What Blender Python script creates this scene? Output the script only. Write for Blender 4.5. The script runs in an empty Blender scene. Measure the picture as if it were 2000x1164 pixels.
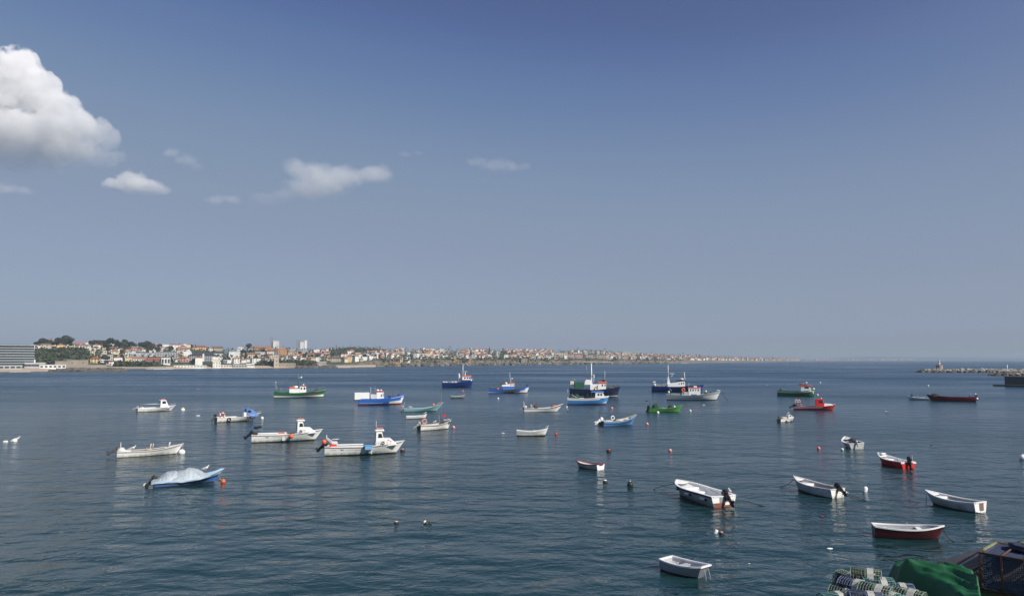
import bpy, math, random
import numpy as np
from mathutils import Vector, Matrix, noise as mnoise

SC = bpy.context.scene
COL = SC.collection
R = math.radians
PI = math.pi

# ------------------------------------------------------------------ camera
F = 1450.0                       # focal length in photo pixels (2000 wide)
HORIZON = 702.5
PITCH = math.atan((HORIZON - 582.0) / F)
CAM_H = 10.0
cp, sp = math.cos(PITCH), math.sin(PITCH)
cam_data = bpy.data.cameras.new('camera')
cam = bpy.data.objects.new('camera', cam_data)
COL.objects.link(cam)
cam.location = (0, 0, CAM_H)
cam.rotation_euler = (PI / 2 + PITCH, 0, 0)
cam_data.sensor_width = 36.0
cam_data.lens = 36.0 * F / 2000.0
cam_data.clip_start = 0.5
cam_data.clip_end = 60000
SC.camera = cam

def ray(px, py):
    a, b = (px - 1000.0) / F, -(py - 582.0) / F
    return Vector((a, cp - b * sp, sp + b * cp))
def sea(px, py, z=0.0):
    """point of the water (height z) seen at a photo pixel"""
    d = ray(px, py)
    t = (z - CAM_H) / d.z
    return Vector((d.x * t, d.y * t, z))
def at(px, py, Y):
    """point at ground distance Y seen at a photo pixel"""
    d = ray(px, py)
    t = Y / d.y
    return Vector((d.x * t, Y, CAM_H + d.z * t))
def proj(p):
    x, y, z = p[0], p[1], p[2] - CAM_H
    dep = y * cp + z * sp
    up = -y * sp + z * cp
    return 1000 + F * x / dep, 582 - F * up / dep, dep

# ------------------------------------------------------------------ materials
MATS = {}
def srgb(r, g, b):
    f = lambda c: (c / 255 / 12.92) if c <= 10.3 else ((c / 255 + 0.055) / 1.055) ** 2.4
    return (f(r), f(g), f(b))
def nodes(m):
    m.use_nodes = True
    return m.node_tree.nodes, m.node_tree.links
def paint(name, rgb, rough=0.45, dirt=0.25, dcol=None, scale=1.0, metal=0.0, streak=False, bump=0.0, wl=0.0):
    """painted / weathered surface: base colour broken up by two noises in object space"""
    if name in MATS: return MATS[name]
    m = bpy.data.materials.new(name)
    N, L = nodes(m)
    bs = N['Principled BSDF']
    bs.inputs['Roughness'].default_value = rough
    bs.inputs['Metallic'].default_value = metal
    tc = N.new('ShaderNodeTexCoord')
    mp = N.new('ShaderNodeMapping')
    mp.inputs['Scale'].default_value = (scale, scale, scale * (0.25 if streak else 1.0))
    L.new(tc.outputs['Object'], mp.inputs['Vector'])
    n1 = N.new('ShaderNodeTexNoise'); n1.inputs['Scale'].default_value = 1.7; n1.inputs['Detail'].default_value = 6; n1.inputs['Roughness'].default_value = 0.65
    n2 = N.new('ShaderNodeTexNoise'); n2.inputs['Scale'].default_value = 9.0; n2.inputs['Detail'].default_value = 4
    L.new(mp.outputs[0], n1.inputs['Vector']); L.new(mp.outputs[0], n2.inputs['Vector'])
    mul = N.new('ShaderNodeMath'); mul.operation = 'MULTIPLY'
    L.new(n1.outputs['Fac'], mul.inputs[0]); L.new(n2.outputs['Fac'], mul.inputs[1])
    cr = N.new('ShaderNodeMapRange')
    cr.inputs['From Min'].default_value = 0.19; cr.inputs['From Max'].default_value = 0.42
    cr.inputs['To Min'].default_value = 0.0; cr.inputs['To Max'].default_value = dirt
    L.new(mul.outputs[0], cr.inputs['Value'])
    mx = N.new('ShaderNodeMix'); mx.data_type = 'RGBA'
    mx.inputs['A'].default_value = (*rgb, 1)
    if dcol is None: dcol = tuple(c * 0.45 for c in rgb)
    mx.inputs['B'].default_value = (*dcol, 1)
    L.new(cr.outputs[0], mx.inputs['Factor'])
    out = mx.outputs['Result']
    if wl > 0:      # slime and rust-yellow staining that creeps up from the waterline
        sp_ = N.new('ShaderNodeSeparateXYZ'); L.new(tc.outputs['Object'], sp_.inputs[0])
        n3 = N.new('ShaderNodeTexNoise'); n3.inputs['Scale'].default_value = 2.5; n3.inputs['Detail'].default_value = 5
        m3 = N.new('ShaderNodeMapping'); m3.inputs['Scale'].default_value = (1, 1, 0.15); L.new(tc.outputs['Object'], m3.inputs['Vector']); L.new(m3.outputs[0], n3.inputs['Vector'])
        hz_ = N.new('ShaderNodeMath'); hz_.operation = 'MULTIPLY_ADD'; hz_.inputs[1].default_value = -0.9; L.new(n3.outputs['Fac'], hz_.inputs[0]); L.new(sp_.outputs['Z'], hz_.inputs[2])
        r3 = N.new('ShaderNodeMapRange'); r3.inputs['From Min'].default_value = -0.46; r3.inputs['From Max'].default_value = -0.12; r3.inputs['To Min'].default_value = wl; r3.inputs['To Max'].default_value = 0
        L.new(hz_.outputs[0], r3.inputs['Value'])
        mx2 = N.new('ShaderNodeMix'); mx2.data_type = 'RGBA'; mx2.inputs['B'].default_value = (0.20, 0.16, 0.075, 1)
        L.new(r3.outputs[0], mx2.inputs['Factor']); L.new(out, mx2.inputs['A']); out = mx2.outputs['Result']
    L.new(out, bs.inputs['Base Color'])
    if bump > 0:
        bp = N.new('ShaderNodeBump'); bp.inputs['Strength'].default_value = 0.6; bp.inputs['Distance'].default_value = bump
        L.new(mul.outputs[0], bp.inputs['Height']); L.new(bp.outputs[0], bs.inputs['Normal'])
    MATS[name] = m
    return m

RUST = (0.16, 0.07, 0.03)
GRIME = (0.30, 0.25, 0.17)
WHITE = paint('white_paint', (0.87, 0.86, 0.83), 0.38, 0.28, (0.62, 0.55, 0.42), 0.8, streak=True, wl=0.6)
WHITE2 = paint('bright_white_paint', (0.84, 0.84, 0.83), 0.35, 0.2, (0.55, 0.52, 0.46), 1.0)
OFFWHITE = paint('worn_white_paint', (0.62, 0.62, 0.60), 0.5, 0.5, (0.32, 0.30, 0.26), 1.2)
GREYW = paint('grey_white_paint', (0.47, 0.51, 0.55), 0.5, 0.4, (0.26, 0.26, 0.24), 1.0, streak=True, wl=0.6)
GREY = paint('grey_paint', (0.30, 0.31, 0.33), 0.6, 0.5, None, 1.4)
DGREY = paint('dark_grey', (0.07, 0.075, 0.08), 0.55, 0.4, None, 1.5)
BLACK = paint('black_rubber', (0.012, 0.012, 0.014), 0.5, 0.4, (0.05, 0.05, 0.05), 2)
ENGINE = paint('engine_black', (0.012, 0.013, 0.017), 0.28, 0.3, (0.04, 0.04, 0.04), 3)
BOOT = paint('boot_top', (0.03, 0.022, 0.015), 0.6, 0.6, (0.07, 0.06, 0.03), 2)
BOOTRED = paint('red_antifouling', (0.20, 0.035, 0.03), 0.6, 0.5, (0.07, 0.03, 0.025), 2)
GLASS = paint('dark_window_glass', (0.02, 0.026, 0.034), 0.08, 0.2, (0.05, 0.06, 0.07), 1)
GALV = paint('galvanised_steel', (0.42, 0.43, 0.44), 0.4, 0.4, (0.2, 0.18, 0.16), 2, metal=0.6)
WOOD = paint('varnished_wood', (0.28, 0.18, 0.10), 0.5, 0.5, (0.12, 0.08, 0.05), 2)
TANWOOD = paint('bleached_wood', (0.48, 0.42, 0.34), 0.6, 0.5, (0.25, 0.21, 0.17), 2)
ORANGE = paint('orange_plastic', (0.78, 0.13, 0.035), 0.4, 0.3, (0.5, 0.2, 0.12), 3)
REDORANGE = paint('orange_red_paint', (0.56, 0.125, 0.07), 0.5, 0.4, (0.35, 0.1, 0.06), 1.5)
RED = paint('red_paint', (0.62, 0.03, 0.025), 0.4, 0.3, (0.35, 0.04, 0.03), 1.5)
DKRED = paint('dark_red_paint', (0.22, 0.022, 0.025), 0.4, 0.4, (0.10, 0.02, 0.02), 1.5)
PINK = paint('faded_pink_plastic', (0.62, 0.16, 0.17), 0.5, 0.4, (0.7, 0.5, 0.48), 5)
ROPE = paint('dark_rope', (0.035, 0.037, 0.033), 0.9, 0.4, None, 6)
ROPEL = paint('pale_rope', (0.42, 0.40, 0.34), 0.9, 0.4, None, 6)
NETG = paint('green_net', (0.03, 0.085, 0.045), 0.95, 0.7, (0.008, 0.02, 0.012), 5, bump=0.05)
NETD = paint('dark_net', (0.03, 0.03, 0.032), 0.95, 0.6, (0.09, 0.07, 0.06), 6, bump=0.05)

# ------------------------------------------------------------------ mesh builder
class MB:
    def __init__(s):
        s.v, s.f, s.m, s.sm = [], [], [], []
    def add(s, verts, faces, mi=0, smooth=False):
        o = len(s.v)
        s.v += [tuple(v) for v in verts]
        for k, f in enumerate(faces):
            s.f.append(tuple(i + o for i in f))
            s.m.append(mi if isinstance(mi, int) else mi[k])
            s.sm.append(smooth)
        return s
    def box(s, c, d, mi=0, rz=0.0, ry=0.0, rx=0.0, taper=1.0, bev=0.0):
        """box centred at c (x,y,z), size d; taper scales the top; bev chamfers the vertical edges"""
        hx, hy, hz = d[0] / 2, d[1] / 2, d[2] / 2
        M = Matrix.Rotation(rz, 3, 'Z') @ Matrix.Rotation(ry, 3, 'Y') @ Matrix.Rotation(rx, 3, 'X')
        if bev <= 0:
            ring = [(-hx, -hy), (hx, -hy), (hx, hy), (-hx, hy)]
            lv = [(-hz, 1.0), (hz, taper)]
        else:
            b = min(bev, hx * .9, hy * .9)
            ring = [(-hx + b, -hy), (hx - b, -hy), (hx, -hy + b), (hx, hy - b), (hx - b, hy), (-hx + b, hy), (-hx, hy - b), (-hx, -hy + b)]
            bz = min(b, hz * .8)
            kx = 1 - b / max(hx, hy)
            lv = [(-hz, kx), (-hz + bz, 1.0), (hz - bz, taper), (hz, taper * kx)]
        n = len(ring); vs = []; fs = []
        for (z, k) in lv:
            for (x, y) in ring:
                p = M @ Vector((x * k, y * k, z)); vs.append((p.x + c[0], p.y + c[1], p.z + c[2]))
        fs.append(tuple(reversed(range(n))))
        for l in range(len(lv) - 1):
            for i in range(n):
                j = (i + 1) % n
                fs.append((l * n + i, l * n + j, (l + 1) * n + j, (l + 1) * n + i))
        fs.append(tuple(range((len(lv) - 1) * n, len(lv) * n)))
        return s.add(vs, fs, mi)
    def tube(s, pts, r, n=6, mi=0, cap=True, smooth=True):
        pts = [Vector(p) for p in pts]
        rs = r if isinstance(r, (list, tuple)) else [r] * len(pts)
        vs, fs = [], []
        for i, p in enumerate(pts):
            t = (pts[min(i + 1, len(pts) - 1)] - pts[max(i - 1, 0)])
            t = t.normalized() if t.length > 1e-9 else Vector((0, 0, 1))
            u = t.cross(Vector((0, 0, 1)) if abs(t.z) < 0.9 else Vector((1, 0, 0))).normalized()
            w = t.cross(u)
            for k in range(n):
                a = 2 * PI * k / n
                vs.append(p + (u * math.cos(a) + w * math.sin(a)) * rs[i])
        for i in range(len(pts) - 1):
            for k in range(n):
                j = (k + 1) % n
                fs.append((i * n + k, i * n + j, (i + 1) * n + j, (i + 1) * n + k))
        if cap:
            fs.append(tuple(reversed(range(n)))); fs.append(tuple(range((len(pts) - 1) * n, len(pts) * n)))
        return s.add(vs, fs, mi, smooth)
    def lathe(s, prof, c=(0, 0, 0), n=12, mi=0, smooth=True, M=None):
        """prof: list of (r, z)"""
        vs, fs = [], []
        for (r, z) in prof:
            for k in range(n):
                a = 2 * PI * k / n
                p = Vector((r * math.cos(a), r * math.sin(a), z))
                if M is not None: p = M @ p
                vs.append((p.x + c[0], p.y + c[1], p.z + c[2]))
        mi2 = []
        for i in range(len(prof) - 1):
            for k in range(n):
                j = (k + 1) % n
                fs.append((i * n + k, i * n + j, (i + 1) * n + j, (i + 1) * n + k))
                mi2.append(mi if isinstance(mi, int) else mi[i])
        fs.append(tuple(reversed(range(n)))); mi2.append(mi if isinstance(mi, int) else mi[0])
        fs.append(tuple(range((len(prof) - 1) * n, len(prof) * n))); mi2.append(mi if isinstance(mi, int) else mi[-1])
        return s.add(vs, fs, mi2, smooth)
    def ball(s, c, r, n=10, mi=0, sz=None, M=None, jit=0.0, rnd=None):
        sx, sy, szz = (r, r, r) if sz is None else sz
        h = max(4, n // 2 + 1); vs, fs = [], []
        for i in range(h + 1):
            th = PI * i / h
            for k in range(n):
                a = 2 * PI * k / n
                j = 1 + (rnd.uniform(-jit, jit) if rnd else 0)
                p = Vector((sx * math.sin(th) * math.cos(a) * j, sy * math.sin(th) * math.sin(a) * j, szz * math.cos(th) * j))
                if M is not None: p = M @ p
                vs.append((p.x + c[0], p.y + c[1], p.z + c[2]))
        for i in range(h):
            for k in range(n):
                j = (k + 1) % n
                fs.append((i * n + k, (i + 1) * n + k, (i + 1) * n + j, i * n + j))
        return s.add(vs, fs, mi, True)
    def ring(s, c, R1, r, M=None, n=16, m=6, mis=(0,)):
        vs, fs, mi = [], [], []
        for i in range(n):
            a = 2 * PI * i / n
            for k in range(m):
                b = 2 * PI * k / m
                p = Vector(((R1 + r * math.cos(b)) * math.cos(a), (R1 + r * math.cos(b)) * math.sin(a), r * math.sin(b)))
                if M is not None: p = M @ p
                vs.append((p.x + c[0], p.y + c[1], p.z + c[2]))
        for i in range(n):
            for k in range(m):
                i2, k2 = (i + 1) % n, (k + 1) % m
                fs.append((i * m + k, i2 * m + k, i2 * m + k2, i * m + k2))
                mi.append(mis[(i * len(mis) * 4 // n) % len(mis)])
        return s.add(vs, fs, mi, True)
    def prism(s, poly, y0, y1, mi=0, taper=None):
        """side profile poly [(x,z)...] (counter-clockwise seen from -y) extruded from y0 to y1; taper(z)->width factor"""
        n = len(poly); vs = []
        for y in (y0, y1):
            for (x, z) in poly:
                k = taper(z) if taper else 1.0
                vs.append((x, y * k, z))
        fs = [tuple(range(n)), tuple(reversed(range(n, 2 * n)))]
        for i in range(n):
            j = (i + 1) % n
            fs.append((j, i, n + i, n + j))
        return s.add(vs, fs, mi)
    def build(s, name, mats, parent=None, bevel=0.0):
        me = bpy.data.meshes.new(name)
        me.from_pydata(s.v, [], s.f)
        if not isinstance(mats, (list, tuple)): mats = [mats]
        for m in mats: me.materials.append(m)
        me.polygons.foreach_set('material_index', s.m)
        me.polygons.foreach_set('use_smooth', s.sm)
        me.update()
        o = bpy.data.objects.new(name, me)
        COL.objects.link(o)
        if parent is not None: o.parent = parent
        if bevel > 0:
            b = o.modifiers.new('bevel', 'BEVEL'); b.width = bevel; b.segments = 2; b.limit_method = 'ANGLE'
        return o

def empty(name, loc=(0, 0, 0), rz=0.0, rx=0.0, ry=0.0):
    o = bpy.data.objects.new(name, None)
    COL.objects.link(o)
    o.location = loc
    o.rotation_euler = (rx, ry, rz)
    return o
def tag(o, label=None, cat=None, group=None, kind=None):
    if label: o['label'] = label
    if cat: o['category'] = cat
    if group: o['group'] = group
    if kind: o['kind'] = kind
    return o
def copy_tree(o, parent=None):
    c = o.copy(); COL.objects.link(c)
    if parent is not None: c.parent = parent
    for ch in o.children: copy_tree(ch, c)
    return c
# ------------------------------------------------------------------ sky, sun, haze
SUN_EL = R(38)
SUN_V = Vector((0.76, -0.65, 0)).normalized()
SUN_V = Vector((SUN_V.x * math.cos(SUN_EL), SUN_V.y * math.cos(SUN_EL), math.sin(SUN_EL)))
W = bpy.data.worlds.new('World'); SC.world = W; W.use_nodes = True
wn, wl = W.node_tree.nodes, W.node_tree.links
sky = wn.new('ShaderNodeTexSky'); sky.sky_type = 'NISHITA'; sky.sun_disc = False
sky.sun_elevation = SUN_EL
sky.sun_rotation = math.atan2(SUN_V.x, SUN_V.y)
sky.altitude = 10; sky.air_density = 0.6; sky.dust_density = 1.5; sky.ozone_density = 1.0
SKY_S = 0.10
def vscale(sock, k):
    x = wn.new('ShaderNodeVectorMath'); x.operation = 'SCALE'; x.inputs['Scale'].default_value = k
    wl.new(sock, x.inputs[0]); return x.outputs[0]
crv = wn.new('ShaderNodeRGBCurve')            # the camera's tone response for the sky
cm = crv.mapping; cm.use_clip = False; cm.extend = 'HORIZONTAL'
def setc(ch, pts):
    c = cm.curves[ch]
    while len(c.points) > 2: c.points.remove(c.points[1])
    c.points[0].location = pts[0]; c.points[1].location = pts[-1]
    for p in pts[1:-1]: c.points.new(*p)
setc(0, [(0, 0), (0.096, 0.087), (0.117, 0.128), (0.169, 0.212), (0.265, 0.264), (0.32, 0.28), (1.0, 0.44)])
setc(1, [(0, 0), (0.150, 0.132), (0.183, 0.197), (0.260, 0.286), (0.383, 0.325), (0.5, 0.36), (1.0, 0.46)])
setc(2, [(0, 0), (0.273, 0.292), (0.325, 0.370), (0.433, 0.424), (0.548, 0.44), (0.7, 0.48), (1.0, 0.52)])
cm.update()
wl.new(vscale(sky.outputs[0], 0.117), crv.inputs['Color'])
bg = wn['Background']; bg.inputs['Strength'].default_value = SKY_S
wl.new(vscale(crv.outputs[0], 1.0 / SKY_S), bg.inputs['Color'])
sl = bpy.data.lights.new('sun', 'SUN'); sl.energy = 5.0; sl.angle = R(0.5); sl.color = (1.0, 0.955, 0.88)
so = bpy.data.objects.new('sun', sl); COL.objects.link(so)
so.rotation_euler = SUN_V.to_track_quat('Z', 'Y').to_euler()
SC.view_settings.view_transform = 'Standard'; SC.view_settings.look = 'None'
SC.view_settings.exposure = 0.0; SC.view_settings.gamma = 1.0
SC.view_settings.use_curve_mapping = False
cy = SC.cycles
cy.max_bounces = 12; cy.volume_bounces = 12; cy.diffuse_bounces = 3; cy.glossy_bounces = 3; cy.transparent_max_bounces = 8; cy.transmission_bounces = 4
cy.use_denoising = True
try:
    cy.denoiser = 'OPENIMAGEDENOISE'; cy.denoising_input_passes = 'RGB_ALBEDO_NORMAL'
except Exception: pass
cy.caustics_reflective = False; cy.caustics_refractive = False
cy.sample_clamp_indirect = 6.0

HAZE_D = 1.25e-4
def volume_mat(name, density, color=(1, 1, 1), g=0.0):
    m = bpy.data.materials.new(name); N, L = nodes(m)
    N.remove(N['Principled BSDF'])
    v = N.new('ShaderNodeVolumePrincipled')
    v.inputs['Color'].default_value = (*color, 1); v.inputs['Density'].default_value = density; v.inputs['Anisotropy'].default_value = g
    L.new(v.outputs[0], N['Material Output'].inputs['Volume'])
    return m, v
hm, _ = volume_mat('haze_air', HAZE_D, (0.55, 0.655, 0.785), 0.0)
hz = MB().box((0, 5600, 57), (26000, 14800, 126)).build('haze', hm)
tag(hz, kind='stuff')

# ------------------------------------------------------------------ water
def water_mat():
    m = bpy.data.materials.new('harbour_water'); N, L = nodes(m)
    bs = N['Principled BSDF']
    bs.inputs['Base Color'].default_value = (0.009, 0.037, 0.042, 1)
    bs.inputs['Roughness'].default_value = 0.06
    bs.inputs['IOR'].default_value = 1.333; bs.inputs['Specular IOR Level'].default_value = 0.5; bs.inputs['Specular Tint'].default_value = (0.82, 0.97, 1.0, 1)
    geo = N.new('ShaderNodeNewGeometry')
    def wave(sx, sy, rot, scale, detail, rough=0.5, dist=0.0):
        mp = N.new('ShaderNodeMapping'); mp.inputs['Rotation'].default_value = (0, 0, rot); mp.inputs['Scale'].default_value = (sx, sy, 1)
        L.new(geo.outputs['Position'], mp.inputs['Vector'])
        n = N.new('ShaderNodeTexNoise'); n.inputs['Scale'].default_value = scale; n.inputs['Detail'].default_value = detail
        n.inputs['Roughness'].default_value = rough; n.inputs['Distortion'].default_value = dist
        L.new(mp.outputs[0], n.inputs['Vector'])
        return n.outputs['Fac']
    def mad(a, k, b=None):
        x = N.new('ShaderNodeMath'); x.operation = 'MULTIPLY_ADD' if b is not None else 'MULTIPLY'
        L.new(a, x.inputs[0])
        if isinstance(k, float): x.inputs[1].default_value = k
        else: L.new(k, x.inputs[1])
        if b is not None: L.new(b, x.inputs[2])
        return x.outputs[0]
    big = wave(0.6, 1.0, R(12), 0.30, 2.0)          # long low swell
    mid = wave(0.72, 1.0, R(-14), 0.85, 3.0, 0.58, 0.5)   # wavelets
    sml = wave(0.75, 1.0, R(20), 3.0, 3.0, 0.6, 0.4)        # ripples
    patch = wave(0.4, 1.0, R(5), 0.014, 4.0, 0.62)   # wind patches
    pr = N.new('ShaderNodeMapRange'); pr.inputs['From Min'].default_value = 0.35; pr.inputs['From Max'].default_value = 0.65
    pr.inputs['To Min'].default_value = 0.35; pr.inputs['To Max'].default_value = 1.4
    L.new(patch, pr.inputs['Value'])
    h = mad(big, 0.42)
    fine = mad(mid, 0.22, mad(sml, 0.034))
    # outside the moorings the bay is choppier: the wavelets grow with the fetch away from the quay
    sx = N.new('ShaderNodeSeparateXYZ'); L.new(geo.outputs['Position'], sx.inputs[0])
    ft = N.new('ShaderNodeMapRange'); ft.inputs['From Min'].default_value = 40; ft.inputs['From Max'].default_value = 420
    ft.inputs['To Min'].default_value = 1.0; ft.inputs['To Max'].default_value = 1.9
    L.new(sx.outputs['Y'], ft.inputs['Value'])
    h2 = mad(mad(fine, pr.outputs[0], h), ft.outputs[0])
    # deeper water outside the moorings is bluer than the green shallows at the quay
    dp = N.new('ShaderNodeMapRange'); dp.inputs['From Min'].default_value = 45; dp.inputs['From Max'].default_value = 320; L.new(sx.outputs['Y'], dp.inputs['Value'])
    dm = N.new('ShaderNodeMix'); dm.data_type = 'RGBA'; dm.inputs['A'].default_value = (0.009, 0.036, 0.040, 1); dm.inputs['B'].default_value = (0.006, 0.044, 0.084, 1)
    L.new(dp.outputs[0], dm.inputs['Factor']); L.new(dm.outputs['Result'], bs.inputs['Base Color'])
    # wavelets too small to model: micro-roughness, growing with the fetch
    rg = N.new('ShaderNodeMapRange'); rg.inputs['From Min'].default_value = 20; rg.inputs['From Max'].default_value = 330
    rg.inputs['To Min'].default_value = 0.07; rg.inputs['To Max'].default_value = 0.30
    rp = N.new('ShaderNodeMath'); rp.operation = 'POWER'; rp.inputs[1].default_value = 0.6
    rq = N.new('ShaderNodeMapRange'); rq.inputs['From Min'].default_value = 20; rq.inputs['From Max'].default_value = 330
    L.new(sx.outputs['Y'], rq.inputs['Value']); L.new(rq.outputs[0], rp.inputs[0])
    rg.inputs['From Min'].default_value = 0; rg.inputs['From Max'].default_value = 1
    L.new(rp.outputs[0], rg.inputs['Value'])
    rm_ = N.new('ShaderNodeMath'); rm_.operation = 'MULTIPLY'; L.new(rg.outputs[0], rm_.inputs[0])
    pq = N.new('ShaderNodeMapRange'); pq.inputs['From Min'].default_value = 0.35; pq.inputs['From Max'].default_value = 0.65; pq.inputs['To Min'].default_value = 0.6; pq.inputs['To Max'].default_value = 1.3
    L.new(patch, pq.inputs['Value']); L.new(pq.outputs[0], rm_.inputs[1]); L.new(rm_.outputs[0], bs.inputs['Roughness'])
    bp = N.new('ShaderNodeBump'); bp.inputs['Strength'].default_value = 1.0; bp.inputs['Distance'].default_value = 1.0
    L.new(h2, bp.inputs['Height']); L.new(bp.outputs[0], bs.inputs['Normal'])
    return m
WATER = water_mat()
mb = MB(); mb.add([(-9000, -1500, 0), (9000, -1500, 0), (9000, 6800, 0), (-9000, 6800, 0)], [(0, 1, 2, 3)])
wo = mb.build('water', WATER); tag(wo, kind='structure')
# ------------------------------------------------------------------ clouds: real volumes, four kilometres out
def cloud(label, blobs, Y, dens, amp, edge, nscale, soft, zflat=0.0, seed=0.0):
    """blobs: (px, py, rx_px, ry_px, depth offset in px) in photo pixels at distance Y"""
    k = Y / F
    pts = []
    for (px, py, rx, ry, dy) in blobs:
        p = at(px, py, Y + dy * k)
        pts.append((p, rx * k, ry * k))
    org = sum((p for p, a, b in pts), Vector()) / len(pts)
    zlo = min(p.z - rz for p, a, rz in pts) - org.z; zhi = max(p.z + rz for p, a, rz in pts) - org.z
    mb = MB()
    for p, rx, rz in pts:
        g = 1.0 + amp * 1.25
        mb.ball(p - org, 1, 20, sz=(rx * g, rx * g * 0.9, rz * g))
    m = bpy.data.materials.new('cloud_vapour'); N, L = nodes(m); N.remove(N['Principled BSDF'])
    v = N.new('ShaderNodeVolumePrincipled'); v.inputs['Color'].default_value = (0.975, 0.977, 0.985, 1); v.inputs['Anisotropy'].default_value = -0.25
    L.new(v.outputs[0], N['Material Output'].inputs['Volume'])
    tc = N.new('ShaderNodeTexCoord')
    def M(op, a, b=None, c=None):
        x = N.new('ShaderNodeMath'); x.operation = op
        for i, q in enumerate((a, b, c)):
            if q is None: continue
            if isinstance(q, (int, float)): x.inputs[i].default_value = q
            else: L.new(q, x.inputs[i])
        return x.outputs[0]
    acc = None
    for p, rx, rz in pts:
        c = p - org
        mp = N.new('ShaderNodeMapping'); mp.vector_type = 'TEXTURE'
        mp.inputs['Location'].default_value = c; mp.inputs['Scale'].default_value = (rx, rx * 0.9, rz)
        L.new(tc.outputs['Object'], mp.inputs['Vector'])
        ln = N.new('ShaderNodeVectorMath'); ln.operation = 'LENGTH'; L.new(mp.outputs[0], ln.inputs[0])
        d = M('SUBTRACT', 1.0, ln.outputs['Value'])
        acc = d if acc is None else M('SMOOTH_MAX', acc, d, 0.12)
    n = N.new('ShaderNodeTexNoise'); n.inputs['Scale'].default_value = nscale; n.inputs['Detail'].default_value = 5; n.inputs['Roughness'].default_value = 0.64
    mo = N.new('ShaderNodeMapping'); mo.inputs['Location'].default_value = (seed * 977, seed * 311, 0)
    L.new(tc.outputs['Object'], mo.inputs['Vector']); L.new(mo.outputs[0], n.inputs['Vector'])
    f = M('ADD', acc, M('MULTIPLY', M('SUBTRACT', n.outputs['Fac'], 0.5), amp * 8.0))
    sx = N.new('ShaderNodeSeparateXYZ'); L.new(tc.outputs['Object'], sx.inputs[0])
    hgt = N.new('ShaderNodeMapRange'); hgt.interpolation_type = 'SMOOTHSTEP'
    hgt.inputs['From Min'].default_value = zlo; hgt.inputs['From Max'].default_value = zlo + (zhi - zlo) * soft
    hgt.inputs['To Min'].default_value = 0.0; hgt.inputs['To Max'].default_value = 1.0
    L.new(sx.outputs['Z'], hgt.inputs['Value'])
    mr = N.new('ShaderNodeMapRange'); mr.interpolation_type = 'SMOOTHSTEP'
    mr.inputs['From Min'].default_value = 0.0; mr.inputs['From Max'].default_value = edge
    L.new(f, mr.inputs['Value'])
    L.new(M('MULTIPLY', M('MULTIPLY', mr.outputs[0], dens), M('MAXIMUM', hgt.outputs[0], zflat)), v.inputs['Density'])
    m.cycles.volume_step_rate = 0.35
    o = mb.build('cloud', m); o.location = org
    rm = o.modifiers.new('merge', 'REMESH'); rm.mode = 'VOXEL'; rm.voxel_size = max(8.0, (zhi - zlo) / 22)
    tag(o, label, 'cloud', 'clouds over the bay')
    return o
YC = 4000
cloud('large white cumulus towering over the coast, cut off by the left edge', [
    (-30, 200, 75, 95, 0), (25, 165, 52, 68, -10), (70, 190, 48, 55, 0), (40, 135, 34, 38, 10), (98, 165, 24, 24, -8), (112, 215, 42, 45, -10),
    (150, 245, 40, 36, 0), (175, 262, 40, 32, -12), (215, 276, 26, 26, -5), (60, 275, 110, 48, 0), (150, 300, 80, 26, 0), (0, 300, 130, 38, 5),
    (-120, 210, 100, 110, 10), (-210, 225, 100, 100, 0), (-320, 240, 110, 90, 0)], YC, 0.034, 0.22, 0.13, 0.010, 1.15, 0.0, 0.3)
cloud('small rounded cloud just under the right end of the large cumulus', [
    (258, 358, 34, 22, 0), (292, 368, 36, 17, 0), (312, 374, 22, 12, 0), (225, 360, 26, 12, 0)], YC, 0.0095, 0.3, 0.35, 0.012, 0.6, 0.0, 1.3)
cloud('ragged white cloud above the middle of the town, brightest at its top corner', [
    (578, 325, 26, 26, 0), (612, 340, 48, 26, 0), (640, 352, 60, 30, 0), (675, 345, 60, 22, 0), (725, 340, 50, 18, 0), (610, 370, 75, 20, 0), (560, 382, 40, 14, 0), (520, 388, 42, 14, 0)],
    YC, 0.0042, 0.24, 0.6, 0.010, 0.5, 0.15, 2.1)
cloud('faint slanting wisp right of the large cumulus', [
    (340, 300, 22, 10, 0), (362, 314, 24, 13, 0), (382, 326, 18, 9, 0)], YC, 0.0030, 0.3, 0.7, 0.014, 0.5, 0.3, 3.7)
cloud('faint flat wisp on its own over the far shore', [
    (935, 315, 24, 11, 0), (975, 325, 48, 12, 0), (1015, 328, 28, 9, 0)], YC, 0.0030, 0.3, 0.7, 0.012, 0.5, 0.3, 4.9)
cloud('pale grey wisp low at the left edge of the sky', [
    (5, 368, 30, 17, 0), (45, 374, 26, 10, 0)], YC, 0.0030, 0.3, 0.7, 0.014, 0.5, 0.3, 5.3)
cloud('small thin wisp left of the ragged cloud', [
    (422, 391, 26, 11, 0), (450, 390, 24, 11, 0)], YC, 0.0030, 0.3, 0.7, 0.018, 0.5, 0.3, 6.1)
cloud('barely visible puff above the white tower blocks', [
    (790, 303, 20, 7, 0), (815, 299, 14, 5, 0)], YC, 0.0022, 0.3, 0.8, 0.018, 0.5, 0.3, 7.7)
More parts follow.
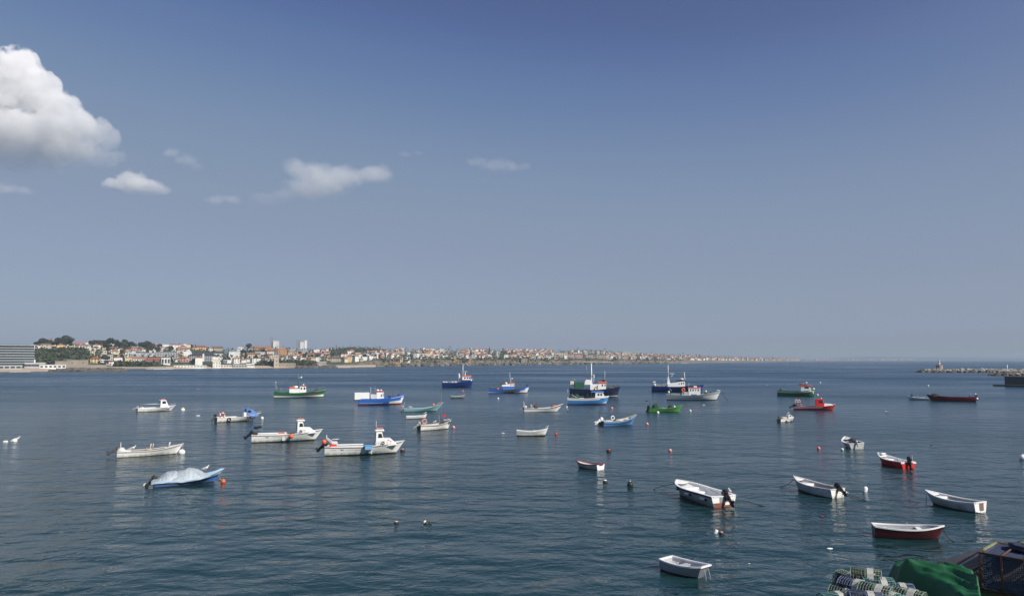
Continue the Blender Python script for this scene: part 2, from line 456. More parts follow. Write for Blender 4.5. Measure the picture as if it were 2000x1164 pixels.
# ------------------------------------------------------------------ the far shore
rc = random.Random(5)
def tab(pts):
    xs, ys = zip(*pts); return lambda x: float(np.interp(x, xs, ys))
shore_py = tab([(-260, 729), (0, 726.6), (60, 725.6), (110, 724.2), (180, 722.4), (240, 721.3), (300, 721.2), (340, 720.5), (480, 719.3), (600, 718.0), (680, 717.4), (800, 715.3), (900, 714.0), (1000, 712.8), (1180, 711.0), (1300, 709.8), (1400, 708.2), (1500, 706.9), (1560, 706.1), (1640, 705.6)])
ridge_py = tab([(-260, 678), (0, 677), (60, 678), (100, 672), (140, 671), (200, 674), (260, 678), (330, 683), (400, 684), (470, 686), (530, 682), (600, 688), (640, 690), (680, 686), (740, 687.5), (800, 687), (900, 687), (1000, 688), (1060, 687.5), (1120, 689), (1200, 692), (1300, 697), (1400, 700), (1500, 702.3), (1560, 703.6), (1640, 704.8)])
depth_m = tab([(-260, 300), (0, 330), (200, 380), (400, 480), (600, 700), (800, 900), (1000, 1000), (1200, 1100), (1400, 1300), (1640, 1300)])
cliff_z = tab([(-260, 3), (0, 3), (100, 4), (400, 4), (520, 5), (690, 5), (740, 10), (830, 10), (1000, 9.5), (1100, 8.5), (1300, 9), (1400, 7), (1640, 2)])
beach_m = tab([(-260, 42), (60, 40), (110, 14), (200, 8), (300, 18), (500, 22), (680, 26), (760, 10), (1000, 6), (1640, 10)])
def ground(px, m):
    """point of the shore land m metres inland, along the view column px"""
    Y0 = sea(px, shore_py(px)).y
    D = depth_m(px); Y = Y0 + m
    b = beach_m(px); zc = cliff_z(px)
    zr = max(2.0, at(px, ridge_py(px), Y0 + D).z)
    if m < b: z = -0.5 + 3.0 * (m / b)
    elif m < b + 14: z = 2.5 + (zc - 2.5) * (m - b) / 14 if zc > 2.5 else 2.5
    elif m <= D:
        w = max(0.0, (m - b - 14) / (D - b - 14)); z = zc + (zr - zc) * w ** 0.9
    else: z = zr - (m - D) * 0.12
    return Vector((at(px, 700, Y).x, Y, z))
def m_at(px, py):
    """inland distance whose ground shows at photo row py"""
    lo, hi = 0.0, depth_m(px)
    for _ in range(30):
        mid = (lo + hi) / 2
        if proj(ground(px, mid))[1] > py: lo = mid
        else: hi = mid
    return lo

# terrain sheet
def land_mat():
    m = bpy.data.materials.new('hillside_ground'); N, L = nodes(m); bs = N['Principled BSDF']; bs.inputs['Roughness'].default_value = 0.95
    g = N.new('ShaderNodeNewGeometry')
    n1 = N.new('ShaderNodeTexNoise'); n1.inputs['Scale'].default_value = 0.03; n1.inputs['Detail'].default_value = 6; n1.inputs['Roughness'].default_value = 0.65
    n2 = N.new('ShaderNodeTexNoise'); n2.inputs['Scale'].default_value = 0.16; n2.inputs['Detail'].default_value = 5
    L.new(g.outputs['Position'], n1.inputs['Vector']); L.new(g.outputs['Position'], n2.inputs['Vector'])
    r1 = N.new('ShaderNodeValToRGB'); e = r1.color_ramp.elements
    e[0].position = 0.35; e[0].color = (0.022, 0.032, 0.016, 1); e[1].position = 0.66; e[1].color = (0.17, 0.15, 0.11, 1)
    x = e.new(0.5); x.color = (0.055, 0.068, 0.030, 1)
    L.new(n1.outputs['Fac'], r1.inputs['Fac'])
    r2 = N.new('ShaderNodeValToRGB'); e = r2.color_ramp.elements
    e[0].position = 0.3; e[0].color = (0.055, 0.055, 0.038, 1); e[1].position = 0.75; e[1].color = (0.25, 0.205, 0.155, 1)
    L.new(n2.outputs['Fac'], r2.inputs['Fac'])
    sp_ = N.new('ShaderNodeSeparateXYZ'); L.new(g.outputs['True Normal'], sp_.inputs[0])
    st = N.new('ShaderNodeMapRange'); st.inputs['From Min'].default_value = 0.93; st.inputs['From Max'].default_value = 0.985; st.inputs['To Min'].default_value = 1; st.inputs['To Max'].default_value = 0
    L.new(sp_.outputs['Z'], st.inputs['Value'])
    mx = N.new('ShaderNodeMix'); mx.data_type = 'RGBA'; L.new(st.outputs[0], mx.inputs['Factor']); L.new(r1.outputs[0], mx.inputs['A']); L.new(r2.outputs[0], mx.inputs['B'])
    L.new(mx.outputs['Result'], bs.inputs['Base Color'])
    return m
LAND = land_mat()
pxs = list(range(-260, 1641, 8)); fr = [0, 0.2, 0.5, 0.8, 1.0]
mb = MB(); V = []; nrow = 0
for px in pxs:
    D, b = depth_m(px), beach_m(px)
    ms = [b * f for f in fr] + [b + 5, b + 10, b + 14] + [b + 14 + (D - b - 14) * i / 16 for i in range(1, 17)] + [D + 150, D + 500]
    nrow = len(ms)
    for k, m in enumerate(ms):
        p = ground(px, m)
        if k == nrow - 1: p.z = -2
        if 4 < k < nrow - 1: p.z += 1.6 * mnoise.noise(p * 0.02); p.y += 5 * mnoise.noise(p * 0.05) if k < 9 else 0
        if k == 0: p.y += 0
        V.append(p)
Fc = [(i * nrow + j, (i + 1) * nrow + j, (i + 1) * nrow + j + 1, i * nrow + j + 1) for i in range(len(pxs) - 1) for j in range(nrow - 1)]
tag(mb.add(V, Fc, 0, True).build('hillside', LAND), kind='structure')
# sand: a sheet over the first metres of the shore
SAND = paint('beach_sand', (0.46, 0.36, 0.26), 0.9, 0.5, (0.34, 0.27, 0.2), 0.06)
mb = MB(); V = []
sx_ = list(range(-260, 113, 8)); 
for px in sx_:
    b = beach_m(px)
    for f in (0, .25, .5, .75, 1.0): p = ground(px, b * f); p.z += 0.12; V.append(p)
mb.add(V, [(i * 5 + j, (i + 1) * 5 + j, (i + 1) * 5 + j + 1, i * 5 + j + 1) for i in range(len(sx_) - 1) for j in range(4)], 0, True)
tag(mb.build('beach', SAND), kind='structure')
mb = MB(); V = []; sx_ = list(range(286, 742, 8))
for px in sx_:
    b = beach_m(px)
    for f in (0, .25, .5, .75, 1.0): p = ground(px, b * f); p.z += 0.12; V.append(p)
mb.add(V, [(i * 5 + j, (i + 1) * 5 + j, (i + 1) * 5 + j + 1, i * 5 + j + 1) for i in range(len(sx_) - 1) for j in range(4)], 0, True)
tag(mb.build('beach', SAND), kind='structure')
FOAM = paint('surf_foam', (0.75, 0.76, 0.76), 0.8, 0.3)
mb = MB()
for a, c in ((298, 338), (90, 112), (655, 684), (1000, 1006), (1085, 1092), (1330, 1345), (20, 60)):
    pts = [sea(a + (c - a) * i / 10, shore_py(a + (c - a) * i / 10) + 0.25) for i in range(11)]
    for i in range(10):
        p, q = pts[i], pts[i + 1]; w = 0.6 + 1.6 * abs(math.sin(i * 2.1))
        mb.box(((p.x + q.x) / 2, (p.y + q.y) / 2, 0.12), ((q - p).length * 1.02, w, 0.3), rz=math.atan2(q.y - p.y, q.x - p.x))
tag(mb.build('surf', FOAM), kind='stuff')

# ------------------------------------------------------------------ buildings
WALLC = {'white': (0.78, 0.77, 0.73), 'cream': (0.68, 0.60, 0.45), 'yellow': (0.70, 0.52, 0.24), 'pink': (0.62, 0.38, 0.32), 'beige': (0.52, 0.44, 0.34),
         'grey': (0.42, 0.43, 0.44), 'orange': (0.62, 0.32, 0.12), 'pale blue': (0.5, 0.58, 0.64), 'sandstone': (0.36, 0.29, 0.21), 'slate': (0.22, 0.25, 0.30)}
ROOFC = {'red': (0.28, 0.095, 0.065), 'terracotta': (0.33, 0.165, 0.11), 'orange': (0.38, 0.19, 0.115), 'brown': (0.19, 0.125, 0.10), 'grey': (0.30, 0.31, 0.32), 'white': (0.7, 0.7, 0.68), 'dark': (0.05, 0.055, 0.07)}
WM = {k: paint('wall_' + k.replace(' ', '_'), c, 0.8, 0.35, None, 0.35, streak=True) for k, c in WALLC.items()}
RM = {k: paint('roof_' + k, c, 0.8, 0.5, None, 0.5) for k, c in ROOFC.items()}
WIN = paint('far_window', (0.06, 0.075, 0.09), 0.15, 0.3, None, 0.5)
MESH = {}
def proto(kind, mat):
    k = (kind, mat.name)
    if k in MESH: return MESH[k]
    mb = MB()
    if kind == 'wall': mb.add([(-.5, -.5, -.5), (.5, -.5, -.5), (.5, .5, -.5), (-.5, .5, -.5), (-.5, -.5, 1), (.5, -.5, 1), (.5, .5, 1), (-.5, .5, 1)], [(3, 2, 1, 0), (4, 5, 6, 7), (0, 1, 5, 4), (1, 2, 6, 5), (2, 3, 7, 6), (3, 0, 4, 7)])
    elif kind == 'gable': mb.add([(-.53, -.56, 0), (.53, -.56, 0), (.53, .56, 0), (-.53, .56, 0), (-.53, 0, 1), (.53, 0, 1)], [(3, 2, 1, 0), (0, 1, 5, 4), (2, 3, 4, 5), (1, 2, 5), (3, 0, 4)])
    elif kind == 'hip': mb.add([(-.54, -.56, 0), (.54, -.56, 0), (.54, .56, 0), (-.54, .56, 0), (-.2, 0, 1), (.2, 0, 1)], [(3, 2, 1, 0), (0, 1, 5, 4), (2, 3, 4, 5), (1, 2, 5), (3, 0, 4)])
    elif kind == 'flat': mb.box((0, 0, .5), (1.03, 1.03, 1.0))
    elif kind == 'window': mb.box((0, 0, 0), (1, 0.12, 1))
    elif kind == 'chimney': mb.box((0, 0, 0.5), (1, 1, 1)).box((0, 0, 1.05), (1.2, 1.2, 0.1))
    o = mb.build('x', mat); me = o.data; bpy.data.objects.remove(o); MESH[k] = me
    return me
def child(name, me, parent, loc=(0, 0, 0), sc=(1, 1, 1), rz=0.0):
    o = bpy.data.objects.new(name, me); COL.objects.link(o); o.parent = parent; o.location = loc; o.scale = sc; o.rotation_euler = (0, 0, rz); return o
REG = []       # (object, words, px, py) for unique labels
def house(px, m, w, d, h, wall, roof, rcol, rh=None, yaw=0.0, wins=None, name='house', label=None, cat=None, group=None, chim=False):
    p = ground(px, m)
    az = math.atan2(p.x, p.y)
    e = empty(name, p, -az + yaw)
    wo_ = child('wall', proto('wall', WM[wall]), e, (0, 0, 0), (w, d, h))
    rh = rh if rh is not None else (0.35 if roof == 'flat' else 0.22 * min(w, d) + 0.4)
    ro = child('roof', proto(roof, RM[rcol]), e, (0, 0, h), (w, d, rh))
    if chim: child('chimney', proto('chimney', WM['white']), ro, (0.22, 0.1, 0.4), (1.1 / w, 1.1 / d, 1.6 / rh))
    if wins:
        nx, nz, ww, wh_ = wins
        for i in range(nx):
            for k in range(nz):
                child('window', proto('window', WIN), e, (-w / 2 + w * (i + .5) / nx, -d / 2 - 0.03, h * (k + .52) / nz), (ww, 1, wh_))
    if label: tag(e, label, cat or 'building', group)
    return e
def landmark(label, px0, px1, pt, pb, wall, roof='flat', rcol='white', wins=(4, 3, 1.4, 1.3), depth=12, rh=None, yaw=0.0, cat='building', name='building', chim=False):
    pc = (px0 + px1) / 2
    m = m_at(pc, pb) if pb < shore_py(pc) - 0.8 else 4.0
    g = ground(pc, m); sc = F / proj(g)[2]
    w = (px1 - px0) / sc
    ztop = at(pc, pt, g.y).z
    rh_ = rh if rh is not None else (0.4 if roof == 'flat' else min(3.2, 0.25 * w))
    h = max(2.0, ztop - g.z - rh_)
    return house(pc, m, w, depth, h, wall, roof, rcol, rh_, yaw, wins, name, label, cat, chim=chim)

OCC = []
def L_(*a, **k):
    OCC.append((a[1], a[2], a[3], a[4])); return landmark(*a, **k)
lm = L_
# -- the glass hotel by the beach
m0 = m_at(6, 715); g = ground(6, m0); sc = F / proj(g)[2]
hw = 98 / sc; hh = at(6, 672.5, g.y).z - g.z
ht = empty('hotel', g, -math.atan2(g.x, g.y) + 0.06)
GL2 = paint('tinted_glass', (0.09, 0.12, 0.13), 0.2, 0.6, (0.24, 0.28, 0.29), 0.25)
def arcbox(w, d, z0, z1, bow=3.0, n=12):
    mb = MB(); v = []
    for i in range(n + 1):
        x = -w / 2 + w * i / n; y = -d / 2 - bow * (1 - (2 * i / n - 1) ** 2)
        v += [(x, y, z0), (x, y, z1), (x, d / 2, z1), (x, d / 2, z0)]
    f = []
    for i in range(n):
        for j in range(4):
            k = (j + 1) % 4; f.append((i * 4 + j, (i + 1) * 4 + j, (i + 1) * 4 + k, i * 4 + k))
    f += [(0, 1, 2, 3), (n * 4 + 3, n * 4 + 2, n * 4 + 1, n * 4)]
    return mb.add(v, [tuple(reversed(q)) for q in f])
nf = 8
for k in range(nf):
    z0 = hh * 0.94 * k / nf; z1 = hh * 0.94 * (k + 1) / nf
    arcbox(hw, 16, z0 + 0.55, z1, 3).build('glass_front', GL2, ht)
    arcbox(hw + 1.2, 18.4, z0 - (2 if k == 0 else 0), z0 + 0.54, 3.2).build('floor_slab', WM['grey'], ht)
arcbox(hw + 2, 19, hh * 0.94, hh * 0.965, 3.4).build('roof', WM['grey'], ht)
arcbox(hw * 0.86, 12, hh * 0.965, hh, 2).build('roof_storey', GL2, ht)
child('end_wall', proto('wall', WM['white']), ht, (hw / 2 + 1.0, 0, 0), (1.0, 15, hh * 0.30))
tag(ht, 'long glass-fronted hotel with pale floor bands standing above the beach at the left edge', 'hotel')
OCC.append((-60, 64, 672, 716))
# -- buildings one can pick out
lm('low white beach pavilion with dark openings, on the sand in front of the glass hotel', -30, 36, 713.8, 720, 'grey', 'flat', 'white', (7, 1, 3, 1.6), 10)
lm('low grey-white beach building with a white flat roof, right beside the glass hotel', 52, 86, 708.2, 718, 'grey', 'flat', 'white', (6, 1, 2.5, 1.8), 12)
lm('long low white beach hall below the green slope, right of the grey beach building', 82, 126, 712, 719, 'white', 'flat', 'white', (6, 1, 2.0, 1.5), 10)
lm('tan stone fort with blank walls above the sea wall', 110, 134, 705.0, 713.5, 'sandstone', 'flat', 'grey', None, 14, name='stone_fort', cat='fort')
lm('taller middle block of the tan stone fort line, with a dark buttress', 134, 170, 703, 713.5, 'sandstone', 'flat', 'grey', (2, 1, 1.2, 1.0), 12, name='stone_fort', cat='fort')
lm('small cream tower house with a flat top among dark trees, above the red-roofed houses', 176, 184, 685.8, 696, 'cream', 'flat', 'white', (2, 3, 1.0, 1.0), 9)
lm('pale yellow house under a red roof just right of the stone fort', 178, 194, 696.5, 708.5, 'yellow', 'hip', 'red', (3, 2, 1.2, 1.4), 10, name='house', cat='house', chim=True)
lm('white terraced villa with stacked balconies, between the yellow house and the yellow cube', 198, 219, 693.5, 707, 'white', 'flat', 'white', (5, 3, 1.8, 1.2), 10, name='house', cat='house')
lm('plain yellow cube-shaped building above the red awning', 245, 257, 699.2, 708.5, 'yellow', 'flat', 'white', None, 10)
lm('row of joined houses under one long terracotta roof behind the yellow cube', 254, 284, 695.4, 705.5, 'white', 'gable', 'terracotta', (7, 1, 1.2, 1.2), 9, rh=3.0, name='house', cat='house')
lm('red gable-roofed hall above the shoreline hedge', 287, 315, 698.4, 709.5, 'beige', 'gable', 'red', (6, 1, 1.2, 1.4), 10, rh=3.2)
lm('white colonnaded pavilion with tall dark openings, right of the red-roofed hall', 316, 332, 698.6, 712, 'white', 'flat', 'white', (3, 1, 2.0, 4.5), 9)
lm('long grey-white apartment block with balcony bands, above the colonnaded pavilion', 303, 345, 688.2, 699, 'grey', 'flat', 'white', (9, 3, 2.0, 1.1), 12)
lm('long pale blue-white low block halfway up the slope, left of the grey-white apartments', 256, 302, 689.6, 694.5, 'pale blue', 'flat', 'white', (8, 1, 2.0, 1.0), 12)
lm('cream mansion with a pinkish roof on the hilltop beside the umbrella pines', 142, 162, 668.0, 677.5, 'cream', 'hip', 'terracotta', (6, 2, 1.1, 1.4), 14)
lm('long white wall-like building on the skyline behind the hilltop trees', 316, 343, 672.8, 679, 'white', 'flat', 'white', (4, 1, 1.4, 1.2), 10)
lm('orange-roofed pink villa alone among dark trees on the upper slope', 256, 268, 676.5, 684, 'pink', 'hip', 'orange', (3, 2, 1.0, 1.2), 10, name='house', cat='house')
lm('long red awning under the shoreline hedge', 222, 256, 711.6, 714.8, 'pink', 'gable', 'red', None, 4, rh=0.9, name='awning', cat='awning')
h1 = lm('long hotel with a dark mansard roof and banded front, in the middle of the seafront', 372, 420, 688.0, 706, 'grey', 'hip', 'dark', (12, 4, 1.8, 1.2), 14, rh=3.6, name='hotel', cat='hotel')
child('stair_tower', proto('wall', WM['white']), h1, (0.02 * 30, -7.6, 0), (2.0, 1.6, 9.5))
lm('white end block adjoining the dark-roofed hotel', 418, 434, 690.6, 703, 'white', 'flat', 'white', (4, 4, 1.6, 0.5), 14)
pv = lm('white three-tiered seafront pavilion tower standing on the promenade', 416.5, 431, 706.5, 717.5, 'white', 'flat', 'white', (3, 2, 1.0, 1.0), 9, name='pavilion', cat='pavilion')
child('middle_tier', proto('flat', WM['cream']), pv, (-1, 1, 6.6), (9, 8, 2.2)); child('upper_tier', proto('flat', WM['white']), pv, (-1.6, 1.5, 9.2), (6.5, 6, 2.6))
b1 = lm('white slab apartment block with thin window bands and a shaded grey side', 446, 467, 686.6, 701.5, 'white', 'flat', 'white', None, 16, yaw=0.12)
for k in range(5): child('window_band', proto('window', WM['grey']), b1, (0.2, -8.04, 2.2 + 2.3 * k), (14.5, 1, 0.5))
lm('grey shaded wing on the left of the white slab block', 438, 447, 685.2, 701, 'slate', 'flat', 'grey', (3, 5, 1.2, 1.0), 14)  # slate wall colour carries the shade on the white block's side
lm('slim white apartment tower on the skyline right of the white slab block', 464, 474, 677.2, 690, 'white', 'flat', 'grey', (3, 4, 1.2, 1.0), 12)
lm('yellow-ended house with a long red roof on the skyline above the dark-roofed hotel', 377, 405, 674.6, 684.5, 'yellow', 'hip', 'red', (6, 2, 1.2, 1.2), 12, name='house', cat='house')
lm('brownish long block with a red roof on the skyline right of the yellow-ended house', 413, 432, 676.0, 685.5, 'beige', 'gable', 'brown', (6, 2, 1.2, 1.2), 12)
lm('cream row of stepped apartments with little gables, lower slope right of the white slab', 482, 507, 688.5, 700.5, 'cream', 'gable', 'terracotta', (7, 3, 1.4, 1.1), 12, rh=2.0)
lm('white apartment block with a blank end wall behind the stepped cream apartments', 499, 517, 687.0, 697, 'white', 'flat', 'grey', (5, 3, 1.6, 1.0), 12)
lm('terracotta-roofed long block crowning the slope, left of the first white tower', 496, 527, 675.5, 685, 'orange', 'gable', 'terracotta', (8, 2, 1.4, 1.2), 16, rh=4.0)
lm('second terracotta-roofed long block just below the first white tower', 522, 556, 679.5, 689, 'orange', 'gable', 'orange', (8, 2, 1.4, 1.2), 16, rh=4.0)
lm('orange-yellow apartment block below the first white tower', 544, 560, 682.6, 692, 'orange', 'flat', 'orange', (5, 3, 1.4, 1.2), 14)
lm('blue-grey shaded block left of the orange-yellow apartments', 528, 543, 686, 693.5, 'slate', 'flat', 'grey', (5, 2, 1.4, 1.2), 12)
t1 = lm('first white tower block, the broader one, rising above the terracotta roofs', 532.5, 544, 665.8, 683, 'white', 'flat', 'white', (3, 8, 1.6, 0.9), 14, name='tower_block', cat='tower block')
child('shaded_wing', proto('wall', WM['slate']), t1, (-9.3, 2.5, 0), (6.6, 12, 26))  # shaded flank of the white tower, its shade given as slate colour
t2 = lm('second white tower block, the slimmer one to the right of the orange apartments', 585.5, 593, 667.8, 687, 'white', 'flat', 'white', (2, 9, 1.4, 0.9), 12, name='tower_block', cat='tower block')
child('side_wing', proto('wall', WM['white']), t2, (8, 1.2, 0), (5.2, 11, 25)); child('shaded_wing', proto('wall', WM['slate']), t2, (-8.6, 2, 0), (7.5, 11, 26))  # left wing is slate-coloured to put the tower's shade into the wall
lm('grey-white blocks at the foot of the second white tower', 566, 600, 681, 689, 'grey', 'flat', 'grey', (9, 2, 1.6, 1.2), 14)
lm('tall square stone fort tower at the water edge', 535.5, 544.5, 692.5, 717, 'beige', 'flat', 'sandstone' if False else 'grey', (1, 3, 1.0, 1.4), 9, name='stone_fort', cat='fort')
lm('crenellated tan castle wall running right from the stone fort tower', 544, 577, 708.8, 717, 'sandstone', 'flat', 'grey', (5, 1, 0.8, 1.2), 8, name='castle_wall', cat='wall')
lm('long low white beach hall left of the three-tiered pavilion', 343, 401, 713.4, 717.6, 'white', 'flat', 'white', (10, 1, 2.0, 0.8), 8)
lm('low white beach huts right of the three-tiered pavilion', 432, 452, 712.6, 717, 'white', 'flat', 'white', (4, 1, 2.0, 1.2), 7)
lm('low white kiosk row on the sand further right along the beach', 456, 482, 711.6, 716.6, 'grey', 'flat', 'white', (5, 1, 2.0, 1.2), 7)
lm('white beach bar with a dark window strip and a red end', 482, 497, 709.8, 716.6, 'white', 'flat', 'white', (3, 1, 2.8, 1.0), 8)
lm('cream seaside mansion with a brown roof right of the castle wall', 646, 666, 694.8, 706, 'cream', 'hip', 'brown', (6, 2, 1.3, 1.8), 14, name='house', cat='house', chim=True)
lm('white beach house with a pale blue roof at the water edge below the cream mansion', 621, 637, 705.5, 714.8, 'cream', 'gable', 'grey', (4, 1, 1.4, 1.4), 12, name='house', cat='house')
lm('long pink-roofed building on the skyline above the dark wood', 656, 672, 682.6, 688, 'pink', 'flat', 'terracotta', (6, 1, 2.0, 1.4), 14)
lm('long white building on the skyline beside the pink-roofed one', 672, 683, 682.2, 688, 'white', 'flat', 'white', (5, 1, 2.0, 1.4), 14)
lm('white cube house with four windows on the cliff edge', 790.5, 801, 696.8, 705, 'white', 'flat', 'white', (2, 2, 2.6, 2.2), 12, name='house', cat='house')
lm('cream house with a shaded side left of the white cube house', 778, 787, 694.2, 705, 'cream', 'hip', 'terracotta', (2, 3, 1.6, 1.5), 12, name='house', cat='house')
lm('long white low block above the white cube house', 803, 830, 690.2, 694.6, 'white', 'flat', 'white', (8, 1, 2.6, 1.2), 14)
lm('tan building let into the cliff above the little beach', 767.5, 778, 706.6, 714, 'orange', 'flat', 'orange', None, 10)
for i, (a, c, t_, col) in enumerate(((789, 793, 680.8, 'slate'), (795, 798, 680.4, 'grey'), (800, 803.5, 680.6, 'beige'), (804.5, 808, 680.8, 'slate'), (809, 813, 681.2, 'beige'))):
    lm(('dark leftmost', 'pale grey second', 'beige middle', 'dark fourth', 'beige rightmost')[i] + ' slab of the five tower blocks in a row on the skyline', a, c, t_, 689, col, 'flat', 'grey', (2, 6, 1.4, 1.0), 12, name='tower_block', cat='tower block')
for i, (a, c, t_, col) in enumerate(((744, 749, 682.2, 'beige'), (753, 757, 681.6, 'white'), (758.5, 763, 681.4, 'grey'), (764.5, 769, 682, 'beige'))):
    lm(('beige leftmost', 'white second', 'grey third', 'beige rightmost')[i] + ' block of the four skyline blocks left of the row of five', a, c, t_, 689, col, 'flat', 'grey', (2, 4, 1.6, 1.2), 14, name='tower_block', cat='tower block')
for i, (a, c, t_, col) in enumerate(((858, 866, 680.6, 'white'), (866.5, 872, 683, 'cream'), (874, 879, 682.6, 'grey'), (880, 889, 683.4, 'slate'), (890, 899, 683, 'grey'))):
    lm(('white tallest', 'cream', 'grey', 'dark broad', 'grey broad rightmost')[i] + ' block of the skyline cluster above the middle of the cliffs', a, c, t_, 692, col, 'flat', 'white', (3, 4, 1.6, 1.2), 16, name='tower_block', cat='tower block')
lm('square white tower block standing alone right of the middle cliffs', 969.5, 976.5, 685.8, 699, 'white', 'flat', 'grey', (3, 7, 1.6, 1.0), 14, name='tower_block', cat='tower block')
lm('shaded grey twin attached left of the lone white tower block', 963, 969.5, 683.6, 699, 'slate', 'flat', 'grey', (3, 7, 1.6, 1.0), 14, name='tower_block', cat='tower block')  # shade on the white tower's left face is put into slate walls
lm('tall pink house among red roofs above the cliffs', 915.5, 921, 693, 706, 'pink', 'hip', 'red', (2, 4, 1.4, 1.4), 10, name='house', cat='house')
lm('tall cream house at the cliff edge left of the pink house', 886, 891, 695.4, 706, 'yellow', 'flat', 'white', (2, 4, 1.2, 1.2), 10, name='house', cat='house')
lm('tan shore fort far along the coast', 1018, 1030, 700.2, 711, 'sandstone', 'flat', 'grey', (2, 1, 1.2, 1.2), 16, name='stone_fort', cat='fort')
lm('long beige apartment block high on the far slope', 1082, 1109, 688.4, 697, 'cream', 'flat', 'terracotta', (8, 3, 2, 1.4), 16)
lm('long pink apartment row right of the long beige block', 1110, 1138, 691.4, 699, 'pink', 'flat', 'terracotta', (8, 2, 2, 1.4), 16)
lm('second long pinkish row further right on the far slope', 1142, 1182, 693, 699.5, 'beige', 'flat', 'terracotta', (8, 2, 2, 1.4), 16)
lm('pale cluster block on the far skyline, the broader one', 1218, 1232, 686.8, 694, 'cream', 'flat', 'white', (4, 3, 2, 1.4), 16)
lm('pale cluster block on the far skyline, the narrower one', 1241, 1250, 687.6, 694.5, 'cream', 'flat', 'white', (3, 3, 2, 1.4), 16)
lm('plain tan block at the far shoreline', 1281, 1290, 703.4, 709.6, 'sandstone', 'flat', 'grey', None, 16)

# -- the ordinary houses of the town
ZONES = [(64, 'glass hotel'), (140, 'stone fort'), (188, 'yellow red-roofed house'), (250, 'yellow cube building'), (324, 'colonnaded pavilion'), (395, 'dark-roofed hotel'), (456, 'white slab block'),
         (500, 'stepped cream apartments'), (540, 'fort tower'), (589, 'second white tower'), (656, 'cream seaside mansion'), (720, 'dark wood'), (757, 'four skyline blocks'), (800, 'white cube house'), (852, 'middle cliffs'), (888, 'tall cream house'), (918, 'tall pink house'), (970, 'lone white tower')]
def zone(px):
    z = min(ZONES, key=lambda q: abs(q[0] - px)); dx = px - z[0]
    return z[1], ('left of' if dx < -9 else 'right of' if dx > 9 else 'in line with')
def rowword(px, m):
    f = m / depth_m(px)
    return 'shoreline' if f < 0.16 else 'lower-slope' if f < 0.38 else 'mid-slope' if f < 0.64 else 'upper-slope' if f < 0.86 else 'skyline'
green_zone = lambda px, py: (60 < px < 170 and 684 < py < 702) or (64 < px < 108 and py < 712 and py > 684)
HX = 740; HN = 0; far_boxes = []
rows = [0.10, 0.155, 0.21, 0.265, 0.32, 0.375, 0.43, 0.49, 0.55, 0.61, 0.67, 0.74, 0.81, 0.88, 0.94, 0.99]
treespots = []
for ri, f in enumerate(rows):
    px = 62 + rc.uniform(0, 14)
    while px < 1560:
        D = depth_m(px); m = D * min(1.0, f + rc.uniform(-0.03, 0.03))
        b = beach_m(px)
        if m < b + 18: px += 8; continue
        g = ground(px, m); x_, y_, dep = proj(g); sc = F / dep
        w = rc.choice((6, 7, 7, 8, 9, 10, 12, 15) if px < 640 else (5, 6, 7, 8, 9, 10, 13))
        wp = w * sc
        hit = any(a - wp * .4 < px < c + wp * .4 and (t_ - 1 < y_ < bb + 4.0) for a, c, t_, bb in OCC)
        r = rc.random()
        wooded = (640 < px < 742 and 0.60 < f < 0.92) or (960 < px < 1010 and 0.3 < f < 0.55)
        ptree = 0.75 if (px < 300 and f > 0.72) else 0.22 if px < 640 else 0.13
        if green_zone(px, y_) or wooded:
            if rc.random() < 0.6: treespots.append((px, m, 'bush'))
        elif hit:
            pass
        elif r < ptree:
            treespots.append((px, m, 'tree'))
        else:
            wall = rc.choices(('white', 'cream', 'beige', 'pink', 'yellow', 'grey', 'pale blue'), (10, 3, 2, .9, .5, 1.6, .5))[0]
            st_ = rc.choice((1, 1, 2, 2, 2)) if px < 340 else rc.choice((1, 1, 2, 2, 3)) if f < .6 else rc.choice((1, 2, 2, 3, 4))
            h = 2.5 * st_ + 0.4
            roof = rc.choices(('hip', 'gable', 'flat'), (4, 4, 3 if px < 340 else 4))[0]
            rcol = rc.choices(('terracotta', 'red', 'orange', 'brown'), (5, 3, 2, 1.5))[0] if roof != 'flat' else rc.choice(('white', 'grey', 'white'))
            d = rc.uniform(6, 9); yaw = rc.choice((0, 0, 0.35, -0.4, 0.7, -0.75, PI / 2)) + rc.uniform(-.12, .12)
            if px < HX:
                wins = None
                if px < 640: wins = (max(2, int(w / 4)), min(st_, 2), 1.2, 1.3)
                e = house(px, m, w, d, h, wall, roof, rcol, None, yaw, wins, 'house', 'x', 'house', 'ordinary houses of the town', chim=(roof != 'flat' and rc.random() < .3))
                size = 'small' if w < 10 else 'broad' if w > 14 else ''
                tall = ('low', '', 'tall', 'four-storey')[st_ - 1]
                z, rel = zone(px)
                words = ' '.join(q for q in (size, tall, wall, {'hip': 'hip-roofed', 'gable': 'gabled', 'flat': 'flat-topped'}[roof], 'house', 'with' if roof != 'flat' else '', rcol + ' tiles' if roof != 'flat' else '') if q)
                REG.append((e, words, rowword(px, m), rel, z, px))
                HN += 1
            else:
                far_boxes.append((g, w, d, h, wall, roof, rcol, -math.atan2(g.x, g.y) + yaw))
        px += wp * (rc.uniform(1.0, 2.1) if px < 620 else rc.uniform(0.8, 1.35)) if not (r < ptree) else wp * 0.7
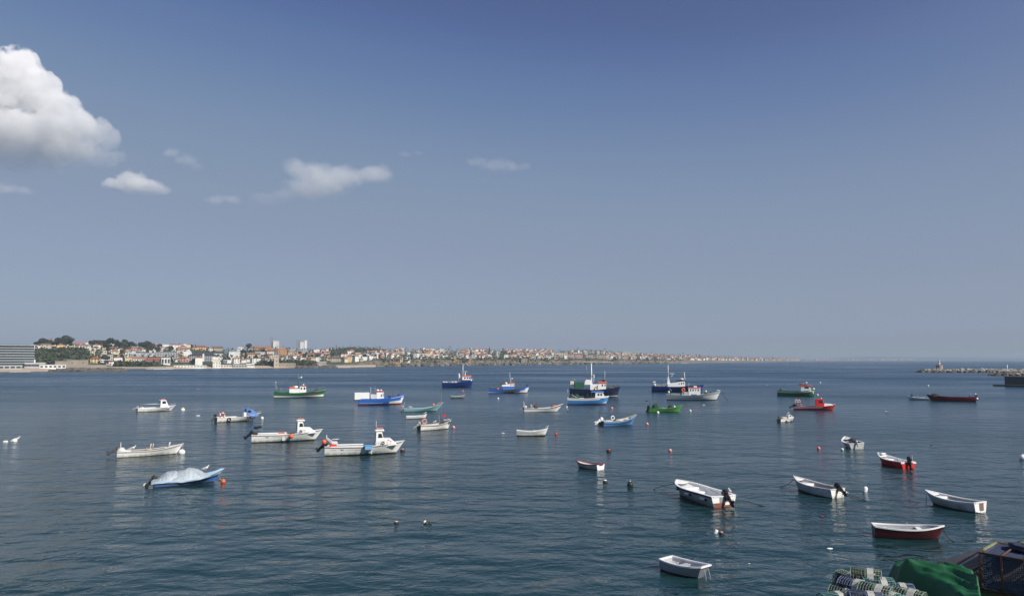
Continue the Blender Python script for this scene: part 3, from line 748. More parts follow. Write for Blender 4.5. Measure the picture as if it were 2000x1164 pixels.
# unique labels: look, row, nearest landmark; ties are told apart by their order from the left
from collections import defaultdict
def settle(REG):
    D1 = defaultdict(list)
    for q in REG: D1[(q[1], q[2], q[3], q[4])].append(q)
    for k, v in D1.items():
        v.sort(key=lambda q: q[5])
        base = f'{k[1]} {k[0]} {k[2]} the {k[3]}'.replace('in line with', 'beside').replace(' with ', ' under ')
        if len(v) == 1: v[0][0]['label'] = base
        else:
            nm = {2: ('left one', 'right one'), 3: ('left one', 'middle one', 'right one')}.get(len(v)) or [('first', 'second', 'third', 'fourth', 'fifth', 'sixth', 'seventh', 'eighth', 'ninth', 'tenth')[min(i, 9)] + ' from left' for i in range(len(v))]
            for i, q in enumerate(v): q[0]['label'] = base + ', ' + nm[i]
settle(REG)
# the rest of the far town, too many to count: one mass
mb = MB(); cols = list(WALLC) ; rcs = list(ROOFC)
for (g, w, d, h, wall, roof, rcol, rz) in far_boxes:
    mb.box((g.x, g.y, g.z + h / 2 - 2), (w, d, h + 4), cols.index(wall), rz=rz)
    M = Matrix.Rotation(rz, 3, 'Z'); rh = 0.4 if roof == 'flat' else 2.4
    if roof == 'flat': mb.box((g.x, g.y, g.z + h + .2), (w * 1.03, d * 1.03, .4), len(cols) + rcs.index(rcol), rz=rz)
    else:
        v = [M @ Vector(q) + Vector((g.x, g.y, g.z + h)) for q in ((-.53 * w, -.55 * d, 0), (.53 * w, -.55 * d, 0), (.53 * w, .55 * d, 0), (-.53 * w, .55 * d, 0), (-.3 * w, 0, rh), (.3 * w, 0, rh))]
        mb.add(v, [(3, 2, 1, 0), (0, 1, 5, 4), (2, 3, 4, 5), (1, 2, 5), (3, 0, 4)], len(cols) + rcs.index(rcol))
tag(mb.build('distant_houses', [WM[c] for c in cols] + [RM[c] for c in rcs]), 'mass of small pale houses along the far end of the coast', 'houses', kind='stuff')

# ------------------------------------------------------------------ trees
def leaf_mat(name, a, b):
    m = bpy.data.materials.new(name); N, L = nodes(m); bs = N['Principled BSDF']; bs.inputs['Roughness'].default_value = 0.8
    oi = N.new('ShaderNodeObjectInfo'); tc = N.new('ShaderNodeTexCoord')
    n = N.new('ShaderNodeTexNoise'); n.inputs['Scale'].default_value = 0.8; n.inputs['Detail'].default_value = 3; L.new(tc.outputs['Object'], n.inputs['Vector'])
    ad = N.new('ShaderNodeMath'); ad.operation = 'ADD'; L.new(n.outputs['Fac'], ad.inputs[0]); L.new(oi.outputs['Random'], ad.inputs[1])
    mr = N.new('ShaderNodeMapRange'); mr.inputs['From Min'].default_value = 0.4; mr.inputs['From Max'].default_value = 1.6; L.new(ad.outputs[0], mr.inputs['Value'])
    mx = N.new('ShaderNodeMix'); mx.data_type = 'RGBA'; mx.inputs['A'].default_value = (*a, 1); mx.inputs['B'].default_value = (*b, 1)
    L.new(mr.outputs[0], mx.inputs['Factor']); L.new(mx.outputs['Result'], bs.inputs['Base Color']); return m
PINE = leaf_mat('pine_foliage', (0.030, 0.041, 0.030), (0.062, 0.078, 0.048))
LEAF = leaf_mat('tree_foliage', (0.022, 0.034, 0.019), (0.06, 0.075, 0.038))
BARK = paint('bark', (0.10, 0.075, 0.055), 0.9, 0.5, None, 2)
def crown(lobes, n, s, seed):
    r = random.Random(seed); mb = MB()
    for i in range(n):
        c, rx, rz = r.choice(lobes)
        v = Vector((r.gauss(0, 1), r.gauss(0, 1), r.gauss(0, 1))).normalized() * (r.uniform(0.55, 1.0) ** 0.5)
        p = Vector((c[0] + v.x * rx, c[1] + v.y * rx, c[2] + v.z * rz))
        a = Vector((r.gauss(0, 1), r.gauss(0, 1), r.gauss(0, 1))).normalized(); b = a.orthogonal().normalized(); b.rotate(Matrix.Rotation(r.uniform(0, 6), 3, a)); c2 = a.cross(b)
        q = s * r.uniform(0.6, 1.3)
        mb.add([p + b * q, p + c2 * q * .7, p - b * q * .9, p - c2 * q * .7 + a * q * .3], [(0, 1, 2, 3)])
    return mb
def tproto(lobes, n, s, seed, th, tr, mat, branches=()):
    cm_ = crown(lobes, n, s, seed).build('crown', mat).data
    tb = MB().tube([(0, 0, -2), (0.1, 0, th * .5), (0, 0.1, th)], [tr, tr * .8, tr * .5], 7)
    for b in branches: tb.tube([(0, 0, th * .75), b], [tr * .5, tr * .2], 5)
    tm_ = tb.build('trunk', BARK).data
    for nm in ('crown', 'trunk'): bpy.data.objects.remove(bpy.data.objects[nm])
    return cm_, tm_
T_PINE = tproto([((0, 0, 7.6), 4.2, 2.3), ((2.0, 0.5, 8.0), 2.6, 1.9), ((-2.1, -.4, 7.7), 2.6, 1.9), ((0.3, 1, 9.0), 2.6, 1.6)], 620, 0.75, 1, 8, 0.4, PINE, ((2.2, .4, 8.2), (-2, -.4, 8)))
T_ROUND = tproto([((0, 0, 5.2), 3.0, 2.6), ((1.6, .4, 4.4), 2.1, 1.8), ((-1.7, -.4, 4.6), 2.1, 1.9), ((.2, -.3, 7.0), 1.9, 1.5)], 420, 0.7, 2, 4.5, 0.3, LEAF, ((1.5, .3, 5), (-1.4, -.2, 5)))
T_BUSH = tproto([((0, 0, 1.6), 3.2, 1.7), ((2.2, .3, 1.3), 2.0, 1.3), ((-2.3, .2, 1.5), 2.2, 1.4)], 320, 0.7, 3, 1.2, 0.2, LEAF, ((1, .2, 1.6), (-1, .1, 1.6)))
T_CONE = tproto([((0, 0, 4 + 1.5 * k), 2.3 - .38 * k, 0.6) for k in range(6)], 330, 0.6, 4, 12, 0.25, PINE)
def tree(px, m, kind, k, label, name='tree', group='trees of the far shore'):
    g = ground(px, m)
    e = empty(name, g, rc.uniform(0, 6.28)); e.scale = (k, k, k)
    cm_, tm_ = {'pine': T_PINE, 'round': T_ROUND, 'bush': T_BUSH, 'cone': T_CONE}[kind]
    child('crown', cm_, e); child('trunk', tm_, e)
    tag(e, label, 'tree' if kind != 'bush' else 'bush', group); return e
TREG = []
for (px, m, kd) in treespots:
    if px > HX: continue
    z, rel = zone(px); rw = rowword(px, m)
    if kd == 'bush': k = rc.uniform(0.8, 1.5); t = tree(px, m, 'bush', k, 'x', 'bush'); wd = 'large spreading bush' if k > 1.15 else 'low dark bush'
    else:
        kind = rc.choices(('pine', 'round', 'cone'), (3, 5, 1) if px < 320 else (1, 6, 1))[0]; k = rc.uniform(0.65, 1.15)
        t = tree(px, m, kind, k, 'x', {'pine': 'pine_tree', 'round': 'tree', 'cone': 'conifer'}[kind])
        wd = {'pine': 'umbrella pine', 'round': 'round dark tree', 'cone': 'pointed conifer'}[kind]; wd = ('big ' if k > 0.95 else 'small ' if k < .78 else '') + wd
    TREG.append((t, wd, rw, rel, z, px))
settle(TREG)
# pines that draw the skyline
for i, (px, py, kind, k, lb) in enumerate((
    (112, 676, 'pine', 1.3, 'left pine of the dark clump on the hilltop beside the cream mansion'), (120, 677, 'pine', 1.25, 'second pine of the dark hilltop clump'),
    (128, 675, 'pine', 1.6, 'tallest pine of the dark hilltop clump'), (136, 677, 'pine', 1.45, 'right pine of the dark hilltop clump, next to the cream mansion'),
    (78, 679, 'cone', 1.0, 'pointed conifer standing up behind the glass hotel'), (92, 678, 'pine', 0.9, 'low pine on the skyline between conifer and hilltop clump'), (100, 679, 'pine', 0.95, 'second low pine on the skyline left of the hilltop clump'),
    (180, 679, 'pine', 1.1, 'first pine right of the cream mansion on the ridge'), (190, 679, 'pine', 1.2, 'second pine right of the cream mansion on the ridge'), (206, 680, 'pine', 1.3, 'pine left of the tallest on the long dark ridge'),
    (214, 680, 'pine', 1.7, 'tallest pine on the long dark ridge'), (224, 681, 'pine', 1.5, 'pine right of the tallest on the long dark ridge'), (236, 682, 'pine', 1.2, 'pine near the middle of the long dark ridge'),
    (244, 682, 'pine', 1.4, 'broad pine towards the right end of the long dark ridge'), (254, 683, 'pine', 1.4, 'broad pine above the orange-roofed villa'), (262, 683, 'pine', 1.1, 'pine at the right end of the long dark ridge'),
    (296, 684, 'pine', 1.2, 'single pine on the skyline left of the long white wall'), (311, 684, 'pine', 1.15, 'pine touching the left end of the long white skyline wall'), (331, 685, 'bush', 1.6, 'dark bush in front of the long white skyline wall'),
    (340, 685, 'bush', 1.5, 'dark bush at the right part of the long white skyline wall'), (485, 686, 'pine', 1.7, 'broad umbrella pine on the skyline left of the terracotta block'), (489, 692, 'round', 1.2, 'dark round tree under the broad umbrella pine'),
    (514, 690, 'round', 1.2, 'dark tree in front of the terracotta block'), (641, 692, 'round', 1.4, 'dark tree on the skyline above the cream mansion'), (634, 693, 'round', 1.2, 'smaller dark tree left of the one above the cream mansion'),
    (15, 712, 'round', 1.5, 'dark tree in front of the glass hotel, left of the flag poles'), (2, 712, 'round', 1.7, 'dark tree at the left edge in front of the glass hotel'), (30, 713, 'bush', 1.0, 'bush in front of the glass hotel'),
    (920, 697, 'cone', 1.4, 'conifer among the houses right of the skyline cluster'), (937, 694, 'cone', 1.5, 'pointed conifer on the skyline right of the cluster'), (956, 693, 'cone', 1.8, 'tall pointed conifer left of the lone white tower'),
    (1361, 701, 'cone', 1.7, 'left of two pointed conifers on the far skyline'), (1366, 701, 'cone', 1.9, 'right of two pointed conifers on the far skyline'))):
    tree(px, m_at(px, py), kind, k * 0.82, lb, {'pine': 'pine_tree', 'round': 'tree', 'cone': 'conifer', 'bush': 'bush'}[kind])
# woodland and garden green that reads as one mass
rw_ = random.Random(9); mb = MB()
def clump(g, s, n, h):
    for _ in range(n):
        p = g + Vector((rw_.gauss(0, s), rw_.gauss(0, s), abs(rw_.gauss(0, h * .5)) + .3))
        a = Vector((rw_.gauss(0, 1), rw_.gauss(0, 1), rw_.gauss(0, 1))).normalized(); b = a.orthogonal().normalized(); c2 = a.cross(b); q = rw_.uniform(.7, 1.6) * (1 + h * .06)
        mb.add([p + b * q, p + c2 * q * .8, p - b * q, p - c2 * q * .8 + a * q * .3], [(0, 1, 2, 3)])
for _ in range(150):
    px = rw_.uniform(62, 172); py = rw_.uniform(685, 712)
    if px > 108 and py > 701: continue
    clump(ground(px, m_at(px, py)), 2.6, 26, 4)
for _ in range(80):
    px = rw_.uniform(225, 312); clump(ground(px, m_at(px, 714 + rw_.uniform(-1, 1.5))), 2.2, 26, 3.2)
for _ in range(170):
    px = rw_.uniform(642, 745); f = rw_.uniform(.58, .95); clump(ground(px, depth_m(px) * f), 6, 26, 9)
for _ in range(50):
    px = rw_.uniform(962, 1012); f = rw_.uniform(.2, .5); clump(ground(px, depth_m(px) * f), 6, 24, 7)
for _ in range(70):
    px = rw_.uniform(510, 612); clump(ground(px, m_at(px, rw_.uniform(708, 714.5))), 3, 24, 4)
for _ in range(520):
    px = rw_.uniform(170, 1560); f = rw_.uniform(.1, 1.0); s = 1 + px / 900; clump(ground(px, depth_m(px) * f), 3 * s, 12, 5 * s)
for _ in range(150):
    px = rw_.uniform(735, 1330); b = beach_m(px); s = 1 + px / 900; clump(ground(px, b + rw_.uniform(3, 24)), 2.5 * s, 14, 3 * s)
for _ in range(60):
    px = rw_.uniform(1120, 1200); clump(ground(px, depth_m(px) * rw_.uniform(.93, 1.0)), 9, 14, 12)
tag(mb.build('woodland', LEAF), kind='stuff')

# ------------------------------------------------------------------ shore walls, jetty, breakwaters, quay
STONE = paint('grey_stone', (0.36, 0.32, 0.27), 0.9, 0.5, (0.2, 0.17, 0.14), 0.5, bump=0.1)
DSTONE = paint('dark_wet_rock', (0.10, 0.085, 0.07), 0.85, 0.6, (0.2, 0.17, 0.13), 0.35, bump=0.3)
def seawall(name, label, px0, px1, pt, pb, th, mat, cat):
    pts = []
    for i in range(13):
        px = px0 + (px1 - px0) * i / 12; g = ground(px, m_at(px, pb)); zt = at(px, pt, g.y).z; pts.append((g, zt))
    o0 = pts[0][0].copy(); mb = MB(); v = []
    for g, zt in pts:
        a = g - o0; v += [(a.x, a.y, -2), (a.x, a.y, zt - o0.z), (a.x, a.y + th, zt - o0.z), (a.x, a.y + th, -2)]
    f = []
    for i in range(12):
        for j in range(4): k = (j + 1) % 4; f.append((i * 4 + j, i * 4 + k, (i + 1) * 4 + k, (i + 1) * 4 + j))
    f += [(3, 2, 1, 0), (48, 49, 50, 51)]
    o = mb.add(v, [tuple(reversed(q)) for q in f]).build(name, mat); o.location = o0; return tag(o, label, cat)
seawall('sea_wall', 'long grey stone sea wall below the tan fort', 116, 206, 712.6, 717.8, 3, STONE, 'sea wall')
seawall('sea_wall', 'lower stone sea wall under the shoreline hedge', 205, 322, 716.0, 720.2, 3, STONE, 'sea wall')
seawall('sea_wall', 'thin white promenade wall at the foot of the far cliffs', 1088, 1200, 706.5, 708.6, 3, STONE, 'sea wall')
def rockheap(name, pts, hgt, half, n, smin, smax, mats, seed, kind='stuff', flat=1.0):
    """boulders heaped along a line of water points"""
    r = random.Random(seed); mb = MB()
    ln = [0]
    for a, b in zip(pts, pts[1:]): ln.append(ln[-1] + (b - a).length)
    for i in range(n):
        s_ = r.uniform(0, ln[-1]); k = max(j for j in range(len(pts) - 1) if ln[j] <= s_ + 1e-9)
        a, b = pts[k], pts[k + 1]; d = (b - a).normalized(); nrm = Vector((-d.y, d.x, 0))
        o = r.uniform(-1, 1); edge = min(1.0, (s_ + 2) / 14)
        p = a + d * (s_ - ln[k]) + nrm * o * half
        z = hgt * (1 - abs(o) ** 1.5) * edge * r.uniform(.6, 1.0)
        q = r.uniform(smin, smax)
        M = Matrix.Rotation(r.uniform(0, 6), 3, 'Z') @ Matrix.Rotation(r.uniform(-.5, .5), 3, 'X')
        mi = 1 if z < hgt * .25 else (2 if r.random() < .35 else 0)
        vs = [M @ Vector((sx * q * .5 * r.uniform(.7, 1.1), sy * q * .42 * r.uniform(.7, 1.1), sz * q * .36 * r.uniform(.7, 1.1) * flat)) + Vector((p.x, p.y, z)) for sz in (-1, 1) for sx, sy in ((-1, -1), (-.1, -1.25), (1, -1), (1.25, 0), (1, 1), (0, 1.2), (-1, 1), (-1.2, .1))]
        mb.add(vs, [tuple(reversed(range(8))), tuple(range(8, 16))] + [(j, (j + 1) % 8, 8 + (j + 1) % 8, 8 + j) for j in range(8)], mi)
    o0 = pts[0]
    mb.v = [(v[0] - o0.x, v[1] - o0.y, v[2]) for v in mb.v]
    o = mb.build(name, mats); o.location = (o0.x, o0.y, 0); return o
ROCK1 = paint('breakwater_rock', (0.34, 0.33, 0.305), 0.9, 0.6, (0.24, 0.21, 0.18), 0.5, bump=0.1)
ROCK2 = paint('breakwater_rock_brown', (0.22, 0.20, 0.17), 0.9, 0.6, (0.16, 0.13, 0.10), 0.5, bump=0.1)
jt = rockheap('rock_jetty', [sea(114, 725.0), sea(150, 725.3), sea(200, 725.3), sea(231, 724.4)], 1.0, 8, 260, 3, 6.5, [DSTONE, DSTONE, ROCK2], 3, flat=.7)
tag(jt, 'flat dark rock shelf reaching into the water below the stone sea wall', 'rocks', kind='stuff')
lr = rockheap('shore_rocks', [sea(577, 718.6), sea(610, 718.2), sea(655, 718.0)], 1.6, 5, 90, 3, 7, [DSTONE, DSTONE, ROCK2], 4, flat=.6); tag(lr, 'low dark rocks at the water edge right of the castle wall', 'rocks', kind='stuff')
lr = rockheap('shore_rocks', [sea(760 + 60 * i, shore_py(760 + 60 * i) + .1) for i in range(10)], 2.2, 8, 300, 4, 9, [DSTONE, DSTONE, ROCK2], 6); tag(lr, 'dark rocks along the foot of the cliffs', 'rocks', kind='stuff')
bw = rockheap('breakwater_rocks', [sea(1793, 727.2), sea(1880, 727.3), sea(1960, 727.4), sea(2080, 727.5)], 1.9, 5.5, 520, 1.6, 3.6, [ROCK1, DSTONE, ROCK2], 7)
tag(bw, 'long breakwater of pale boulders carrying the small harbour light', 'breakwater', kind='stuff')
b2 = rockheap('breakwater_rocks', [sea(1936, 733.4), sea(1975, 733.6), sea(2070, 734)], 1.6, 5.5, 300, 1.5, 3.0, [ROCK2, DSTONE, ROCK1], 8)
tag(b2, 'nearer dark rock mole under a concrete walkway at the right edge', 'breakwater', kind='stuff')
p = sea(1955, 733.0); wk = MB().box((42, 2.0, 2.95), (86, 3.2, 0.35)).build('mole_walkway', STONE); wk.location = (p.x, p.y, 0); tag(wk, 'flat concrete walkway on top of the nearer rock mole', 'walkway')
# harbour light
p = sea(1835, 726.6); e = empty('harbour_light', (p.x, p.y, 2.2))
MB().lathe([(2.5, -1.5), (2.5, 3.0), (2.65, 3.05), (2.65, 3.4), (0.05, 3.4)], n=20, smooth=False).build('base_drum', STONE, e)
MB().lathe([(0.85, 3.4), (0.80, 4.5), (0.78, 4.5), (0.74, 5.6), (0.72, 5.6), (0.7, 6.4)], n=14, mi=[1, 1, 0, 0, 1, 1], smooth=False).build('tower', [WHITE2, PINK], e)
MB().lathe([(1.15, 6.4), (1.15, 6.55), (0.55, 6.56), (0.55, 7.5), (0.7, 7.55), (0.1, 8.1)], n=14).build('lantern', OFFWHITE, e)
tag(e, 'small red and white harbour light on a round concrete drum, on the long breakwater', 'lighthouse')
p = sea(1968, 732.5); o = MB().tube([(0, 0, 2.9), (0, 0, 6.3)], [0.28, 0.22], 8).ball((0, 0, 6.5), .3, 8).tube([(0, 0, 2.5), (0, 0, 3.3)], [.6, .5], 8).build('beacon_post', [WHITE2]); o.location = (p.x, p.y, 0); tag(o, 'thin white beacon post standing over the rock mole at the right edge', 'beacon')
# dark quay block with its landing ledge
QD = paint('dark_quay_concrete', (0.055, 0.058, 0.065), 0.85, 0.5, (0.11, 0.105, 0.10), 0.5, bump=0.05)
p = sea(1962, 754.0); e = empty('quay_pier', (p.x, p.y, 0), R(-48))
MB().box((23, 4.4, 1.6), (46, 8, 3.6)).box((23, 4.4, 3.52), (46.4, 8.4, 0.25)).build('pier_wall', [QD], e)
MB().box((22, -1.5, 0.35), (50, 3.6, 0.5)).build('landing_ledge', QD, e)
MB().tube([(6, 0.33, 0), (6, 0.33, 3.4)], .12, 6).tube([(14, .33, 0), (14, .33, 3.4)], .12, 6).build('timber_fender', DGREY, e)
tag(e, 'dark concrete quay pier with a low landing ledge at the right edge of the picture', 'quay')
# far hills across the water
HL = paint('far_hill_ground', (0.07, 0.085, 0.06), 0.95, 0.5, (0.14, 0.13, 0.10), 0.0015)
hp = tab([(1500, 703.2), (1560, 701.5), (1610, 699.8), (1650, 698.0), (1690, 696.4), (1740, 696.6), (1780, 697.6), (1830, 697.4), (1900, 698.6), (2000, 699.2), (2100, 700)])
mb = MB(); v = []; ks = list(range(1500, 2101, 12))
for px in ks:
    a = at(px, 702.6, 9300); b = at(px, hp(px) + .25 * math.sin(px * .21), 10300)
    v += [(a.x, a.y, -5), (a.x * .6 + b.x * .4, a.y * .6 + b.y * .4, b.z * .55), tuple(b), (b.x * 1.1, b.y * 1.1, -5)]
mb.add(v, [(i * 4 + j, (i + 1) * 4 + j, (i + 1) * 4 + j + 1, i * 4 + j + 1) for i in range(len(ks) - 1) for j in range(3)], 0, True)
tag(mb.build('hills', HL), kind='structure')
mb = MB()
for _ in range(85):
    px = rc.choice((rc.gauss(1634, 12), rc.gauss(1765, 16), rc.uniform(1560, 1800))); q = at(px, 702.2, 6550)
    mb.box((q.x, q.y + rc.uniform(0, 250), 9 + rc.uniform(0, 4)), (rc.uniform(5, 15), 12, rc.uniform(8, 14)))
tag(mb.build('distant_town', WM['beige']), 'faint white town across the water below the far hills', 'town', kind='stuff')


# ------------------------------------------------------------------ boat kit
class Boat:
    """local axes: x towards the bow, y to port, z up, waterline at z = 0"""
    def __init__(s, name, label, cat, xl, xr, wy, phi, r=0.33, fa=0.7, fm=0.65, fb=1.0, tw=0.82, rake=0.7, n=2.3,
                 bands=None, mats=None, inner=None, rim=None, floor=0.16, draft=0.35, matfn=None, rimw=0.10, bw=0.0, roll=0.0, group=None,
                 transom=None, thick=0.06, deck=None, srake=0.0, flare=0.80, L=None, trim=0.0):
        ph = R(phi)
        P = sea((xl + xr) / 2, wy)
        base = P
        vd = Vector((P.x, P.y, 0)).normalized()
        for _ in range(3):
            sc = F / proj((base.x, base.y, 0))[2]
            LL = L or (xr - xl) / sc / (abs(math.cos(ph)) + r * 0.92 * abs(math.sin(ph)))
            off = LL * r * 0.42 * abs(math.cos(ph)) + LL * 0.44 * abs(math.sin(ph))
            base = P + vd * off
        s.L, s.B = LL, LL * r
        s.fa, s.fm, s.fb, s.tw, s.rake, s.n, s.bw, s.srake, s.flare = fa, fm, fb, tw, rake, n, bw, srake, flare
        s.draft = draft
        az = math.atan2(P.x, P.y)
        s.o = empty(name, base, -az + ph, rx=R(roll), ry=R(-trim))
        s.pos, s.heading = base, -az + ph
        tag(s.o, label, cat, group)
        s._hull(bands, mats, inner, rim, floor, matfn, rimw, transom, thick, deck)
    def hb(s, t):
        if t < 0.45: return s.B / 2 * (s.tw + (1 - s.tw) * math.sin(PI / 2 * t / 0.45))
        u = (t - 0.45) / 0.55
        return max(0.025, s.B / 2 * (1 - (1 - s.bw) * u ** s.n))
    def sh(s, t):
        if t < 0.4: return s.fm + (s.fa - s.fm) * ((0.4 - t) / 0.4) ** 2
        return s.fm + (s.fb - s.fm) * ((t - 0.4) / 0.6) ** 1.9
    def X(s, t, z=None):
        h = s.sh(t); z = h if z is None else z
        k = min(1.2, max(-0.3, z / h))
        return -s.L / 2 + t * (s.L - s.rake * (1 - k)) + (1 - t) * s.srake * (1 - k)
    def T(s, x): return x / s.L + 0.5
    def yat(s, t, z):
        h = s.sh(t); zk = -s.draft * (1 - 0.5 * t)
        v = max(0.0, min(1.0, (z - zk) / (h - zk)))
        p = 0.06 + (1 - s.flare) * 0.8 + 0.55 * t * t * (1 - s.bw)
        return s.hb(t) * v ** p
    def _hull(s, bands, mats, inner, rim, floor, matfn, rimw, transom, thick, deck):
        NT = 22
        bands = bands or [(0.12, 0), (1.0, 1)]
        # levels: absolute below boot, then fractions of the topside
        rows = [('a', -s.draft), ('a', -0.04)]
        mi = [0]
        fr = []
        prev = 0.0
        for (f, m) in bands:
            steps = 3 if f - prev > 0.4 else (2 if f - prev > 0.2 else 1)
            for k in range(1, steps + 1):
                fr.append((prev + (f - prev) * k / steps, m))
            prev = f
        rows += [('f', f) for f, m in fr]
        rowm = [bands[0][1]] + [m for f, m in fr]
        nm = len(mats)
        mb = MB(); vs = []
        nr = len(rows)
        ts = [i / (NT - 1) for i in range(NT)]
        ts = [1 - (1 - t) ** 1.25 for t in ts]
        for t in ts:
            h = s.sh(t)
            for (k, q) in rows:
                if k == 'a': z = q * (1 - 0.5 * t) if q < -0.1 else q
                else: z = h * q
                vs.append((s.X(t, z), s.yat(t, z), z))
        fs, fm = [], []
        for side in (1, -1):
            o = 0 if side == 1 else NT * nr
            for i in range(NT - 1):
                for j in range(nr - 1):
                    a, b, c, d = o + i * nr + j, o + (i + 1) * nr + j, o + (i + 1) * nr + j + 1, o + i * nr + j + 1
                    fs.append((a, d, c, b) if side == 1 else (a, b, c, d))
                    m = rowm[j] if j < len(rowm) else rowm[-1]
                    if matfn:
                        fv = rows[j + 1][1] if rows[j + 1][0] == 'f' else 0.0
                        mm = matfn((ts[i] + ts[i + 1]) / 2, fv)
                        if mm is not None: m = mm
                    fm.append(m)
        vs2 = vs + [(x, -y, z) for x, y, z in vs]
        # transom and stem caps
        st = list(range(nr)) + [NT * nr + j for j in reversed(range(nr))]
        fs.append(tuple(st)); fm.append(rowm[-1] if transom is None else transom)
        e0 = (NT - 1) * nr
        fs.append(tuple(reversed([e0 + j for j in range(nr)] + [NT * nr + e0 + j for j in reversed(range(nr))]))); fm.append(rowm[-1])
        mb.add(vs2, fs, fm, False)
        hull = mb.build('hull', mats, s.o)
        for p in hull.data.polygons:
            p.use_smooth = len(p.vertices) == 4
        try: hull.data.set_sharp_from_angle(angle=R(40))
        except Exception: pass
        s.hull = hull
        # inside: side walls down to a sole (open boat) or a deck laid below the bulwark
        im = inner or mats[-1]
        ib = MB(); iv = []
        tl = [t for t in ts if t < (0.985 if s.bw == 0 else 1.01)]
        tl[0] = thick / s.L
        if s.bw > 0: tl[-1] = 1 - thick / s.L
        for t in tl:
            h = s.sh(t) - 0.004
            w = max(0.012, s.hb(t) - thick)
            fz = (h - deck) if deck else max(floor, 0.09 + h * 0.0)
            if not deck: fz = floor + (0.25 * (s.sh(t) - s.fm) if t > 0.5 else 0)
            wf = max(0.008, min(w, s.yat(t, fz) - thick))
            x = s.X(t)
            xf = s.X(t, fz) if t > 0.5 else x
            iv += [(x, w, h), (xf, wf, fz), (xf, -wf, fz), (x, -w, h)]
        ff = []
        n = len(tl)
        for i in range(n - 1):
            for j in range(3):
                ff.append((i * 4 + j, i * 4 + j + 1, (i + 1) * 4 + j + 1, (i + 1) * 4 + j))
        ff.append((3, 2, 1, 0)); e = (n - 1) * 4; ff.append((e, e + 1, e + 2, e + 3))
        ib.add(iv, ff, 0)
        ib.build('deck' if deck else 'inner_lining', im, s.o)
        # gunwale: a rail round the sheer and over the transom
        rm = rim or mats[-1]
        gb = MB(); gv = []; hh = 0.035
        for t in ts:
            h = s.sh(t); y = s.hb(t); x = s.X(t) + (0.03 if t > 0.97 else 0)
            yo, yi = y + 0.025, max(0.004, y - rimw)
            gv += [(x, yo, h + hh), (x, yi, h + hh), (x, yi, h - hh), (x, yo, h - hh)]
        gf = []
        n = len(ts)
        for i in range(n - 1):
            for j in range(4):
                k = (j + 1) % 4
                gf.append((i * 4 + j, (i + 1) * 4 + j, (i + 1) * 4 + k, i * 4 + k))
        gf.append((0, 1, 2, 3)); e = (n - 1) * 4; gf.append((e + 3, e + 2, e + 1, e))
        gb.add(gv, gf, 0); gb.add([(x, -y, z) for x, y, z in gv], [tuple(reversed(f)) for f in gf], 0)
        y0 = max(0.03, s.hb(0) - rimw - 0.003)
        gb.box((-s.L / 2 + rimw / 2 - 0.02, 0, s.sh(0)), (rimw + 0.03, 2 * y0, 2 * hh))
        if s.bw > 0:
            y1 = max(0.03, s.hb(1) - rimw - 0.003)
            gb.box((s.L / 2 - rimw / 2 + 0.02, 0, s.sh(1)), (rimw + 0.03, 2 * y1, 2 * hh))
        gb.build('gunwale', rm, s.o)
    # ---- parts
    def part(s, name, mb, mats, parent=None, bevel=0.0):
        return mb.build(name, mats, parent or s.o, bevel)
    def thwart(s, t, m, w=0.28, dz=0.22, th=0.05):
        z = s.sh(t) - dz
        y = max(0.1, s.yat(t, z) - 0.05)
        return s.part('thwart', MB().box((s.X(t), 0, z), (w, 2 * y, th), bev=0.02), m)
    def bench(s, t0, t1, m, dz=0.15, name='bench_seat'):
        """solid locker seat across the boat"""
        z = min(s.sh(t0), s.sh(t1)) - dz; zb = 0.12
        mb = MB(); y0, y1 = max(0.06, s.yat(t0, z) - 0.08), max(0.04, s.yat(t1, z) - 0.08); b0, b1 = max(0.03, min(y0, s.yat(t0, zb) - 0.09)), max(0.02, min(y1, s.yat(t1, zb) - 0.09))
        x0, x1 = s.X(t0), s.X(t1)
        v = [(x0, -b0, zb), (min(x1, s.X(t1, zb)), -b1, zb), (min(x1, s.X(t1, zb)), b1, zb), (x0, b0, zb), (x0, -y0, z), (x1, -y1, z), (x1, y1, z), (x0, y0, z)]
        mb.add(v, [(3, 2, 1, 0), (4, 5, 6, 7), (0, 1, 5, 4), (1, 2, 6, 5), (2, 3, 7, 6), (3, 0, 4, 7)])
        return s.part(name, mb, m, bevel=0.02)
    def foredeck(s, t0, m, dz=0.03, camber=0.05, t1=0.975):
        mb = MB(); v = []; ts = [t0 + (t1 - t0) * i / 6 for i in range(7)]
        for t in ts:
            h = s.sh(t) - dz; y = max(0.01, s.hb(t) - 0.09)
            v += [(s.X(t), -y, h), (s.X(t), 0, h + camber), (s.X(t), y, h), (s.X(t), 0, h - 0.06)]
        f = []
        for i in range(6):
            for j in range(4):
                k = (j + 1) % 4
                f.append((i * 4 + j, (i + 1) * 4 + j, (i + 1) * 4 + k, i * 4 + k))
        f += [(3, 2, 1, 0), (24, 25, 26, 27)]
        mb.add(v, f); return s.part('foredeck', mb, m)
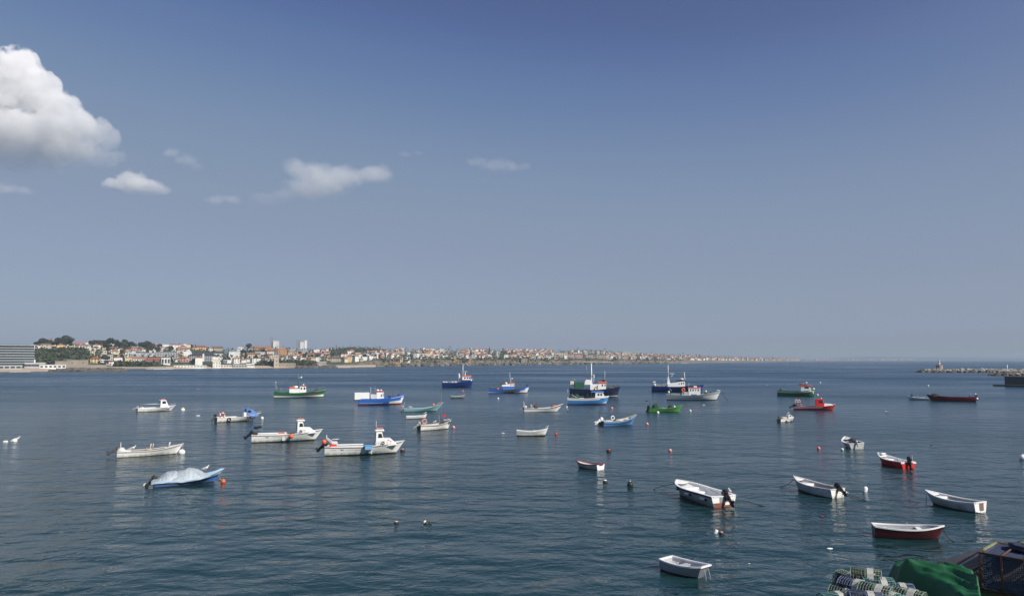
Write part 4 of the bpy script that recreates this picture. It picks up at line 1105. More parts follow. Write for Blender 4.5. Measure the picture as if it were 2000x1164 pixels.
    def strake(s, f, m, t0=0.0, t1=0.99, h=0.05, out=0.022, name='rubbing_strake'):
        """raised band along the topside at fraction f of the freeboard"""
        mb = MB(); h = h * 1.6
        N = 18
        for side in (1, -1):
            v = []
            for i in range(N + 1):
                t = t0 + (t1 - t0) * i / N
                z = s.sh(t) * f
                for dz, do in ((-h / 2, -0.02), (-h / 2, out), (h / 2, out), (h / 2, -0.02)):
                    v.append((s.X(t, z + dz) , side * (s.yat(t, z + dz) + do), z + dz))
            ff = []
            for i in range(N):
                for j in range(4):
                    k = (j + 1) % 4
                    q = (i * 4 + j, (i + 1) * 4 + j, (i + 1) * 4 + k, i * 4 + k)
                    ff.append(q if side == -1 else tuple(reversed(q)))
            ff += [(0, 1, 2, 3), (N * 4 + 3, N * 4 + 2, N * 4 + 1, N * 4)]
            mb.add(v, ff)
        return s.part(name, mb, m)
    def outboard(s, cow=None, leg=None, y=0.0, tilt=55, k=1.0, z=None, x=None, prop=None):
        """tilted outboard motor hung on the transom"""
        cow = cow or ENGINE; leg = leg or DGREY
        z = s.sh(0) + 0.05 if z is None else z
        x = -s.L / 2 - 0.10 * k if x is None else x
        e = empty('outboard_motor', (x, y, z)); e.parent = s.o
        M = Matrix.Rotation(R(tilt), 4, 'Y')
        e.rotation_euler = (0, R(tilt), 0)
        c = MB(); c.box((-0.06 * k, 0, 0.30 * k), (0.56 * k, 0.36 * k, 0.42 * k), bev=0.09 * k, taper=0.86)
        c.build('cowling', cow, e, bevel=0.03 * k)
        l = MB(); l.box((-0.08 * k, 0, -0.10 * k), (0.34 * k, 0.24 * k, 0.44 * k), bev=0.06 * k)
        l.box((-0.10 * k, 0, -0.52 * k), (0.27 * k, 0.14 * k, 0.46 * k), bev=0.04 * k)
        l.box((-0.13 * k, 0, -0.62 * k), (0.40 * k, 0.22 * k, 0.03 * k))
        l.tube([(0.12 * k, 0, -0.74 * k), (0.0, 0, -0.74 * k), (-0.3 * k, 0, -0.74 * k)], [0.03 * k, 0.075 * k, 0.055 * k], 8)
        l.box((-0.08 * k, 0, -0.86 * k), (0.16 * k, 0.03 * k, 0.2 * k), taper=1.3)
        l.build('lower_unit', leg, e)
        b = MB(); b.box((0.09 * k, 0, -0.02 * k), (0.12 * k, 0.24 * k, 0.30 * k)); b.build('clamp_bracket', leg, e)
        p = MB()
        for q in range(3):
            a = q * 2 * PI / 3
            p.box((-0.36 * k, 0.11 * k * math.sin(a), -0.74 * k + 0.11 * k * math.cos(a)), (0.02 * k, 0.10 * k, 0.17 * k), rx=-a, rz=0.5)
        p.tube([(-0.31 * k, 0, -0.74 * k), (-0.43 * k, 0, -0.74 * k)], [0.05 * k, 0.02 * k], 8)
        p.build('propeller', prop or leg, e)
        return e
    def house(s, prof, w, m, name='wheelhouse', taper=None, zref=None, y=0.0, windows=(), roof=None, rm=None, front=None, door=None, gl=None, wtop=0.94, bevel=0.03):
        """prof: side profile [(x,z)] ; w: full width; windows: [(x0,x1,z0,z1)] on both sides; front: (x,z0,z1,rake) ;
        roof: (x0,x1,z,thickness,overhang)"""
        z0 = min(z for _, z in prof); z1 = max(z for _, z in prof)
        tp = (lambda z: 1 - (1 - wtop) * (z - z0) / max(1e-6, z1 - z0))
        mb = MB().prism(prof, -w / 2, w / 2, 0, tp)
        h = s.part(name, mb, m, bevel=bevel)
        for (a, b, c, d) in windows:
            for sd in (-1, 1):
                if isinstance(a, tuple): q = a, b, c, d          # four explicit corners
                else: q = (a, c), (b, c), (b, d), (a, d)
                vo = [(x, sd * (w / 2 * tp(z) + 0.012), z) for x, z in q]
                vi = [(x, sd * (w / 2 * tp(z) - 0.02), z) for x, z in q]
                f = [(0, 1, 2, 3), (7, 6, 5, 4), (0, 4, 5, 1), (1, 5, 6, 2), (2, 6, 7, 3), (3, 7, 4, 0)]
                g = MB().add(vo + vi, f if sd == -1 else [tuple(reversed(k)) for k in f])
                g.build('window', gl or GLASS, h)
        if front:
            (xa, za), (xb, zb), npan = front
            for i in range(npan):
                ya = -w / 2 + w * (i + 0.12) / npan; yb = -w / 2 + w * (i + 0.88) / npan
                k0, k1 = tp(za), tp(zb)
                nrm = Vector((zb - za, 0, xa - xb)).normalized()
                if nrm.x < 0: nrm = -nrm
                v = [(xa, ya * k0, za), (xa, yb * k0, za), (xb, yb * k1, zb), (xb, ya * k1, zb)]
                vo = [Vector(p) + nrm * 0.014 for p in v]; vi = [Vector(p) - nrm * 0.02 for p in v]
                MB().add(vo + vi, [(0, 1, 2, 3), (7, 6, 5, 4), (0, 4, 5, 1), (1, 5, 6, 2), (2, 6, 7, 3), (3, 7, 4, 0)]).build('window', gl or GLASS, h)
        if door:
            (dx, dz0, dz1, dw) = door
            MB().box((dx - 0.012, 0.1 * w, (dz0 + dz1) / 2), (0.03, dw, dz1 - dz0)).build('door', GLASS, h)
        if roof:
            (xa, xb, z, th, ov) = roof
            MB().box(((xa + xb) / 2, 0, z + th / 2), (xb - xa, w * wtop + 2 * ov, th), bev=min(0.12, th), taper=0.96).build('roof', rm or m, h)
        return h
    def mast(s, x, z0, z1, r=0.05, m=None, arms=(), lean=0.0, y=0.0, name='mast', stays=()):
        mb = MB(); k = lambda z: x + lean * (z - z0)
        mb.tube([(x, y, z0), (k(z1), y, z1)], [r, r * 0.5], 7)
        for (z, hw, rr) in arms: mb.tube([(k(z), y - hw, z), (k(z), y + hw, z)], rr, 6)
        for (z, hl, rr) in ():
            pass
        o = s.part(name, mb, m or WHITE2)
        for (za, xb, yb, zb) in stays:
            MB().tube([(k(za), y, za), (xb, yb, zb)], 0.012, 4).build('stay', ROPE, o)
        return o
    def rail(s, t0, t1, h, m=None, n=6, r=0.018, name='guard_rail', both=True, mid=True):
        mb = MB()
        for sd in ((1, -1) if both else (1,)):
            top = []
            for i in range(n + 1):
                t = t0 + (t1 - t0) * i / n
                x, y, z = s.X(t), sd * max(0.02, s.hb(t) - 0.06), s.sh(t)
                mb.tube([(x, y, z - 0.02), (x, y, z + h)], r, 5)
                top.append((x, y, z + h))
            mb.tube(top, r, 5)
            if mid: mb.tube([(x, y, z - h * 0.5) for x, y, z in top], r * 0.7, 4)
        return s.part(name, mb, m or GALV)
    # ---- things that lie in, hang on or rest on the boat (top level, placed in the world)
    def world(s, p):
        M = Matrix.Translation(s.pos) @ s.o.rotation_euler.to_matrix().to_4x4()
        return M @ Vector(p)
    def put(s, o, p, rz=0.0):
        o.location = s.world(p); o.rotation_euler = (0, 0, s.heading + rz); return o

def rope_thing(pts, label, m=None, r=0.022, sag=0.0, group=None):
    P = [Vector(p) for p in pts]
    if len(P) == 2 and sag:
        P = [P[0].lerp(P[1], i / 10) - Vector((0, 0, sag * 4 * (i / 10) * (1 - i / 10))) for i in range(11)]
    o0 = P[0].copy()
    o = MB().tube([p - o0 for p in P], r, 5).build('mooring_rope', m or ROPE)
    o.location = o0
    return tag(o, label, 'rope', group)

def lifebuoy(b, p, label, mats, R1=0.30, r=0.07, rz=0.0):
    o = MB().ring((0, 0, 0), R1, r, Matrix.Rotation(PI / 2, 3, 'X'), 20, 8, tuple(range(len(mats)))).build('lifebuoy', mats)
    b.put(o, p, rz); return tag(o, label, 'lifebuoy')
def fender_ball(b, p, label, m, r=0.25):
    mb = MB().ball((0, 0, 0), r, 14, 0, (r, r, r * 1.08)).tube([(0, 0, r), (0, 0, r * 1.35)], r * 0.18, 6, 1)
    o = mb.build('buoy', [m, BLACK]); b.put(o, p); return tag(o, label, 'buoy')
def net_heap(b, p, label, m, sx, sy, sz, seed, cat='fishing net'):
    rnd = random.Random(seed); mb = MB()
    vs, fs = [], []; n, k = 22, 8
    for i in range(k + 1):
        th = PI / 2 * i / k
        for j in range(n):
            a = 2 * PI * j / n
            q = 1 + 0.28 * mnoise.noise(Vector((math.cos(a) * 1.7 + seed, math.sin(a) * 1.7, th * 2.2))) + rnd.uniform(-0.06, 0.06)
            vs.append((sx * math.cos(a) * math.cos(th) * q, sy * math.sin(a) * math.cos(th) * q, sz * math.sin(th) ** 0.8 * q))
    for i in range(k):
        for j in range(n):
            j2 = (j + 1) % n
            fs.append((i * n + j, i * n + j2, (i + 1) * n + j2, (i + 1) * n + j))
    fs.append(tuple(range(k * n, (k + 1) * n)))
    o = mb.add(vs, fs, 0, True).build('net_heap', m); b.put(o, p); return tag(o, label, cat)
def tyre(b, t, z, label, side=-1, R1=0.24, r=0.09):
    """old tyre hung as a fender on the hull side"""
    o = MB().ring((0, 0, 0), R1, r, Matrix.Rotation(PI / 2, 3, 'X'), 18, 8).build('tyre_fender', BLACK)
    b.put(o, (b.X(t, z), side * (b.yat(t, z) + r), z)); return tag(o, label, 'fender')
def gull(p, rz, label, k=1.0):
    """standing gull: white body, grey wings, yellow bill"""
    e = empty('gull', p, rz); e.scale = (k, k, k)
    b = MB(); M = Matrix.Rotation(R(18), 3, 'Y')
    prof = [(-0.25, 0.03), (-0.19, 0.055), (-0.08, 0.085), (0.03, 0.092), (0.12, 0.075), (0.17, 0.055), (0.21, 0.052), (0.25, 0.055), (0.285, 0.038), (0.30, 0.01)]
    zc = [0.13, 0.14, 0.155, 0.175, 0.205, 0.245, 0.285, 0.315, 0.325, 0.322]
    xs = [-0.26, -0.20, -0.10, 0.0, 0.09, 0.125, 0.14, 0.155, 0.185, 0.205]
    vs, fs = [], []; n = 10
    for i in range(10):
        for j in range(n):
            a = 2 * PI * j / n
            vs.append((xs[i], prof[i][1] * math.cos(a) * 0.9, zc[i] + prof[i][1] * math.sin(a)))
    for i in range(9):
        for j in range(n):
            j2 = (j + 1) % n; fs.append((i * n + j, i * n + j2, (i + 1) * n + j2, (i + 1) * n + j))
    fs += [tuple(reversed(range(n))), tuple(range(9 * n, 10 * n))]
    b.add(vs, fs, 0, True); b.build('body', WHITE2, e)
    for sd in (1, -1):
        w = MB(); v = [(0.08, sd * 0.085, 0.22), (0.04, sd * 0.098, 0.13), (-0.12, sd * 0.085, 0.12), (-0.34, sd * 0.03, 0.125), (-0.2, sd * 0.05, 0.2), (-0.05, sd * 0.075, 0.245)]
        vi = [(x, y - sd * 0.02, z) for x, y, z in v]; f = [tuple(range(6)), tuple(reversed(range(6, 12)))] + [((i + 1) % 6, i, 6 + i, 6 + (i + 1) % 6) for i in range(6)]
        w.add(v + vi, f if sd == -1 else [tuple(reversed(q)) for q in f]); w.build('wing', GREY, e)
        l = MB().tube([(0.0, sd * 0.035, 0.10), (0.0, sd * 0.035, 0.0)], 0.008, 4); l.box((0.025, sd * 0.035, 0.006), (0.06, 0.05, 0.01)); l.build('leg', PINK, e)
    MB().tube([(0.195, 0, 0.322), (0.24, 0, 0.316), (0.262, 0, 0.305)], [0.015, 0.012, 0.003], 5).build('bill', paint('yellow_bill', (0.6, 0.35, 0.04), 0.5), e)
    return tag(e, label, 'gull')
# ------------------------------------------------------------------ colours of single boats
DKRED2 = paint('maroon_dinghy_paint', (0.085, 0.013, 0.017), 0.35, 0.4, (0.06, 0.015, 0.015), 1.5)
GREEN = paint('green_hull_paint', (0.045, 0.17, 0.07), 0.42, 0.4, (0.03, 0.08, 0.045), 0.8, streak=True, wl=0.5)
LIME = paint('bright_green_paint', (0.10, 0.36, 0.085), 0.4, 0.3, (0.06, 0.25, 0.05), 0.8, streak=True, wl=0.5)
BLUE = paint('blue_hull_paint', (0.045, 0.17, 0.58), 0.4, 0.35, (0.05, 0.13, 0.33), 0.8, streak=True, wl=0.5)
SKYB = paint('sky_blue_paint', (0.07, 0.27, 0.62), 0.4, 0.3, (0.09, 0.22, 0.42), 0.8, streak=True, wl=0.5)
NAVY = paint('navy_paint', (0.012, 0.035, 0.17), 0.4, 0.4, (0.02, 0.03, 0.08), 0.8, streak=True, wl=0.5)
NAVYD = paint('dark_navy_paint', (0.010, 0.018, 0.06), 0.4, 0.4, (0.03, 0.03, 0.05), 0.8, streak=True, wl=0.5)
MINT = paint('pale_teal_paint', (0.26, 0.47, 0.50), 0.45, 0.3, (0.2, 0.32, 0.33), 0.8, streak=True, wl=0.5)
PALEB = paint('pale_blue_paint', (0.42, 0.60, 0.74), 0.4, 0.25, None, 0.8)
DULLG = paint('dull_grey_green_paint', (0.24, 0.27, 0.25), 0.6, 0.5, None, 1.0)
TARPB = paint('blue_canvas', (0.10, 0.22, 0.55), 0.7, 0.35, None, 1.5)
LTBLUE = paint('light_blue_plastic', (0.16, 0.42, 0.72), 0.45, 0.3, None, 2)
BROWNG = paint('bare_brown_planking', (0.14, 0.13, 0.11), 0.7, 0.5, None, 1.0)
DKBLUE = paint('dark_blue_plastic', (0.02, 0.04, 0.14), 0.4, 0.3, None, 2)
rb = random.Random(11)

# ---- A: small white cabin boat
A = Boat('fishing_boat', 'small white motorboat with a red-topped cuddy cabin, left of the boat with the blue canopy', 'boat', 270, 341, 804, 9, r=0.34, fa=0.72, fm=0.70, fb=1.08, tw=0.86, rake=0.9,
         bands=[(0.08, 0), (1.0, 1)], mats=[BOOT, WHITE, NAVYD], transom=2, rim=WHITE2, inner=OFFWHITE)  # transom coloured near-black for the shade it lies in
L = A.L
A.house([(0.08 * L, 0.5), (0.33 * L, 0.62), (0.27 * L, 1.45), (0.23 * L, 2.1), (0.09 * L, 2.1)], 1.5, WHITE2, windows=[(0.13 * L, 0.225 * L, 1.45, 1.95)], roof=(0.07 * L, 0.24 * L, 2.1, 0.07, 0.06), rm=WHITE2, front=((0.27 * L, 1.5), (0.235 * L, 2.0), 2), door=(0.083 * L, 0.75, 1.95, 0.6))
A.part('roof_hatch', MB().box((0.15 * L, 0, 2.24), (0.7, 0.9, 0.14), bev=0.04), PINK)
A.mast(0.2 * L, 2.1, 2.95, 0.02, GALV)
A.foredeck(0.78, WHITE2)
A.part('canopy_rail', MB().tube([(-0.40 * L, -0.75, 0.7), (-0.40 * L, -0.75, 1.4), (0.1 * L, -0.75, 1.45)], 0.025, 6).tube([(-0.40 * L, 0.75, 0.7), (-0.40 * L, 0.75, 1.4), (0.1 * L, 0.75, 1.45)], 0.025, 6), WHITE2)
A.part('engine_box', MB().box((-0.38 * L, 0, 0.62), (0.7, 1.1, 0.5), bev=0.08), WHITE2)
A.rail(0.84, 0.985, 0.4, n=3)
A.outboard(GREY, GREY, tilt=58, k=0.8)

# ---- B: workboat with blue canopy
B_ = Boat('fishing_boat', 'white workboat with a blue canopy over its bow and an orange lifebuoy at the stern', 'boat', 421, 511, 824, 15, r=0.34, fa=0.75, fm=0.72, fb=1.25, tw=0.9, rake=1.4,
          bands=[(0.1, 0), (1.0, 1)], mats=[BROWNG, WHITE, NAVYD], transom=2, rim=OFFWHITE, inner=OFFWHITE)  # dark transom colour paints in shade on the end turned from the sun
L = B_.L
B_.house([(0.16 * L, 0.5), (0.40 * L, 0.7), (0.36 * L, 1.35), (0.27 * L, 1.9), (0.15 * L, 1.95)], 1.5, TARPB, name='canopy', windows=[(0.17 * L, 0.25 * L, 1.35, 1.75)], roof=(0.05 * L, 0.24 * L, 1.97, 0.07, 0.05), rm=TARPB, wtop=0.8)
B_.part('console', MB().box((0.13 * L, 0, 0.9), (0.5, 1.0, 1.0), bev=0.08), WHITE2)
B_.mast(0.2 * L, 1.95, 2.5, 0.02, GALV, name='aerial'); B_.mast(0.33 * L, 1.5, 2.1, 0.015, GALV, name='aerial')
B_.foredeck(0.86, WHITE2); B_.rail(0.9, 0.985, 0.35, n=2, mid=False)
B_.outboard(ENGINE, DGREY, tilt=25, k=0.9, y=0.2)
B_.part('stern_frame', MB().tube([(-0.45 * L, -0.9, 0.7), (-0.45 * L, -0.9, 1.7), (-0.45 * L, 0.9, 1.7), (-0.45 * L, 0.9, 0.7)], 0.035, 6), GALV)
lifebuoy(B_, (-0.39 * L, -0.95, 1.15), 'orange and white lifebuoy at the stern of the blue-canopied workboat', [ORANGE, WHITE2], 0.36, 0.1)
tyre(B_, 0.27, 0.42, 'black tyre on the side of the blue-canopied workboat, near its stern')
tyre(B_, 0.74, 0.62, 'black tyre on the side of the blue-canopied workboat, near its bow')

# ---- C: green trawler with tall green mast
def green_c(t, f):
    if 0.60 < t < 0.80 and f > 0.45 and f < 0.9: return 3
C_ = Boat('fishing_trawler', 'green wooden trawler with a tall green mast and white waterline stripe', 'boat', 537, 638, 777, -4, r=0.29, fa=1.65, fm=1.28, fb=2.25, tw=0.7, rake=1.2, n=2.6,
          bands=[(0.10, 0), (0.38, 1), (1.0, 2)], mats=[BOOT, WHITE2, GREEN, BROWNG], rim=GREEN, inner=GREEN, deck=0.55, matfn=green_c)
L = C_.L
wh = C_.house([(-0.02 * L, 0.75), (0.10 * L, 0.75), (0.10 * L, 3.0), (-0.02 * L, 3.05)], 2.0, WHITE2, windows=[(0.0 * L, 0.025 * L, 2.15, 2.7), (0.055 * L, 0.085 * L, 2.15, 2.75)], front=((0.10 * L, 2.2), (0.10 * L, 2.8), 3), roof=(-0.035 * L, 0.115 * L, 3.05, 0.10, 0.15), rm=REDORANGE)
C_.house([(-0.215 * L, 0.8), (-0.022 * L, 0.8), (-0.022 * L, 2.35), (-0.215 * L, 2.3)], 1.9, WHITE2, name='deckhouse', roof=(-0.22 * L, -0.025 * L, 2.35, 0.08, 0.08), rm=OFFWHITE)
C_.part('life_raft', MB().lathe([(0.0, -0.6), (0.3, -0.58), (0.33, 0), (0.3, 0.58), (0, 0.6)], (-0.10 * L, 0.2, 2.75), 12, 0, True, Matrix.Rotation(PI / 2, 3, 'Y')), WHITE2)
C_.part('gear_locker', MB().box((-0.165 * L, 0, 2.65), (1.4, 1.3, 0.5), bev=0.06), REDORANGE)
C_.part('searchlight', MB().ball((0.045 * L, 0, 3.35), 0.22, 10), WHITE2)
C_.mast(-0.055 * L, 2.4, 6.9, 0.09, GREEN, arms=[(5.4, 0.5, 0.03)], stays=[(6.7, 0.44 * L, 0, 2.3), (6.7, -0.45 * L, 0.6, 1.7), (6.7, -0.45 * L, -0.6, 1.7)])
C_.part('radar', MB().ball((-0.0 * L, 0, 5.3), 0.24, 10).box((-0.028 * L, 0, 5.25), (0.7, 0.08, 0.06)), WHITE2)
C_.part('stern_gallows', MB().tube([(-0.47 * L, -1.2, 1.5), (-0.47 * L, -1.2, 4.0)], 0.045, 6).tube([(-0.47 * L, 1.2, 1.5), (-0.47 * L, 1.2, 3.1)], 0.045, 6).tube([(-0.38 * L, 0.3, 1), (-0.38 * L, 0.3, 2.9)], 0.03, 6), GALV)
C_.part('stern_light', MB().ball((-0.47 * L, -1.2, 4.08), 0.13, 8), WHITE2)
C_.part('winch', MB().tube([(0.29 * L, -0.7, 1.9), (0.29 * L, 0.7, 1.9)], 0.3, 10).box((0.29 * L, 0.8, 1.75), (0.7, 0.2, 0.9)).box((0.29 * L, -0.8, 1.75), (0.7, 0.2, 0.9)), paint('rusty_iron', (0.13, 0.06, 0.035), 0.8, 0.6, (0.05, 0.03, 0.02), 3))
RUSTM = MATS['rusty_iron']
C_.part('rail_posts', MB().tube([(0.30 * L, -0.9, 2.3), (0.46 * L, -0.2, 2.9)], 0.02, 5).tube([(0.30 * L, 0.9, 2.3), (0.46 * L, 0.2, 2.9)], 0.02, 5), GALV)
C_.strake(0.93, OFFWHITE, 0.78, 0.99, 0.07)

# ---- D: bright blue trawler with white box at the stern
def white_bow(t0, lo=0.2):
    def f(t, v):
        if t > t0 and v <= lo + (t - t0) / (1 - t0) * (0.86 - lo): return 1
    return f
D_ = Boat('fishing_trawler', 'bright blue trawler with a white bow wedge and a white shelter over its stern', 'boat', 699, 791, 791, 3, r=0.30, fa=1.4, fm=1.38, fb=2.35, tw=0.75, rake=0.9, n=2.7,
          bands=[(0.16, 0), (1.0, 2)], mats=[BOOTRED, WHITE2, BLUE], rim=BLUE, inner=BLUE, deck=0.6, matfn=lambda t, v: (1 if (t > 0.56 and 0.17 < v <= 0.17 + (t - 0.5) * 1.25) else None))
L = D_.L
D_.house([(-0.57 * L, 1.22), (-0.26 * L, 1.28), (-0.26 * L, 2.72), (-0.57 * L, 2.72)], 2.5, WHITE2, name='stern_shelter', wtop=0.99)
D_.part('stern_platform', MB().box((-0.52 * L, 0, 1.13), (1.3, 2.4, 0.12)), BLACK)
D_.house([(-0.11 * L, 0.9), (0.045 * L, 0.9), (0.045 * L, 2.85), (-0.11 * L, 2.85)], 1.8, WHITE2, windows=[(-0.02 * L, 0.0 * L, 1.75, 2.35), (0.02 * L, 0.035 * L, 1.85, 2.55)], front=((0.045 * L, 2.0), (0.045 * L, 2.6), 3), roof=(-0.12 * L, 0.06 * L, 2.85, 0.14, 0.12), rm=RED)
D_.house([(-0.235 * L, 0.9), (-0.112 * L, 0.9), (-0.112 * L, 2.3), (-0.235 * L, 2.35)], 1.8, OFFWHITE, name='deckhouse')
D_.part('life_raft', MB().box((-0.08 * L, 0, 3.2), (0.6, 0.7, 0.4), bev=0.12).box((-0.01 * L, 0, 3.18), (0.4, 0.5, 0.35), bev=0.1), WHITE2)
D_.mast(-0.23 * L, 2.3, 4.05, 0.04, WHITE2, arms=[(3.9, 0.2, 0.03)]); D_.mast(-0.14 * L, 2.3, 4.2, 0.02, WHITE2, name='aerial')
D_.mast(0.235 * L, 1.2, 4.6, 0.045, DGREY, stays=[(4.5, 0.47 * L, 0, 2.3)], name='derrick')
D_.part('deck_gear', MB().box((0.17 * L, 0.2, 1.5), (0.5, 0.8, 0.9), bev=0.08).box((0.25 * L, -0.3, 1.35), (0.6, 0.6, 0.7), bev=0.1), DKBLUE)
D_.part('winch', MB().tube([(0.38 * L, -0.6, 2.15), (0.38 * L, 0.6, 2.15)], 0.22, 10).box((0.37 * L, 0, 1.95), (0.8, 1.0, 0.4)), RUSTM)
D_.strake(0.86, WHITE2, 0.7, 0.99, 0.07); D_.strake(0.30, PALEB, 0.03, 0.56, 0.06)

# ---- E: pale teal open boat
E_ = Boat('open_fishing_boat', 'pale teal open fishing boat with a high pointed bow, behind the small white rowing boat', 'boat', 788, 867, 804, 5, r=0.25, fa=0.62, fm=0.60, fb=1.62, tw=0.8, rake=1.5, n=2.2,
          bands=[(0.08, 0), (1.0, 1)], mats=[BOOT, MINT], rim=MINT, inner=MINT)
L = E_.L
E_.strake(0.8, PALEB, 0.01, 0.97, 0.05); E_.foredeck(0.82, MINT)
for t in (0.25, 0.45, 0.62): E_.thwart(t, MINT)
E_.outboard(GREY, GREY, tilt=12, k=1.0, x=-0.5 * L - 0.15)
E_.part('engine_cover', MB().box((-0.34 * L, 0, 0.75), (0.9, 0.7, 0.6), bev=0.15), GREY)
E_.mast(-0.48 * L, 0.5, 1.9, 0.035, GALV, name='post')
fender_ball(E_, (0.24 * L, -0.3, 1.25), 'pink plastic float stowed forward in the pale teal boat', PINK, 0.26)
E_.part('bow_rail', MB().tube([(0.27 * L, -0.7, 1.15), (0.38 * L, -0.35, 1.62), (0.475 * L, 0, 1.75)], 0.04, 6), PINK)

# ---- F: small white rowing boat
F_ = Boat('rowing_boat', 'small white rowing boat between the pale teal boat and the boat flying a red flag', 'boat', 793, 834, 818, 4, r=0.36, fa=0.46, fm=0.44, fb=0.74, tw=0.7, rake=0.3,
          bands=[(0.22, 0), (1.0, 1)], mats=[BLACK, WHITE2], rim=WHITE2, inner=OFFWHITE)
F_.thwart(0.35, OFFWHITE); F_.thwart(0.65, OFFWHITE); F_.foredeck(0.84, WHITE2)
gull(F_.world((0.42 * F_.L, 0, 0.75)), F_.heading, 'gull standing on the bow of the small white rowing boat beside the pale teal boat', 1.1)

# ---- G: white open boat with red flag
G_ = Boat('open_fishing_boat', 'cream white open boat with a red flag forward and an orange lifebuoy aft', 'boat', 814, 886, 841, 24, r=0.36, fa=0.75, fm=0.72, fb=1.35, tw=0.85, rake=0.55,
          bands=[(0.08, 0), (1.0, 1)], mats=[BOOT, WHITE, BLACK], transom=2, rim=TANWOOD, inner=OFFWHITE)  # black transom colour stands for shade on a cream stern
L = G_.L
G_.strake(0.82, BROWNG, 0.01, 0.97, 0.045)
G_.outboard(GREY, GALV, tilt=48, k=0.95)
G_.thwart(0.3, OFFWHITE); G_.bench(0.42, 0.5, OFFWHITE); G_.foredeck(0.76, TANWOOD)
G_.mast(0.13 * L, 0.6, 2.1, 0.03, TANWOOD, lean=-0.05, name='post'); G_.mast(0.19 * L, 0.9, 5.0, 0.014, GALV, name='whip_aerial')
G_.part('flag', MB().add([(0.32 * L, 0, 2.15), (0.32 * L - 0.42, 0.1, 2.05), (0.32 * L - 0.4, 0.12, 1.72), (0.32 * L, 0, 1.78), (0.32 * L, 0.02, 2.15), (0.32 * L - 0.42, 0.12, 2.05), (0.32 * L - 0.4, 0.14, 1.72), (0.32 * L, 0.02, 1.78)], [(0, 1, 2, 3), (7, 6, 5, 4)]).tube([(0.32 * L, 0, 1.1), (0.32 * L, 0, 2.25)], 0.02, 5, 0), RED)
G_.part('pot_hauler', MB().box((0.30 * L, 0, 1.3), (0.8, 0.7, 0.25), bev=0.05).tube([(0.40 * L, -0.3, 1.35), (0.40 * L, 0.3, 1.35)], 0.18, 8), GALV)
lifebuoy(G_, (-0.36 * L, -0.3, 1.25), 'faded orange lifebuoy near the stern of the boat flying a red flag', [PINK, TANWOOD], 0.33, 0.1)
tyre(G_, 0.93, 0.95, 'small black tyre hung at the bow of the boat flying a red flag', R1=0.15, r=0.06)
gull(G_.world((-0.02 * L, -0.1, 0.95)), G_.heading, 'gull standing inside the cream boat with the red flag', 1.1)

# ---- H: white rowing boat
H_ = Boat('rowing_boat', 'white rowing boat with an upswept bow, next to a small red buoy', 'boat', 1009, 1071, 852, -3, r=0.35, fa=0.72, fm=0.58, fb=1.05, tw=0.72, rake=0.45, n=2.5,
          bands=[(0.14, 0), (1.0, 1)], mats=[BLACK, WHITE], rim=WHITE2, inner=OFFWHITE)
H_.strake(0.72, OFFWHITE, 0.02, 0.96, 0.04); H_.thwart(0.55, WHITE2, 0.3, 0.04); H_.thwart(0.25, OFFWHITE); H_.foredeck(0.85, WHITE2)
gull(H_.world((0.47 * H_.L, 0, 1.06)), H_.heading, 'gull perched on the bow tip of the white rowing boat beside a red buoy', 0.9)

# ---- I: white open boat with dark gear
I_ = Boat('open_fishing_boat', 'long white open boat with a dark stripe under its rail and a white outboard', 'boat', 1022, 1101, 805, 8, r=0.25, fa=0.68, fm=0.66, fb=1.5, tw=0.82, rake=1.25,
          bands=[(0.07, 0), (0.74, 1), (0.92, 2), (1.0, 1)], mats=[BOOT, WHITE2, DGREY, NAVYD], transom=3, rim=WHITE2, inner=GREY)  # shade on the white stern is put into the dark transom colour
L = I_.L
I_.outboard(WHITE2, GALV, tilt=60, k=1.0)
I_.part('a_frame', MB().tube([(-0.49 * L, -0.6, 0.7), (-0.5 * L, -0.1, 2.0)], 0.035, 6).tube([(-0.49 * L, 0.6, 0.7), (-0.5 * L, 0.1, 2.0)], 0.035, 6).box((-0.46 * L, 0, 0.95), (0.5, 0.9, 0.5), bev=0.1), OFFWHITE)
I_.part('console', MB().box((-0.32 * L, 0, 0.95), (0.5, 0.7, 0.9), bev=0.1), GREY)
I_.part('pot_hauler', MB().box((-0.19 * L, -0.1, 0.95), (0.7, 0.6, 0.8), bev=0.12).tube([(-0.17 * L, 0, 1.2), (-0.17 * L, 0, 2.2)], 0.035, 6), RUSTM)
for t in (0.5, 0.66): I_.thwart(t, GREY)
I_.foredeck(0.84, OFFWHITE)
net_heap(I_, (0.28 * L, 0, 0.75), 'red and brown net heap in the bow of the long white open boat', REDORANGE, 0.7, 0.4, 0.5, 3)

# ---- J: navy trawler with red roofed wheelhouse
J_ = Boat('fishing_trawler', 'navy trawler with a tall white mast and red-roofed white wheelhouse, farthest out', 'boat', 863, 924, 757, 3, r=0.31, fa=1.85, fm=1.75, fb=2.5, tw=0.9, rake=0.6, n=3.0,
          bands=[(0.10, 0), (1.0, 1)], mats=[BOOT, NAVY], rim=NAVY, inner=NAVYD, deck=0.5)
L = J_.L
J_.house([(0.13 * L, 1.6), (0.42 * L, 2.1), (0.42 * L, 2.75), (0.13 * L, 2.75)], 2.6, NAVY, name='deckhouse')
J_.house([(0.24 * L, 2.75), (0.40 * L, 2.75), (0.42 * L, 3.9), (0.15 * L, 3.9), (0.15 * L, 2.75)], 2.4, WHITE2, windows=[(0.20 * L, 0.26 * L, 3.15, 3.7), (0.29 * L, 0.34 * L, 3.15, 3.7), (0.36 * L, 0.405 * L, 3.15, 3.7)], front=((0.404 * L, 3.1), (0.414 * L, 3.7), 4), roof=(0.12 * L, 0.46 * L, 3.9, 0.42, 0.15), rm=REDORANGE)
